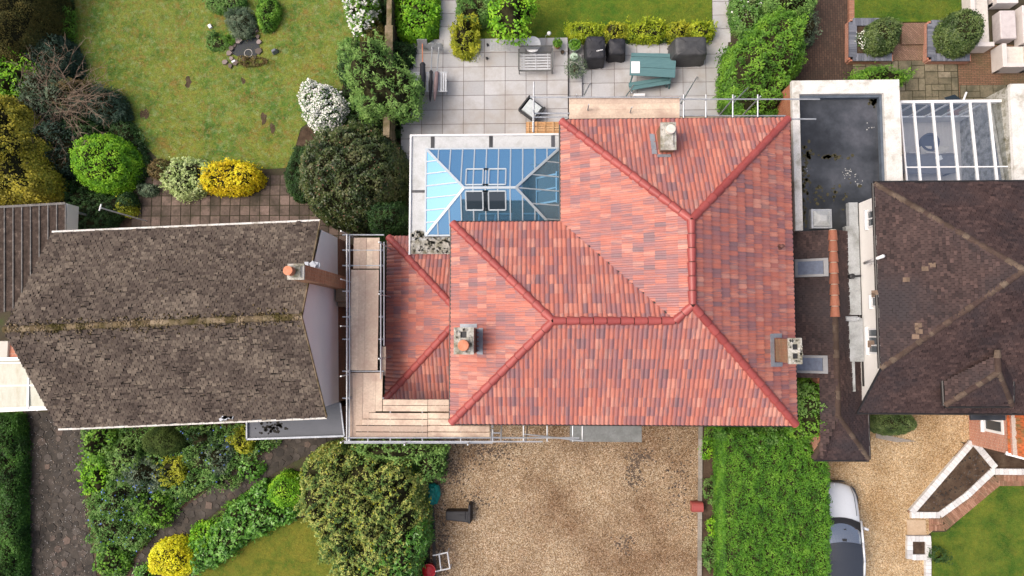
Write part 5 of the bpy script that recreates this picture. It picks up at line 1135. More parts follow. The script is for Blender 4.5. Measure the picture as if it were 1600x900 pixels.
# covered barbecues
def cover(name, label, P0, P1, h, m, top=.8, seed=0, bumpy=.03, extra=None, emblem=False):
    z0_ = .03; a, c = W(P0[0], P0[1], h*.6), W(P1[0], P1[1], h*.6); cx, cy = (a.x+c.x)/2, (a.y+c.y)/2; sx, sy = abs(a.x-c.x), abs(a.y-c.y); bm = bmesh.new(); rng = np.random.default_rng(seed)
    nx, nz = 10, 6; rings = []
    for k in range(nz+1):
        t = k/nz; z = z0_+(h-z0_)*min(1, t*1.15); s = 1-(1-top)*t**1.6; ring = []
        for j in range(40):
            ang = 2*math.pi*j/40; e = .28; cxs, sn = math.cos(ang), math.sin(ang); X = math.copysign(abs(cxs)**e, cxs)*sx/2*s; Y = math.copysign(abs(sn)**e, sn)*sy/2*s
            f = 1+bumpy*(1-t*.7)*math.sin(j*2.1+seed+t*2)+rng.normal(0, .008); ring.append(bm.verts.new((cx+X*f, cy+Y*f, z+rng.normal(0, .01))))
        rings.append(ring)
    for k in range(nz):
        for j in range(40): bm.faces.new((rings[k][j], rings[k][(j+1) % 40], rings[k+1][(j+1) % 40], rings[k+1][j]))
    top_ = []
    last = rings[-1]
    for s_, dz in ((.8, .02), (.45, .05)):
        ring = [bm.verts.new((cx+(v.co.x-cx)*s_, cy+(v.co.y-cy)*s_, h+dz+rng.normal(0, .012))) for v in rings[-1]]
        for j in range(40): bm.faces.new((last[j], last[(j+1) % 40], ring[(j+1) % 40], ring[j]))
        last = ring
    bm.faces.new(last); me = bpy.data.meshes.new(name); bm.to_mesh(me); bm.free(); me.materials.append(m)
    for p in me.polygons: p.use_smooth = True
    if emblem:
        t_ = thing(name, label, 'barbecue', (cx, cy, 0)); o = bpy.data.objects.new('cover', me); C.objects.link(o); o.parent = t_; o.matrix_parent_inverse = Matrix.Translation(-t_.location)
        q = W(937, 79, h+.07); b = MB()
        for i in range(5): b.obox((q.x-.11+i*.055, q.y-.012+i*.011, h+.068), (.035, .05 if i % 2 else .035, .01), .2)
        b.build('logo_strip', MAT['whitepaint'], t_); return t_
    o = bpy.data.objects.new(name, me); C.objects.link(o); return tag(o, label, 'barbecue')
cover('covered_barbecue', 'boxy black-covered barbecue with a small white mark on top', (913, 61), (946, 99), 1.05, MAT['fabric'], .86, 2, emblem=True)
cover('covered_barbecue', 'low black fabric cover with a flared corner right of the marked one', (948, 63), (978, 91), .8, MAT['fabric'], .8, 5, .07)
cover('covered_barbecue', 'long charcoal-covered barbecue at the right end of the patio hedge', (1047, 62), (1105, 95), 1.1, MAT['greycover'], .8, 8, .03)
# teal picnic set
def planks_along(b, c, L, wd, n, z, th, rz):
    R = Matrix.Rotation(rz, 3, 'Z')
    for i in range(n): o = R @ V3(0, (i-(n-1)/2)*wd/n, 0); b.obox((c.x+o.x, c.y+o.y, z), (L, wd/n-.012, th), rz)
def tbl(name, label, cat, cx, cy, L, wd, n, z, rz, legs=.4):
    q = W(cx, cy, z); t = thing(name, label, cat, (q.x, q.y, .02)); b = MB(); planks_along(b, q, L, wd, n, z-.02, .04, rz); b.build('tabletop' if cat == 'table' else 'seat', MAT['teal'], t, bevel=.004); R = Matrix.Rotation(rz, 3, 'Z')
    for i in (-1, 1):
        for j in (-1, 1):
            o = R @ V3(i*(L/2-.15), j*wd*.35, 0); o2 = R @ V3(i*(L/2-.1), j*wd*legs, 0); b = MB(); b.tube((q.x+o.x, q.y+o.y, z-.04), (q.x+o2.x, q.y+o2.y, .02), .035, 4); b.build('leg', MAT['teal'], t)
    b = MB(); b.obox((q.x, q.y, z-.08), (L-.3, .05, .06), rz); b.build('rail', MAT['teal'], t); return t
tbl('picnic_table', 'teal painted plank table with a white sheet on it', 'table', 1020, 106, 1.88, .74, 2, .78, math.radians(-4), .75)
tbl('picnic_bench', 'teal bench pushed in straight behind the teal table', 'bench', 1019, 89, 1.75, .34, 2, .48, math.radians(-2))
tbl('picnic_bench', 'teal bench turned askew in front of the teal table', 'bench', 1015, 130, 1.72, .34, 2, .48, math.radians(9))
q = W(993, 105, .8); b = MB(); b.obox((q.x, q.y, .79), (.36, .5, .012), math.radians(-1)); tag(b.build('white_sheet', MAT['whitepaint']), 'white rectangular sheet lying on the teal table', 'sheet')
q = W(999, 148, .3); b = MB(); b.box(q.x-.24, q.x+.24, q.y-.05, q.y+.06, .02, .3); tag(b.build('white_box', MAT['whitepaint'], bevel=.01), 'narrow white box on the patio beside the rear scaffold deck', 'box')
# tilted lounge chair
q = W(831, 170, .75); t = thing('lounge_chair', 'black-framed lounge chair with pale grey cushion under the scaffold tubes', 'chair', (q.x, q.y, ZU)); rz = math.radians(-38)
b = MB(); b.obox((q.x, q.y, .74), (.66, .62, .14), rz, taper=.93); b.build('cushion', plain('pale_grey_cushion', (.5, .55, .56), .9), t, bevel=.03)
b = MB(); b.obox((q.x, q.y, .62), (.8, .74, .1), rz); R = Matrix.Rotation(rz, 3, 'Z')
for s in (-1, 1): o = R @ V3(s*.4, 0, 0); b.obox((q.x+o.x, q.y+o.y, .75), (.06, .74, .2), rz)
o = R @ V3(0, -.37, 0); b.obox((q.x+o.x, q.y+o.y, .75), (.8, .05, .25), rz); b.build('frame', MAT['black'], t)
for i in (-1, 1):
    for j in (-1, 1): o = R @ V3(i*.35, j*.32, 0); b = MB(); b.tube((q.x+o.x, q.y+o.y, ZU), (q.x+o.x, q.y+o.y, .6), .02, 6); b.build('leg', MAT['black'], t)
q0, q1 = W(1124, 115, .3), W(1129, 180, .3); b = MB(); b.box(q0.x, q1.x, q1.y, q0.y, 0, .3); tag(b.build('black_edging_panel', MAT['black']), 'low black panel between the patio and the large green bush', 'edging')
q0, q1 = W(766, 64, ZU), W(798, 79, ZU); b = MB()
for i in range(14): x = lerp_(q0.x, q1.x, i/14); b.box(x, x+.03, q1.y, q0.y, ZU+.003, ZU+.015)
for i in range(4): y = lerp_(q1.y, q0.y, i/3); b.box(q0.x, q1.x, y-.01, y+.01, ZU+.004, ZU+.02)
tag(b.build('metal_grate', MAT['galv']), 'pale metal grate laid flat at the back edge of the patio', 'grate')
for (a, c_), lab in (((762, 71), 'tiny dark spike lamp at the left end of the grate'), ((761, 92), 'tiny dark square floor light one slab in front of the grate')):
    q = W(a, c_, ZU); b = MB(); b.lathe((q.x, q.y, ZU), [(.05, 0), (.05, .12), (.03, .14)], 8); tag(b.build('floor_light', MAT['black']), lab, 'light')
# right garden: sofas, table, planters
def block_sofa(name, label, cat, px0, py0, px1, py1, arms, seat_h=.4, h=.75, zt=.6, th=.18):
    a, c = W(px0, py0, zt), W(px1, py1, zt); x0, x1, y0, y1 = a.x, c.x, c.y, a.y; t = thing(name, label, cat, ((x0+x1)/2, (y0+y1)/2, 0)); b = MB(); b.box(x0, x1, y0, y1, .02, seat_h-.06); b.build('base', MAT['sofawhite'], t, bevel=.02)
    b = MB(); b.box(x0+(th+.01 if 'l' in arms else .01), x1-(th+.01 if 'r' in arms else .01), y0+(th+.01 if 'b' in arms else .01), y1-(th+.01 if 't' in arms else .01), seat_h-.058, seat_h+.05); b.build('seat_cushion', MAT['cushion'], t, bevel=.03)
    for k in arms:
        b = MB(); e = .002
        if k == 'l': b.box(x0-e, x0+th, y0, y1, .021, h)
        if k == 'r': b.box(x1-th, x1+e, y0, y1, .021, h)
        if k == 'b': b.box(x0+(th if 'l' in arms else 0), x1-(th if 'r' in arms else 0), y0-e, y0+th, .022, h-.02)
        if k == 't': b.box(x0+(th if 'l' in arms else 0), x1-(th if 'r' in arms else 0), y1-th, y1+e, .022, h-.02)
        b.build('armrest', MAT['sofawhite'], t, bevel=.015)
    return t
block_sofa('garden_sofa', 'long white block sofa beside the larger ball topiary', 'sofa', 1512, -20, 1551, 74, 'lb')
block_sofa('garden_armchair', 'white block armchair with cream seat below the low table', 'armchair', 1562, 70, 1612, 106, 'lbr')
block_sofa('garden_sofa', 'white sofa just cut off by the top edge above the low table', 'sofa', 1556, -40, 1592, 4, 'b', h=.6)
block_sofa('garden_sofa', 'white sofa cut off by the right edge beside the low table', 'sofa', 1597, 8, 1640, 66, 'l', h=.6)
q0, q1 = W(1562, 16, .55), W(1589, 60, .55); b = MB(); b.box(q0.x, q1.x, q1.y, q0.y, .02, .55); tag(b.build('coffee_table', m_noise('pinkish_white_resin', [(.5, .45, .44), (.62, .57, .56)], 5, .6), bevel=.04), 'solid pinkish-white block coffee table between the white sofas', 'table')
def planter_edge(name, label, pts, h, wd=.32):
    t = thing(name, label, 'planter', tuple(W(*pts[1], 0))); b = MB(); rng = np.random.default_rng(int(pts[0][0])); P = [W(a, c, h) for a, c in pts]
    k = MB()
    for i in range(len(P)-1):
        d = P[i+1]-P[i]; ax = d.normalized(); rz = math.atan2(ax.y, ax.x); n = round(d.length/.11)
        for j in range(n): c = P[i]+d*((j+.5)/n); b.obox((c.x, c.y, h-.04-.004*i), (d.length/n-.008, wd-(.004 if i else 0), .08), rz, rng.random())
        c = P[i]+d*.5; k.obox((c.x, c.y, (h-.085)/2), (d.length+wd*.5*(1), wd*.93-.01*i, h-.09), rz)
    b.build('coping_bricks', MAT['bluebrick'], t); k.build('planter_wall', MAT['redbrick_x'], t)
    xs = [p.x for p in P]; ys = [p.y for p in P]; s = MB(); s.box(min(xs)+wd*.3, max(xs), min(ys)+wd*.3, max(ys), 0, h-.1); s.build('planting_soil', MAT['soil'], t)
planter_edge('raised_planter', 'L-shaped blue-brick planter holding the smaller ball topiary', [(1394, 34), (1333, 34), (1333, 89), (1394, 89)], .45)
planter_edge('raised_planter', 'L-shaped blue-brick planter holding the larger ball topiary', [(1516, 37), (1456, 37), (1456, 89), (1516, 89)], .45)
# ================================================================== FENCE
q0, q1 = W(609, -40, 1.8), W(607, 212, 1.8); F_ = thing('timber_fence', 'weathered mossy timber boundary fence seen from above between the two back gardens', 'fence', (q0.x, q1.y, 0)); b = MB(); b.box(q0.x-.02, q0.x+.02, q1.y, q0.y, 0, 1.78); b.build('fence_panel', MAT['fencewood'], F_)
for y0_, y1_, w_, dx in ((q0.y, W(609, 40, 1.8).y, .10, 0), (W(609, 40, 1.8).y, W(609, 95, 1.8).y, .16, 0), (W(609, 95, 1.8).y, q1.y, .13, -.05)): b = MB(); b.box(q0.x-w_+dx, q0.x+w_+dx, y1_, y0_, 1.78, 1.84); b.build('capping', MAT['fencewood'], F_)
for i in range(8): y = lerp_(q1.y, q0.y, i/7); b = MB(); b.box(q0.x-.06, q0.x+.06, y-.05, y+.05, 0, 1.775); b.build('post', MAT['fencewood'], F_)
strip('timber_sleeper', [(630, 205), (630, 240)], .1, 0, .2, MAT['redbrick_g'], 1.0, kind=None, label='reddish low edging board at the patio corner beside the lantern roof', cat='edging')
# boundary bits on the left
C1 = thing('lean_to_canopy', 'leaf-littered corrugated canopy with pale ribs at the far left', 'canopy', (-20, 3, 0)); z1_, z0_ = 3.0, 2.6
b = MB(); P4 = [W(-60, 327, z0_), W(103, 318, z0_), W(103, 470, z1_), W(-60, 500, z1_)]; b.face([P4[3], P4[2], P4[1], P4[0]]); b.build('roof_sheet', m_noise('leaf_littered_sheet', [(.03, .02, .015), (.07, .05, .04), (.28, .22, .18)], 6, .9, .6, .02, 18, .3, lo=.35, hi=.85, finemix=.6), C1)
b = MB()
for i in range(13): t = i/12.0; bar(b, P4[0].lerp(P4[1], t), P4[3].lerp(P4[2], t), .035, .04)
bar(b, P4[0], P4[1], .09, .05); b.build('rib', m_noise('grey_white_rib', [(.09, .085, .08), (.22, .21, .2)], 6, .8), C1)
b = MB(); b.box(P4[1].x-.0, P4[1].x+.05, P4[2].y, P4[1].y, 1.9, 2.6); b.build('white_side_wall', MAT['render'], C1)
for t in (.1, .9): q = P4[0].lerp(P4[1], t); b = MB(); b.tube((q.x, q.y-.1, 0), (q.x, q.y-.1, 2.55), .05, 6); b.build('post', MAT['galv'], C1)
C2 = thing('polycarbonate_canopy', 'pale cream polycarbonate canopy with white bars at the lower left', 'canopy', (-20, -3, 0)); z0_, z1_ = 2.5, 2.7
P4 = [W(-60, 645, z0_), W(100, 640, z0_), W(100, 562, z1_), W(-60, 562, z1_)]; b = MB(); b.face(P4); b.build('roof_sheet', MAT['polycarb'], C2)
b = MB(); bar(b, W(-60, 643, z0_+.01), W(80, 637, z0_+.01), .16, .05); bar(b, W(-60, 603, 2.6), W(60, 602, 2.6), .05, .03); bar(b, W(45, 590, 2.62), W(44, 640, 2.55), .07, .04); bar(b, W(-60, 567, 2.7), W(60, 567, 2.7), .05, .03); b.build('bar', MAT['whitepaint'], C2)
for x in (-10, 60): q = W(x, 640, 2.4); b = MB(); b.tube((q.x, q.y, 0), (q.x, q.y, 2.48), .05, 6); b.build('post', MAT['whitepaint'], C2)
C3 = thing('neighbouring_porch', 'small brick porch with cream wall and white gutter tucked under the brown-tiled gable end', 'porch', (-18, -2, 0)); q0, q1 = W(-40, 533, 3.0), W(40, 561, 3.0)
b = MB(); b.box(q0.x, W(12, 540, 3).x, q1.y, q0.y, 0, 3.0); b.build('wall', MAT['cream'], C3); b = MB(); b.box(W(12, 540, 3).x+.001, q1.x, q1.y, q0.y, 0, 2.9); b.build('brick_wall', MAT['redbrick_x'], C3); b = MB(); bar(b, W(30, 533, 3.02), W(43, 559, 3.02), .06, .05); bar(b, W(-40, 562, 3.0), W(46, 560, 3.0), .12, .05); b.build('gutter', MAT['whitepaint'], C3)
q0, q1 = W(210, 340, .9), W(176, 328, 3.0); q1 = V3(q0.x, q0.y, 3.15); t = thing('aerial_pole', 'thin white pole leaning out over the shrubs above the brown roof', 'pole', (q0.x, q0.y, 0)); b = MB(); b.tube((q0.x, q0.y, 0), q1, .03, 8); b.build('mast', MAT['whitepaint'], t); b = MB(); b.tube(q1+V3(-.05, -.12, 0), q1+V3(.02, .14, 0), .03, 6); b.build('crossbar', MAT['whitepaint'], t)
# ================================================================== FRONT: bin, sack, bucket, frame, tile stack
q = W(714, 803, .3); t = thing('wheelie_bin', 'black wheelie bin lying on its side on the brown gravel', 'bin', (q.x, q.y, 0))
b = MB(); c0, c1 = W(697, 803, .3), W(733, 803, .3)
b.hexa([V3(c0.x, c0.y-.24, .03), V3(c1.x, c1.y-.3, .01), V3(c1.x, c1.y+.16, .01), V3(c0.x, c0.y+.16, .03), V3(c0.x, c0.y-.22, .45), V3(c1.x, c1.y-.3, .52), V3(c1.x, c1.y+.16, .52), V3(c0.x, c0.y+.14, .45)]); bb = plain('black_bin_plastic', (.010, .011, .016), .6, var=.1); b.build('body', bb, t, bevel=.04)
b = MB(); b.hexa([V3(c1.x-.02, c1.y-.33, .0), V3(c1.x+.12, c1.y-.33, .0), V3(c1.x+.12, c1.y+.45, .0), V3(c1.x-.02, c1.y+.45, .0), V3(c1.x-.02, c1.y-.33, .56), V3(c1.x+.08, c1.y-.33, .56), V3(c1.x+.08, c1.y+.42, .5), V3(c1.x-.02, c1.y+.42, .5)]); b.build('lid', bb, t, bevel=.03)
b = MB(); b.tube((c0.x+.1, c0.y-.28, .12), (c0.x+.1, c0.y-.22, .12), .12, 14); b.build('wheel', MAT['black'], t); b = MB(); b.obox((c1.x-.25, c1.y, .53), (.3, .02, .02), 0); b.tube((c1.x-.14, c1.y-.17, .53), (c1.x-.14, c1.y+.12, .53), .02, 6); b.build('handle', bb, t)
# green garden sack
q = W(673, 774, .35); bm = bmesh.new(); bmesh.ops.create_icosphere(bm, subdivisions=4, radius=1); wn = WN(.5, 5); w2 = WN(1.5, 6)
for v in bm.verts:
    p = np.array([[v.co.x, v.co.y, v.co.z]])*1.0; f = 1+.22*wn(p)[0]+.1*w2(p)[0]; v.co = Vector((q.x+v.co.x*.27*f, q.y+v.co.y*.42*f, max(.01, .3+v.co.z*.3*f)))
me = bpy.data.meshes.new('garden_sack'); bm.to_mesh(me); bm.free(); me.materials.append(m_noise('teal_green_plastic', [(.0, .16, .14), (.01, .26, .22)], 4, .45, .3, .01, 14)); o = bpy.data.objects.new('garden_sack', me); C.objects.link(o); tag(o, 'crumpled teal green garden sack against the variegated bush', 'sack')
q = W(670, 892, .4); b = MB(); rd = plain('red_plastic', (.6, .02, .025), .35, var=.05)
b.lathe((q.x, q.y, 0), [(.2, 0), (.26, .42), (.29, .42), (.29, .46), (.26, .46), (.2, .5), (.08, .54)], 26); tag(b.build('red_bucket', rd, smooth=False), 'round red lidded bucket at the bottom edge by the bush', 'bucket')
t = thing('tubular_stand', 'small white tubular frame standing beside the red bucket', 'stand', tuple(W(692, 878, 0))); wp = MAT['whitepaint']
cs = [W(686, 866, .5), W(699, 863, .5), W(703, 888, .5), W(689, 891, .5)]
for i in range(4): b = MB(); b.tube(cs[i], cs[(i+1) % 4], .028, 7); b.build('rail', wp, t)
for c_, e_ in ((cs[0], (676, 868)), (cs[3], (680, 893))): b = MB(); b.tube(c_, W(*e_, .5), .028, 7); b.build('rail', wp, t)
for c_ in cs: b = MB(); b.tube(c_, (c_.x, c_.y, 0), .024, 7); b.build('leg', wp, t)
q = W(1090, 793, .35); t = thing('tile_stack', 'small stack of spare red ridge tiles on the driveway kerb', 'tiles', (q.x, q.y, 0))
for k in range(3): b = MB(); ridge = [(math.cos(math.pi*i/8)*.2, math.sin(math.pi*i/8)*.12) for i in range(9)]; z = .06+k*.11; [b.face([V3(q.x-.23, q.y+ridge[i][0], z+ridge[i][1]), V3(q.x-.23, q.y+ridge[i+1][0], z+ridge[i+1][1]), V3(q.x+.23, q.y+ridge[i+1][0], z+ridge[i+1][1]), V3(q.x+.23, q.y+ridge[i][0], z+ridge[i][1])]) for i in range(8)]; b.face([V3(q.x-.23, q.y+r[0], z+r[1]) for r in ridge]); b.face([V3(q.x+.23, q.y+r[0], z+r[1]) for r in reversed(ridge)]); b.build('ridge_tile', MAT['redridge'], t)
# ================================================================== RIGHT FRONT: white block edging
MAT['whiteblock'] = m_attr('white_granite_block', [(.5, .5, .5), (.62, .62, .61), (.7, .7, .69)], .85, .3, .3, 18, .2)
MAT['redsoldier'] = m_attr('red_brick_soldier', [(.22, .11, .07), (.32, .17, .11), (.38, .22, .15)], .85, .3, .3, 18, .4, big=1.5, bigcol=(.14, .1, .06))
bed = thing('edged_flower_bed', 'wedge-shaped soil bed edged with white granite blocks', 'flower bed', tuple(W(1490, 760, 0)))
def blocks(name, p, wd, z0, z1, m, L, parent, seed=0):
    o = strip(name, p, wd, z0, z1, m, L, seed, kind=None); o.parent = parent; o.matrix_parent_inverse = Matrix.Translation(-parent.location); return o
blocks('block_edging', [(1425, 801), (1520, 691)], .24, 0, .16, MAT['whiteblock'], .17, bed, 1); blocks('block_edging', [(1521, 689), (1556, 731)], .24, 0, .157, MAT['whiteblock'], .17, bed, 2)
blocks('block_edging', [(1424, 805), (1469, 805), (1512, 774), (1550, 738)], .24, 0, .154, MAT['whiteblock'], .17, bed, 3); blocks('block_edging', [(1548, 737), (1660, 738)], .24, 0, .151, MAT['whiteblock'], .17, bed, 4)
b = MB(); b.prism([(p.x, p.y) for p in px2([(1430, 800), (1520, 693), (1552, 732), (1467, 803)], .1)], 0, .1); b.build('soil', MAT['soil'], bed)
rgn = np.random.default_rng(77); b = MB()
for _ in range(500):
    q = W(rgn.uniform(1430, 1552), rgn.uniform(693, 803), .1)
    if inside([(p.x, p.y) for p in px2([(1436, 797), (1519, 700), (1545, 733), (1467, 799)], .1)], np.array([q.x]), np.array([q.y]))[0]: b.obox((q.x, q.y, .105), (rgn.uniform(.015, .06),)*2+(.03,), rgn.random()*3, rgn.random())
b.build('clod', MAT['crazystone'], bed)['kind'] = 'stuff'
rb = strip('brick_edging_inner', [(1452, 815), (1474, 815), (1556, 747), (1660, 748)], .24, 0, .05, MAT['redsoldier'], .08, 5); strip('brick_edging_outer', [(1452, 825), (1476, 825), (1560, 755), (1660, 755)], .22, 0, .046, MAT['redsoldier'], .08, 6)
strip('brick_edging_drive', [(1419, 801), (1515, 688)], .08, 0, .06, MAT['redsoldier'], .2, 7)
a_, c_ = W(1417, 812, .04), W(1447, 836, .04); b = MB(); b.box(a_.x, c_.x, c_.y, a_.y, 0, .04); tag(b.build('sandstone_slab', m_noise('buff_sandstone', [(.42, .3, .19), (.52, .4, .28)], 3, .8, .2, .004, 20)), kind='structure')
bed2 = thing('square_flower_bed', 'small square bed edged with white blocks beside the front lawn', 'flower bed', tuple(W(1436, 857, 0)))
blocks('block_edging', [(1418, 842), (1455, 842)], .22, 0, .16, MAT['whiteblock'], .16, bed2, 8); blocks('block_edging', [(1422, 846), (1422, 874)], .22, 0, .157, MAT['whiteblock'], .16, bed2, 9); blocks('block_edging', [(1426, 871), (1455, 871)], .22, 0, .158, MAT['whiteblock'], .16, bed2, 10); blocks('block_edging', [(1451, 846), (1451, 940)], .22, 0, .155, MAT['whiteblock'], .16, bed2, 11)
a_, c_ = W(1426, 846, .08), W(1447, 867, .08); b = MB(); b.box(a_.x, c_.x, c_.y, a_.y, 0, .08); b.build('soil', MAT['soil'], bed2)
q = W(1404, 677, .05); b = MB(); b.prism([(q.x-.9, q.y+.1), (q.x-.2, q.y-.14), (q.x+.7, q.y-.32), (q.x-.1, q.y-.36), (q.x-.9, q.y-.2)], 0, .06); tag(b.build('stone_edging', MAT['kerb']), 'pale curved edging stone below the dark dome by the garage roof', 'edging')
# pond with stones
q = W(386, 76, .02); t = thing('garden_pond', 'small dark triangular pond with a floating ring in the rear lawn', 'pond', (q.x, q.y, 0)); b = MB(); b.prism([(p.x, p.y) for p in px2([(357, 81), (374, 64), (403, 57), (406, 76), (399, 90), (377, 91)], .03)], 0, .03); b.build('water', plain('pond_water', (.012, .018, .025), .3, spec=.3, var=.1, bump=0), t)
b = MB(); q = W(388, 83, .05)
for i in range(20): a = i*.314; b.tube((q.x+.17*math.cos(a), q.y+.17*math.sin(a), .045), (q.x+.17*math.cos(a+.314), q.y+.17*math.sin(a+.314), .045), .012, 5)
b.build('floating_ring', MAT['cushion'], t)
rgn = np.random.default_rng(61)
b = MB()
for i, (px_, py_) in enumerate(((362, 76), (366, 70), (358, 83), (373, 64), (362, 92), (368, 98), (405, 66), (404, 80), (380, 92), (352, 97), (398, 90), (403, 57), (360, 103))):
    q = W(px_, py_, .06); r = rgn.uniform(.07, .16); pts = [(q.x+r*rgn.uniform(.8, 1.2)*math.cos(k), q.y+r*rgn.uniform(.8, 1.2)*math.sin(k)) for k in range(6)]; b.prism(pts, 0, rgn.uniform(.06, .14), rgn.random())
b.build_each('rim_stone', m_attr('pond_stone', [(.08, .07, .06), (.2, .16, .14), (.3, .25, .24)], .9, .3, .4), t)
for nm, px_, py_, sx, sy, mm, lab in (('stone_block', 396, 47, .38, .3, m_noise('pink_stone', [(.26, .18, .17), (.36, .27, .25)], 4, .9), 'flat pinkish stone above the pond'), ('white_stone', 328, 41, .16, .2, MAT['whitepaint'], 'white block lying on the lawn left of the pond'), ('white_stone', 365, 96, .2, .1, MAT['whitepaint'], 'white sliver of stone at the lower left of the pond')):
    q = W(px_, py_, .08); b = MB(); b.obox((q.x, q.y, .07), (sx, sy, .1), .5, taper=.85); tag(b.build(nm, mm, bevel=.015), lab, 'stone')
q = W(428, 79, .2); b = MB(); b.obox((q.x, q.y, .14), (.3, .18, .26), .5, taper=.6); tag(b.build('dark_stone', MAT['bluebrick'], bevel=.03), 'dark grey rounded stone on the lawn right of the pond', 'stone')
for i, (px_, py_, r) in enumerate(((294, 128, 8), (226, 178, 9), (380, 126, 5), (412, 185, 8), (426, 200, 7))):
    pts = ell(px_, py_, r*.7, r, 10, .25); sheet('bare_lawn_patch', pts, .016, MAT['soil'])
# ================================================================== CAR
def car():
    t = thing('parked_car', 'white hatchback with a black roof parked nose-up against the tall hedge', 'car', tuple(W(1320, 860, 0)))
    cxp = W(1318, 800, 0).x-.58; yf = W(1318, 752, .5).y    # nose
    L = 4.2; hw = .9
    paint = plain('white_car_paint', (.6, .64, .69), .25, 0, .6, var=.01, bump=0); paint.node_tree.nodes['Principled BSDF'].inputs['Coat Weight'].default_value = .7
    glass = coatglass('windscreen_glass', (.34, .38, .43), .05, .75); rfm = coatglass('black_roof', (.03, .035, .045), .18, .0)
    # stations: y offset from nose, half width, z of shoulder, z top centre
    st = [(0, .50, .42, .50), (.06, .66, .50, .60), (.2, .78, .58, .70), (.5, .86, .66, .80), (.9, .89, .74, .88), (1.35, .90, .82, .96), (1.6, .90, .86, 1.0), (2.6, .90, .88, 1.02), (3.6, .88, .88, 1.02), (4.0, .84, .82, .95), (4.2, .74, .7, .8)]
    bm = bmesh.new(); rings = []
    for yo, w_, zs_, zt in st:
        ring = []
        prof = [(-1.0, .18), (-1.02, .4), (-1.0, zs_-.06), (-.93, zs_+.01), (-.75, zs_+(zt-zs_)*.55), (-.4, zs_+(zt-zs_)*.9), (0, zt), (.4, zs_+(zt-zs_)*.9), (.75, zs_+(zt-zs_)*.55), (.93, zs_+.01), (1.0, zs_-.06), (1.02, .4), (1.0, .18)]
        for fx, z in prof: ring.append(bm.verts.new((cxp+fx*w_, yf-yo-.12*abs(fx)**2*(1 if yo < .3 else 0), z)))
        rings.append(ring)
    for i in range(len(rings)-1):
        for j in range(len(rings[0])-1): bm.faces.new((rings[i][j], rings[i+1][j], rings[i+1][j+1], rings[i][j+1]))
    bm.faces.new(rings[0]); bm.faces.new(list(reversed(rings[-1])))
    bmesh.ops.recalc_face_normals(bm, faces=bm.faces); me = bpy.data.meshes.new('body'); bm.to_mesh(me); bm.free(); me.materials.append(paint)
    for p in me.polygons: p.use_smooth = True
    o = bpy.data.objects.new('body', me); C.objects.link(o); o.parent = t; o.matrix_parent_inverse = Matrix.Translation(-t.location); sb = o.modifiers.new('s', 'SUBSURF'); sb.levels = sb.render_levels = 1
    def loft(nm, S_, m, smooth=True, parent=t):
        b = MB(); n = len(S_[0])
        for i in range(len(S_)-1):
            for j in range(n-1): b.face([S_[i][j], S_[i+1][j], S_[i+1][j+1], S_[i][j+1]])
        return b.build(nm, m, parent)
    def arc(yo, w_, z, crown, bow=0, n=12): return [V3(cxp+w_*(2*k/n-1), yf-yo-bow*(2*k/n-1)**2, z-crown*(2*k/n-1)**2) for k in range(n+1)]
    ws0 = arc(1.36, .80, 1.0, .06, .22); ws1 = arc(2.12, .66, 1.40, .06, .10)
    mid = [[a.lerp(c, k/6)+V3(0, 0, .035*math.sin(math.pi*k/6)) for a, c in zip(ws0, ws1)] for k in range(7)]
    loft('windscreen', mid, glass)
    u0 = arc(1.29, .86, .985, .06, .24); u1 = arc(2.17, .70, 1.40, .06, .10); loft('windscreen_surround', [[a.lerp(c, k/6)+V3(0, 0, .03*math.sin(math.pi*k/6)-.012) for a, c in zip(u0, u1)] for k in range(7)], MAT['black'])
    loft('roof', [arc(2.13, .655, 1.41, .06, .10), arc(2.3, .67, 1.45, .06, .05), arc(2.8, .68, 1.48, .06), arc(3.4, .66, 1.45, .06), arc(3.75, .62, 1.36, .06)], rfm)
    loft('rear_window', [arc(3.76, .62, 1.35, .06), arc(4.1, .7, .98, .06)], glass)
    for s in (-1, 1):
        sd_ = [V3(cxp+s*.87, yf-1.5, .93), V3(cxp+s*.88, yf-2.6, .95), V3(cxp+s*.85, yf-3.9, .95)]; tp_ = [V3(cxp+s*.675, yf-2.2, 1.37), V3(cxp+s*.70, yf-2.8, 1.42), V3(cxp+s*.65, yf-3.7, 1.32)]
        loft('side_window', [sd_, tp_] if s > 0 else [tp_, sd_], glass)
        b = MB(); pil = [(cxp+s*.83, yf-1.42, .985), (cxp+s*.70, yf-2.15, 1.385), (cxp+s*.71, yf-2.8, 1.44), (cxp+s*.69, yf-3.4, 1.41), (cxp+s*.65, yf-3.8, 1.31), (cxp+s*.74, yf-4.1, .98)]
        for a, c in zip(pil[:-1], pil[1:]): b.tube(a, c, .042, 8)
        b.build('pillar', paint, t, smooth=True)
        b = MB(); b.obox((cxp+s*1.0, yf-1.72, 1.0), (.22, .12, .13), s*-.35, taper=.8); mr = b.build('door_mirror', paint, t, bevel=.03)
        b = MB(); hl = [V3(cxp+s*.56, yf-.1, .66), V3(cxp+s*.74, yf-.24, .655), V3(cxp+s*.86, yf-.62, .71), V3(cxp+s*.80, yf-.60, .79), V3(cxp+s*.66, yf-.32, .735)]
        b.face([p+V3(0, .0, .06) for p in (hl if s > 0 else reversed(hl))]); b.build('headlight', MAT['lamp_dark'], t); b = MB(); ln = [(cxp+s*.58, yf-.16, .685), (cxp+s*.66, yf-.5, .80), (cxp+s*.68, yf-.9, .875), (cxp+s*.69, yf-1.25, .935)]
        for a, c in zip(ln[:-1], ln[1:]): b.tube(a, c, .012, 5)
        b.build('bonnet_seam', MAT['lamp_dark'], t)
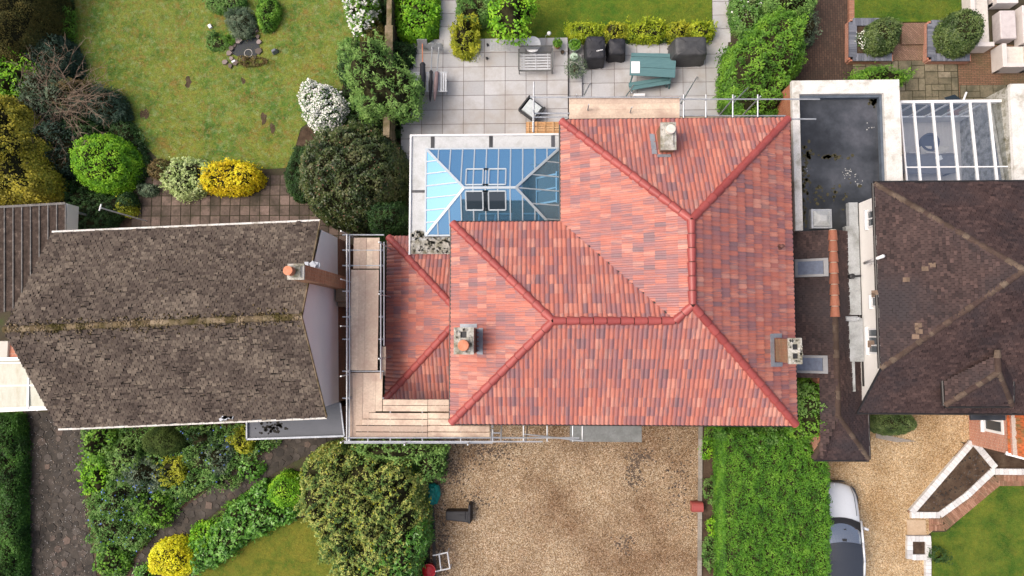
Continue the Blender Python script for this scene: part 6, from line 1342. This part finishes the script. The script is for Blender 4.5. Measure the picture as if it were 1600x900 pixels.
        for yo in (.8, 3.4):
            b = MB(); b.tube((cxp+s*.72, yf-yo, .31), (cxp+s*.905, yf-yo, .31), .31, 24); wh = b.build('wheel', MAT['black'], t, smooth=False); b = MB(); b.tube((cxp+s*.90, yf-yo, .31), (cxp+s*.915, yf-yo, .31), .2, 16); b.build('rim', MAT['galv'], wh)
    b = MB(); b.box(cxp-.45, cxp+.45, yf-.02, yf+.0, .25, .5); b.build('grille', MAT['black'], t)
    b = MB(); b.lathe((cxp, yf-.09, .62), [(.045, 0), (.045, .03), (.03, .035)], 14); b.build('badge', MAT['galv'], t)
    b = MB()
    for s in (-.45, .12): b.tube((cxp+s, yf-1.42, 1.03), (cxp+s+.42, yf-1.62, 1.12), .012, 5)
    b.build('wiper', MAT['black'], t)
    b = MB(); b.obox((cxp+.0, yf-2.06, 1.36), (.16, .12, .06), 0); b.obox((cxp+.1, yf-1.7, 1.21), (.09, .06, .01), .2); b.build('rear_view_mirror', MAT['black'], t)
car()
# ================================================================== PLANTS
f = foliage
def sh(label, cx, cy, rx, ry, h, lf, cat='shrub', name='shrub', **k):
    j = k.pop('j', .07); rot = k.pop('rot', 0); return f(name, label, cat, ell(cx, cy, rx, ry, 18, j, rot), h, LF[lf], **k)
# --- rear left garden
f('conifer_hedge', 'large brownish-green clipped conifer mass in the top left corner', 'hedge', [(-50, -60), (78, -60), (84, -10), (80, 35), (66, 70), (40, 95), (0, 106), (-50, 108)], 2.9, LF['conifer'], leaf=(.07, .035), cover=2.4, edge=.9, amp=.10, clump=.7, ragged=.08)
sh('dark blue-green shrub at the lawn corner below the brown conifer mass', 84, 92, 33, 36, 1.5, 'bluegreen', leaf=(.11, .03), edge=.8, amp=.12, rot=-.5)
sh('strappy green plant clump at the edge of the left lawn', 108, 38, 9, 20, .5, 'bright', 'plant', 'strappy_plant', leaf=(.22, .025), edge=.3, cover=1.6)
sh('small dark ferny plant at the top edge beside the brown conifer mass', 96, 2, 14, 14, .6, 'darkgreen', 'plant', 'ferny_plant', leaf=(.12, .03), edge=.3)
sh('bright lime shrub at the left edge of the photo', 20, 125, 40, 30, 2.0, 'lime', leaf=(.12, .07), edge=.7, amp=.22, clump=1.0)
sh('small lime tuft between the dark blue-green shrub and the bare twigs', 62, 105, 16, 12, 1.7, 'lime', leaf=(.11, .06), edge=.4, amp=.2)
f('yellow_green_tree', 'tall yellow-olive leaved tree at the left edge above the ribbed canopy', 'tree', [(-50, 150), (20, 152), (40, 172), (44, 205), (62, 222), (58, 250), (74, 280), (66, 305), (30, 312), (-50, 318)], 3.2, LF['olive'], z0=.6, leaf=(.10, .06), edge=1.0, amp=.24, clump=.9, trunk=.12, zs=1.8)
sh('grey-green shrub behind the tangle of bare twigs', 80, 152, 46, 38, 1.6, 'greygreen', leaf=(.10, .03), edge=.8, amp=.15, cover=1.6)
sh('dark dull green shrub between the yellow tree and the lime ball', 90, 232, 40, 48, 1.4, 'bluegreen', leaf=(.10, .045), edge=.8, amp=.18, cover=1.9)
sh('feathery grey-green shrub spreading right of the bare twigs', 155, 165, 42, 28, 1.2, 'bluegreen', leaf=(.13, .03), edge=.7, amp=.15, cover=2.0, rot=.35)
sh('round bright lime-green clipped ball in the left garden', 162, 253, 50, 46, 1.9, 'lime', 'bush', 'ball_bush', leaf=(.085, .05), edge=1.1, amp=.09, clump=1.2, ragged=.05, j=.03)
f('ground_cover_shrub', 'low dark green mass behind the ribbed canopy and aerial pole', 'shrub', [(95, 285), (130, 295), (170, 306), (205, 300), (212, 318), (180, 345), (170, 362), (118, 362), (105, 318), (92, 300)], .9, LF['darkgreen'], leaf=(.07, .035), edge=.6, amp=.12)
sh('small yellow-green bush beneath the aerial pole', 197, 323, 14, 14, .8, 'yellowgreen', leaf=(.08, .04), edge=.4)
sh('cream variegated shrub beside the golden one on the brick-edged terrace', 292, 278, 38, 30, 1.1, 'variegated', leaf=(.10, .065), edge=.6, amp=.14, clump=1.3)
sh('golden yellow shrub at the terrace edge', 360, 278, 44, 28, 1.2, 'gold', leaf=(.085, .05), edge=.6, amp=.14, clump=1.3)
sh('little pale grey-green plant left of the cream variegated shrub', 229, 297, 15, 10, .5, 'greygreen', 'plant', 'silvery_plant', leaf=(.06, .04), edge=.3)
sh('russet and olive shrub tucked behind the cream variegated one', 250, 264, 16, 16, 1.0, 'russet', leaf=(.08, .04), edge=.4)
# bare twig tangle
def twigs(name, label, cx, cy, n, R_, h, seed, m='drytwig', cat='shrub', sp=.45):
    rng = np.random.default_rng(seed); q = W(cx, cy, h*.6); b = MB()
    for i in range(n):
        a = rng.random()*6.28; L_ = R_*rng.uniform(.5, 1.1); p0 = V3(q.x+rng.normal(0, sp), q.y+rng.normal(0, sp*.8), h*.45); p = p0; dirv = V3(math.cos(a)*.35, math.sin(a)*.35, 1)
        for k in range(6):
            t = k/6; dirv = V3(dirv.x+math.cos(a)*.28+rng.normal(0, .22), dirv.y+math.sin(a)*.28+rng.normal(0, .22), dirv.z*.75).normalized(); p1 = p+dirv*(L_+h)*.22
            p1.z = min(p1.z, h+.1); b.tube(p, p1, .011*(1-t)+.006, 4, .011*(1-t-.15)+.005, val=rng.random(), cap=False)
            for _ in range(3):
                a2 = a+rng.normal(0, 1.0); b.tube(p1, p1+V3(math.cos(a2), math.sin(a2), rng.uniform(-.1, .3))*rng.uniform(.15, .4), .008, 3, .004, val=rng.random(), cap=False)
            p = p1
    return tag(b.build(name, m if not isinstance(m, str) else MAT[m]), label, cat)
MAT['drytwig'] = m_attr('dry_pinkish_twig', [(.12, .08, .055), (.22, .16, .12), (.3, .24, .18)], .9, .2, 0)
twigs('bare_shrub', 'tangle of bare pinkish-brown twigs over the shrubs on the left', 92, 165, 65, .45, 1.6, 3)
twigs('bare_shrub', 'sparse grey bare twigs just above the ribbed canopy at the left edge', 20, 308, 30, .5, 1.0, 4)
# pond planting
sh('pale feathery sage plant mound above the pond', 376, 36, 22, 21, .7, 'greygreen', 'plant', 'feathery_plant', leaf=(.12, .02), edge=.4, amp=.1)
sh('green leafy shrub right of the pale mound at the top of the pond', 418, 20, 18, 26, .7, 'bright', leaf=(.07, .04), edge=.4, amp=.12)
sh('dark green shrub at the top edge above the pond', 352, 4, 32, 14, .7, 'mixed', leaf=(.08, .04), edge=.4, amp=.12)
sh('small green weed patch on the lawn left of the pond', 338, 66, 16, 14, .25, 'mixed', 'plant', 'weed_patch', leaf=(.06, .035), edge=.3)
sh('orange-brown marsh plants along the lower right pond edge', 395, 96, 20, 8, .2, 'russet', 'plant', 'marsh_plant', leaf=(.06, .03), edge=.2)
sh('low green tuft at the left rim of the pond', 358, 62, 8, 8, .3, 'bright', 'plant', 'low_tuft', leaf=(.05, .03), edge=.2)
# fence line
sh('white-flowered climbing shrub at the top beside the fence', 566, 20, 26, 40, 1.8, 'bright', leaf=(.08, .045), edge=.6, amp=.2, flower=LF['white'], ffrac=.42, fsize=.10, fclump=True)
sh('dull olive shrub between the white-flowered climber and the fence', 584, 58, 22, 26, 1.4, 'conifer', leaf=(.08, .04), edge=.5, amp=.15)
sh('low mixed green border plants at the right edge of the left lawn', 545, 92, 18, 32, .6, 'mixed', leaf=(.09, .04), edge=.4, amp=.15)
sh('dark green border shrub beneath the airy tree on its lawn side', 556, 112, 24, 26, .9, 'darkgreen', leaf=(.09, .04), edge=.4, amp=.15)
sh('shrub smothered in white blossom at the corner of the left lawn', 506, 168, 37, 38, 1.5, 'mixed', leaf=(.07, .04), edge=.8, amp=.1, flower=LF['white'], ffrac=.42, fsize=.075, rot=-.6)
f('airy_tree', 'airy mid-green tree leaning over the fence onto the patio', 'tree', ell(594, 128, 58, 54, 26, .2), 3.1, LF['airy'], z0=1.4, leaf=(.15, .04), edge=1.0, amp=.32, clump=.9, trunk=.08, ragged=.42, cover=1.7, zs=2.4, gap=.25)
sh('low green fringe of leaves at the left foot of the big dark camellia', 478, 268, 32, 44, .8, 'darkgreen', leaf=(.08, .03), edge=.5, amp=.1, rot=.5)
f('camellia_bush', 'big dark glossy camellia with brown buds beside the glass lantern roof', 'bush', ell(548, 272, 82, 84, 26, .03, .5), 3.2, LF['dark'], leaf=(.11, .06), edge=1.7, amp=.16, clump=1.0, ragged=.08, flower=LF['pinkbud'], ffrac=.02, fsize=.06)
sh('smaller dark green round bush at the lower right of the camellia', 607, 343, 32, 34, 2.6, 'darkgreen', 'bush', 'round_bush', leaf=(.08, .045), edge=.9, amp=.1, ragged=.06)
f('laurel_bush', 'rounded glossy lime-green bush at the top between fence and path', 'bush', [(618, -40), (682, -40), (686, 20), (680, 48), (664, 62), (640, 62), (622, 50), (616, 20)], 1.6, LF['lime'], leaf=(.11, .065), edge=.8, amp=.16)
sh('small dark leafy bush between the fence and the folded parasols', 630, 86, 18, 22, 1.1, 'darkgreen', leaf=(.09, .03), edge=.5, amp=.12)
sh('small green shrub beside the fence below the lime bush', 620, 110, 12, 18, .9, 'airy', leaf=(.1, .035), edge=.4, amp=.12)
sh('narrow strip of ivy along the fence foot above the camellia', 622, 190, 9, 22, .5, 'darkgreen', 'plant', 'ivy_strip', leaf=(.07, .04), edge=.3)
# --- rear middle garden
sh('yellow-green shrub spilling onto the patio at the path corner', 727, 62, 22, 30, 1.1, 'yellowgreen', leaf=(.11, .045), edge=.5, amp=.2, ragged=.2)
sh('green and brown twiggy shrub at the top beside the left garden path', 742, 16, 28, 24, 1.2, 'mixed', leaf=(.10, .04), edge=.5, amp=.2, ragged=.2)
f('young_tree', 'young lime-leaved tree overhanging the lawn above the round white table', 'tree', ell(800, 22, 38, 34, 18, .2), 2.6, LF['lime'], z0=1.3, leaf=(.14, .08), edge=.8, amp=.25, clump=.9, trunk=.05, ragged=.3, cover=1.2, gap=.3)
for i, (x, rx, ry, lf, lab) in enumerate(((916, 30, 15, 'chartreuse', 'leftmost mound of the clipped lime hedge behind the patio'), (962, 24, 14, 'yellowgreen', 'duller olive mound, second from the left in the lime hedge'), (1012, 36, 17, 'chartreuse', 'longest and brightest mound in the middle of the lime hedge'), (1062, 24, 15, 'yellowgreen', 'fourth mound of the lime hedge, right of the brightest one'), (1096, 20, 16, 'chartreuse', 'rightmost mound of the lime hedge next to the white slab path'))):
    sh(lab, x, 48+(i % 2), rx, ry, .9, lf, 'hedge shrub', 'hedge_mound', leaf=(.075, .05), edge=.5, amp=.12, clump=1.5, group='clipped lime hedge mounds behind the patio')
sh('dark underplanting strip along the foot of the lime hedge', 1000, 61, 70, 5, .35, 'darkgreen', leaf=(.06, .035), edge=.2, cat='plant', name='edging_plant')
# --- between middle and right gardens
f('philadelphus_bush', 'large bright green bush beside the rear scaffold tubes', 'bush', [(1136, 78), (1160, 62), (1180, 38), (1210, 22), (1238, 22), (1252, 50), (1258, 80), (1250, 112), (1232, 128), (1226, 170), (1210, 192), (1150, 190), (1133, 160), (1130, 120)], 2.4, LF['bright'], leaf=(.12, .05), edge=1.0, amp=.2, clump=1.0, ragged=.14)
sh('dark leaved shrub with scattered white flowers at the top beside the right slab path', 1166, 20, 24, 34, 1.2, 'mixed', leaf=(.09, .045), edge=.5, amp=.16, flower=LF['white'], ffrac=.015, fsize=.09)
sh('pale yellow-green shrub at the top edge beside the block paving passage', 1232, 4, 42, 26, 1.9, 'airy', leaf=(.11, .045), edge=.6, amp=.2, ragged=.2)
sh('sparse twiggy green growth leaning over the block paving', 1262, 46, 14, 26, 1.0, 'greygreen', leaf=(.08, .035), edge=.5, amp=.16, cover=.8, ragged=.25)
f('ferny_shrub', 'ferny green shrub peeping over the white coping of the flat roof', 'shrub', [(1328, 124), (1345, 114), (1362, 106), (1385, 112), (1405, 116), (1412, 126), (1400, 134), (1340, 134)], 1.6, LF['bright'], leaf=(.14, .03), edge=.5, amp=.2, ragged=.15)
sh('smaller speckled ball topiary in the left blue-brick planter', 1382, 53, 26, 27, 1.9, 'box', 'topiary', 'ball_topiary', z0=.4, leaf=(.065, .045), edge=.75, amp=.05, ragged=.04, j=.015)
sh('larger speckled ball topiary in the right blue-brick planter', 1505, 47, 31, 34, 2.1, 'box', 'topiary', 'ball_topiary', z0=.4, leaf=(.065, .045), edge=.9, amp=.05, ragged=.04, j=.015)
sh('tiny white-flowered plant in the left blue-brick planter', 1346, 62, 8, 12, .6, 'mixed', 'plant', 'bedding_plant', z0=.4, leaf=(.04, .02), edge=.2, cover=.5, flower=LF['white'], ffrac=.3, fsize=.05)
# --- between the houses
f('privet_bush', 'green bush growing up between the red roof and the brown garage roof', 'bush', [(1246, 600), (1262, 588), (1290, 584), (1304, 600), (1300, 640), (1302, 665), (1284, 690), (1250, 700), (1236, 680), (1240, 640)], 3.0, LF['bright'], z0=.0, leaf=(.10, .055), edge=.5, amp=.22, ragged=.16, zs=2.4)
sh('pale leaved sapling inside the green bush near the red roof corner', 1262, 625, 17, 24, 3.35, 'airy', 'plant', 'sapling', leaf=(.11, .06), edge=.5, amp=.2, z0=2.2, cover=1.3)
# --- front right
f('tall_hedge', 'long tall vivid green clipped hedge between the two gravel drives', 'hedge', [(1124, 668), (1180, 664), (1235, 672), (1268, 690), (1281, 712), (1287, 745), (1291, 800), (1289, 850), (1287, 940), (1126, 940), (1124, 800)], 2.1, LF['hedge'], leaf=(.065, .03), edge=.35, amp=.055, clump=1.4, ragged=.04, vclump=.24)
sh('rough darker shrub top merging into the upper end of the tall hedge', 1180, 680, 52, 18, 2.15, 'mixed', leaf=(.10, .05), edge=.6, amp=.15)
sh('dark clipped dome beside the garage roof on the golden gravel', 1396, 660, 36, 23, 1.5, 'box', 'bush', 'clipped_dome', leaf=(.05, .03), edge=.8, amp=.04, ragged=.04, j=.03)
sh('tiny dark green shrub at the corner of the square white-edged bed', 1466, 868, 13, 12, .5, 'darkgreen', leaf=(.07, .03), edge=.3, cover=1.4)
for i, (x, y, rx, ry, lf, lab) in enumerate(((1112, 680, 10, 16, 'bright', 'green weed at the top of the strip beside the kerb'), (1104, 700, 9, 18, 'lime', 'lime weed spilling over the driveway kerb'), (1110, 765, 11, 20, 'mixed', 'dull weeds halfway down the strip beside the kerb'), (1114, 822, 8, 11, 'lime', 'bright lime weed just below the red tile stack'), (1110, 862, 12, 26, 'mixed', 'mixed weeds at the bottom of the strip beside the kerb'))):
    sh(lab, x, y, rx, ry, .3, lf, 'weed', 'weed_clump', leaf=(.08, .04), edge=.2, cover=1.6, group='weeds along the driveway kerb')
# --- front left
f('elaeagnus_bush', 'very large cream-edged variegated bush beside the brown gravel drive', 'bush', [(500, 700), (540, 690), (600, 700), (640, 712), (660, 742), (668, 800), (664, 850), (654, 875), (648, 945), (532, 945), (520, 880), (498, 838), (474, 800), (468, 750), (476, 718)], 2.6, LF['elaeagnus'], leaf=(.10, .055), edge=1.1, amp=.22, clump=1.0, ragged=.14, flower=LF['yellowgreen'], ffrac=.07, fsize=.08, fclump=True)
f('laurel_shrub', 'darker green long-leaved shrub merging into the lower right of the variegated bush', 'shrub', [(600, 820), (662, 810), (668, 845), (655, 872), (650, 945), (560, 945), (570, 880)], 2.5, LF['laurel'], leaf=(.17, .05), edge=.8, amp=.2, ragged=.15)
sh('loose green shrub growing up through the front scaffold tubes', 625, 704, 66, 15, 3.0, 'airy', leaf=(.11, .06), edge=.5, amp=.2, z0=1.6, cover=1.0, ragged=.25)
f('climbing_rose', 'dark twiggy green shrub beside the scaffold foot on the gravel', 'shrub', ell(672, 722, 28, 26, 16, .15), 1.7, LF['mixed'], leaf=(.10, .05), edge=.6, amp=.2, cover=1.1, ragged=.25)
sh('lime green clipped ball left of the variegated bush', 448, 767, 29, 29, 1.2, 'lime', 'bush', 'ball_bush', leaf=(.07, .04), edge=.8, amp=.05, ragged=.05, j=.05, rot=.8)
sh('vivid yellow clipped ball beside the crazy paved path', 269, 873, 37, 31, 1.3, 'yellow', 'bush', 'ball_bush', leaf=(.08, .045), edge=.8, amp=.06, ragged=.05, j=.04)
sh('dark green clipped dome under the brown-tiled eaves', 255, 690, 36, 24, 1.3, 'domed', 'bush', 'clipped_dome', leaf=(.045, .025), edge=.9, amp=.03, ragged=.04, j=.03)
sh('lime and yellow shrub under the corner of the grey flat porch roof', 381, 689, 19, 20, .9, 'yellowgreen', leaf=(.08, .05), edge=.5, amp=.12)
f('laurel_border', 'glossy laurel strip between the path and the yellowed lawn', 'shrub', [(300, 850), (322, 830), (350, 815), (362, 790), (392, 768), (410, 752), (428, 770), (430, 792), (462, 800), (455, 815), (420, 826), (380, 848), (342, 880), (310, 892)], .8, LF['laurel'], leaf=(.15, .09), edge=.4, amp=.15, ragged=.1)
sh('green leafy clump between the laurel strip and the yellow ball', 322, 838, 26, 22, .7, 'lime', leaf=(.12, .07), edge=.4, amp=.13)
sh('small green clump at the bottom edge left of the yellow ball', 226, 896, 14, 14, .5, 'laurel', leaf=(.11, .06), edge=.3)
bedp = (('bright', 158, 690, 24, 26, .9, 'bright broad-leaved shrub at the top left corner of the front bed'), ('lime', 150, 745, 18, 36, .7, 'lime broad-leaved strip along the left edge of the front bed'), ('airy', 196, 712, 28, 26, .8, 'mid-green shrub between the dark dome and the left edge of the front bed'),
 ('greygreen', 228, 740, 28, 24, .9, 'blue-grey leaved shrub in the middle of the front bed'), ('mixed', 186, 775, 26, 28, .8, 'mixed green shrub in the left half of the front bed'), ('yellowgreen', 272, 735, 22, 22, .8, 'olive-yellow shrub below the dark dome'),
 ('bright', 244, 795, 24, 26, .9, 'light green bushy shrub beside the bend of the path'), ('darkgreen', 220, 765, 26, 24, .6, 'dark low shrub in the heart of the front bed'), ('mixed', 172, 828, 28, 26, .7, 'mixed shrub low on the left side of the front bed'),
 ('bright', 176, 872, 26, 24, .6, 'broad-leaved green clump at the bottom of the front bed'), ('mixed', 210, 830, 24, 24, .6, 'ferny mixed plant beside the lower path'), ('darkgreen', 312, 690, 26, 24, .6, 'dark shrub right of the clipped dome'),
 ('mixed', 318, 716, 28, 24, .7, 'green shrub with blue flowers above the path'), ('greygreen', 345, 712, 20, 24, .7, 'grey-green shrub near the flat porch roof'), ('mixed', 362, 682, 18, 14, .5, 'green plant under the eaves near the porch roof'),
 ('laurel', 392, 735, 22, 12, .5, 'trailing green plant on the lower side of the path bend'), ('airy', 295, 758, 24, 16, .5, 'airy low plant along the upper edge of the path'), ('mixed', 350, 752, 24, 12, .4, 'low ground-hugging plant beside the upper path'))
for i, (lf, x, y, rx, ry, h, lab) in enumerate(bedp):
    sh(lab, x, y, rx, ry, h, lf, 'shrub', 'bed_shrub', leaf=((.13, .085) if lf in ('bright', 'lime', 'laurel') else (.09, .045)), edge=.45, amp=.2, cover=1.8, ragged=.2, j=.14, flower=LF['blue'] if lf in ('mixed', 'darkgreen', 'greygreen') else None, ffrac=.03, fsize=.07, fclump=True)
f('grass_hedge', 'shaggy green hedge strip at the bottom left corner', 'hedge', [(-50, 650), (30, 648), (37, 700), (36, 800), (37, 870), (36, 945), (-50, 945)], .9, LF['grasshedge'], leaf=(.10, .035), edge=.4, amp=.10, clump=.8, ragged=.06)
# weeds in paving, loose leaves
rg = np.random.default_rng(5)
def scatter_small(name, label, poly, n, r, m, z=.01, cat='leaves', seed=1):
    rng = np.random.default_rng(seed); P = [(q.x, q.y) for q in px2(poly)]; A = np.array(P); lo_, hi_ = A.min(0), A.max(0); X = rng.uniform(lo_[0], hi_[0], n); Y = rng.uniform(lo_[1], hi_[1], n); k = inside(P, X, Y); X, Y = X[k], Y[k]; k = len(X)
    PP = np.stack([X, Y, np.full(k, z)+rng.random(k)*.02], 1); Nn = np.tile([0, 0, 1.], (k, 1))+rng.normal(0, .35, (k, 3)); Nn /= np.linalg.norm(Nn, axis=1)[:, None]
    o = quads_mesh(name, leafquads(PP, Nn, r, r*.7, rng), rng.random(k), np.zeros(k), [m]); return tag(o, label, cat, kind='stuff')
scatter_small('fallen_leaves', None, [(110, -20), (550, -20), (540, 150), (470, 200), (450, 262), (250, 250), (120, 110)], 700, .05, m_attr('fallen_leaf', [(.2, .06, .02), (.28, .16, .05), (.3, .28, .15)], .8), .03, seed=3)
scatter_small('loose_stones', None, [(675, 665), (1092, 665), (1092, 940), (678, 940)], 14000, .024, m_attr('loose_pebble', [(.16, .09, .05), (.3, .2, .12), (.5, .4, .28), (.75, .7, .6)], .8), .012, seed=4)
scatter_small('pale_stones', None, [(1265, 640), (1510, 645), (1500, 690), (1420, 800), (1416, 940), (1296, 940), (1294, 740)], 6000, .024, m_attr('golden_pebble', [(.3, .18, .08), (.5, .34, .18), (.66, .52, .34)], .8), .012, seed=5)
scatter_small('path_debris', None, [(44, 650), (150, 660), (135, 760), (150, 940), (46, 940)], 1500, .04, m_attr('debris', [(.1, .07, .05), (.25, .2, .15), (.5, .5, .5)], .9), .035, seed=6)
# grass blades
grass('lawn_grass', [(112, -20), (560, -20), (560, 20), (545, 90), (530, 160), (470, 200), (452, 262), (350, 268), (250, 252), (215, 215), (200, 180), (150, 150), (122, 110), (112, 40)], MAT['blade_rear'], 70000, .055, 1)
grass('lawn_grass', [(742, -20), (1113, -20), (1112, 68), (742, 68)], MAT['blade_green'], 30000, .05, 2)
grass('lawn_grass', [(300, 905), (345, 870), (400, 838), (440, 815), (480, 808), (500, 830), (520, 860), (530, 905), (300, 905)], MAT['blade_front'], 15000, .05, 3)
grass('lawn_grass', [(1455, 834), (1478, 833), (1558, 759), (1620, 757), (1620, 905), (1457, 905)], MAT['blade_green'], 18000, .05, 4)
grass('lawn_grass', rect(1336, -10, 1500, 33), MAT['blade_green'], 8000, .05, 5, z=.16)
print('LEAVES', LEAVES)

f('ground_cover', 'dense low mixed ground cover filling the front bed', 'ground cover', [(134, 672), (240, 668), (400, 664), (438, 690), (395, 712), (328, 756), (258, 806), (212, 862), (192, 900), (160, 900), (138, 810), (132, 740)], .32, LF['mixed'], leaf=(.10, .05), edge=.3, amp=.12, cover=1.5, ragged=.15, kind='stuff', flower=LF['blue'], ffrac=.008, fsize=.07)
f('ground_cover', 'dark ivy-like ground cover under the left shrubs', 'ground cover', [(-50, 90), (60, 96), (112, 120), (150, 158), (204, 190), (222, 225), (236, 262), (214, 290), (150, 306), (60, 310), (-50, 312)], .45, LF['darkgreen'], leaf=(.09, .045), edge=.3, amp=.15, cover=1.4, ragged=.15, kind='stuff', clump=.8)
f('ground_cover', 'low dark leaf cover along the fence bed', 'ground cover', [(575, -40), (606, -40), (628, 70), (626, 215), (560, 215), (530, 190), (540, 110), (556, 50)], .35, LF['darkgreen'], leaf=(.08, .04), edge=.3, amp=.12, cover=1.4, ragged=.12, kind='stuff')
f('ground_cover', 'low leaves along the path on the lawn side', 'ground cover', [(286, 862), (340, 800), (410, 752), (430, 760), (470, 800), (420, 825), (350, 872), (300, 895)], .3, LF['bright'], leaf=(.10, .05), edge=.3, amp=.12, cover=1.4, ragged=.12, kind='stuff')
sh('russet and green shrub behind the bare twigs near the lawn edge', 118, 150, 28, 24, 1.3, 'russet', leaf=(.09, .03), edge=.6, amp=.2, cover=1.6)
sh('dense dark green undershrub below the tangle of bare twigs', 128, 205, 26, 20, 1.0, 'darkgreen', leaf=(.09, .045), edge=.5, amp=.15)

def stain_shade(name, cx, cy, rx, ry, m, n=60, seed=1, z=.012):
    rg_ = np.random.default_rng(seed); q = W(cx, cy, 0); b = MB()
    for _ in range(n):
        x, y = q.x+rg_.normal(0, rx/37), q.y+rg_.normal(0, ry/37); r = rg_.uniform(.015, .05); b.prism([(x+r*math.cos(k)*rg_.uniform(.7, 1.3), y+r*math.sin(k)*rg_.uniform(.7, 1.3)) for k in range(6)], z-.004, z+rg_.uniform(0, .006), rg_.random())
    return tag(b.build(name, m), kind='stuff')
dk = m_attr('stain_shade_stone', [(.05, .035, .025), (.12, .085, .06)], .7)  # dark stones: drive stains, plus house and bush shade put into the colour
for i, a in enumerate(((990, 735, 7, 14, 170), (1005, 712, 9, 5, 80), (975, 850, 8, 8, 60), (760, 700, 30, 12, 300), (700, 735, 18, 16, 300), (745, 780, 14, 6, 60), (1060, 760, 12, 30, 120), (690, 850, 6, 34, 200))): stain_shade('stain_shade_gravel', *a[:4], dk, a[4], i)
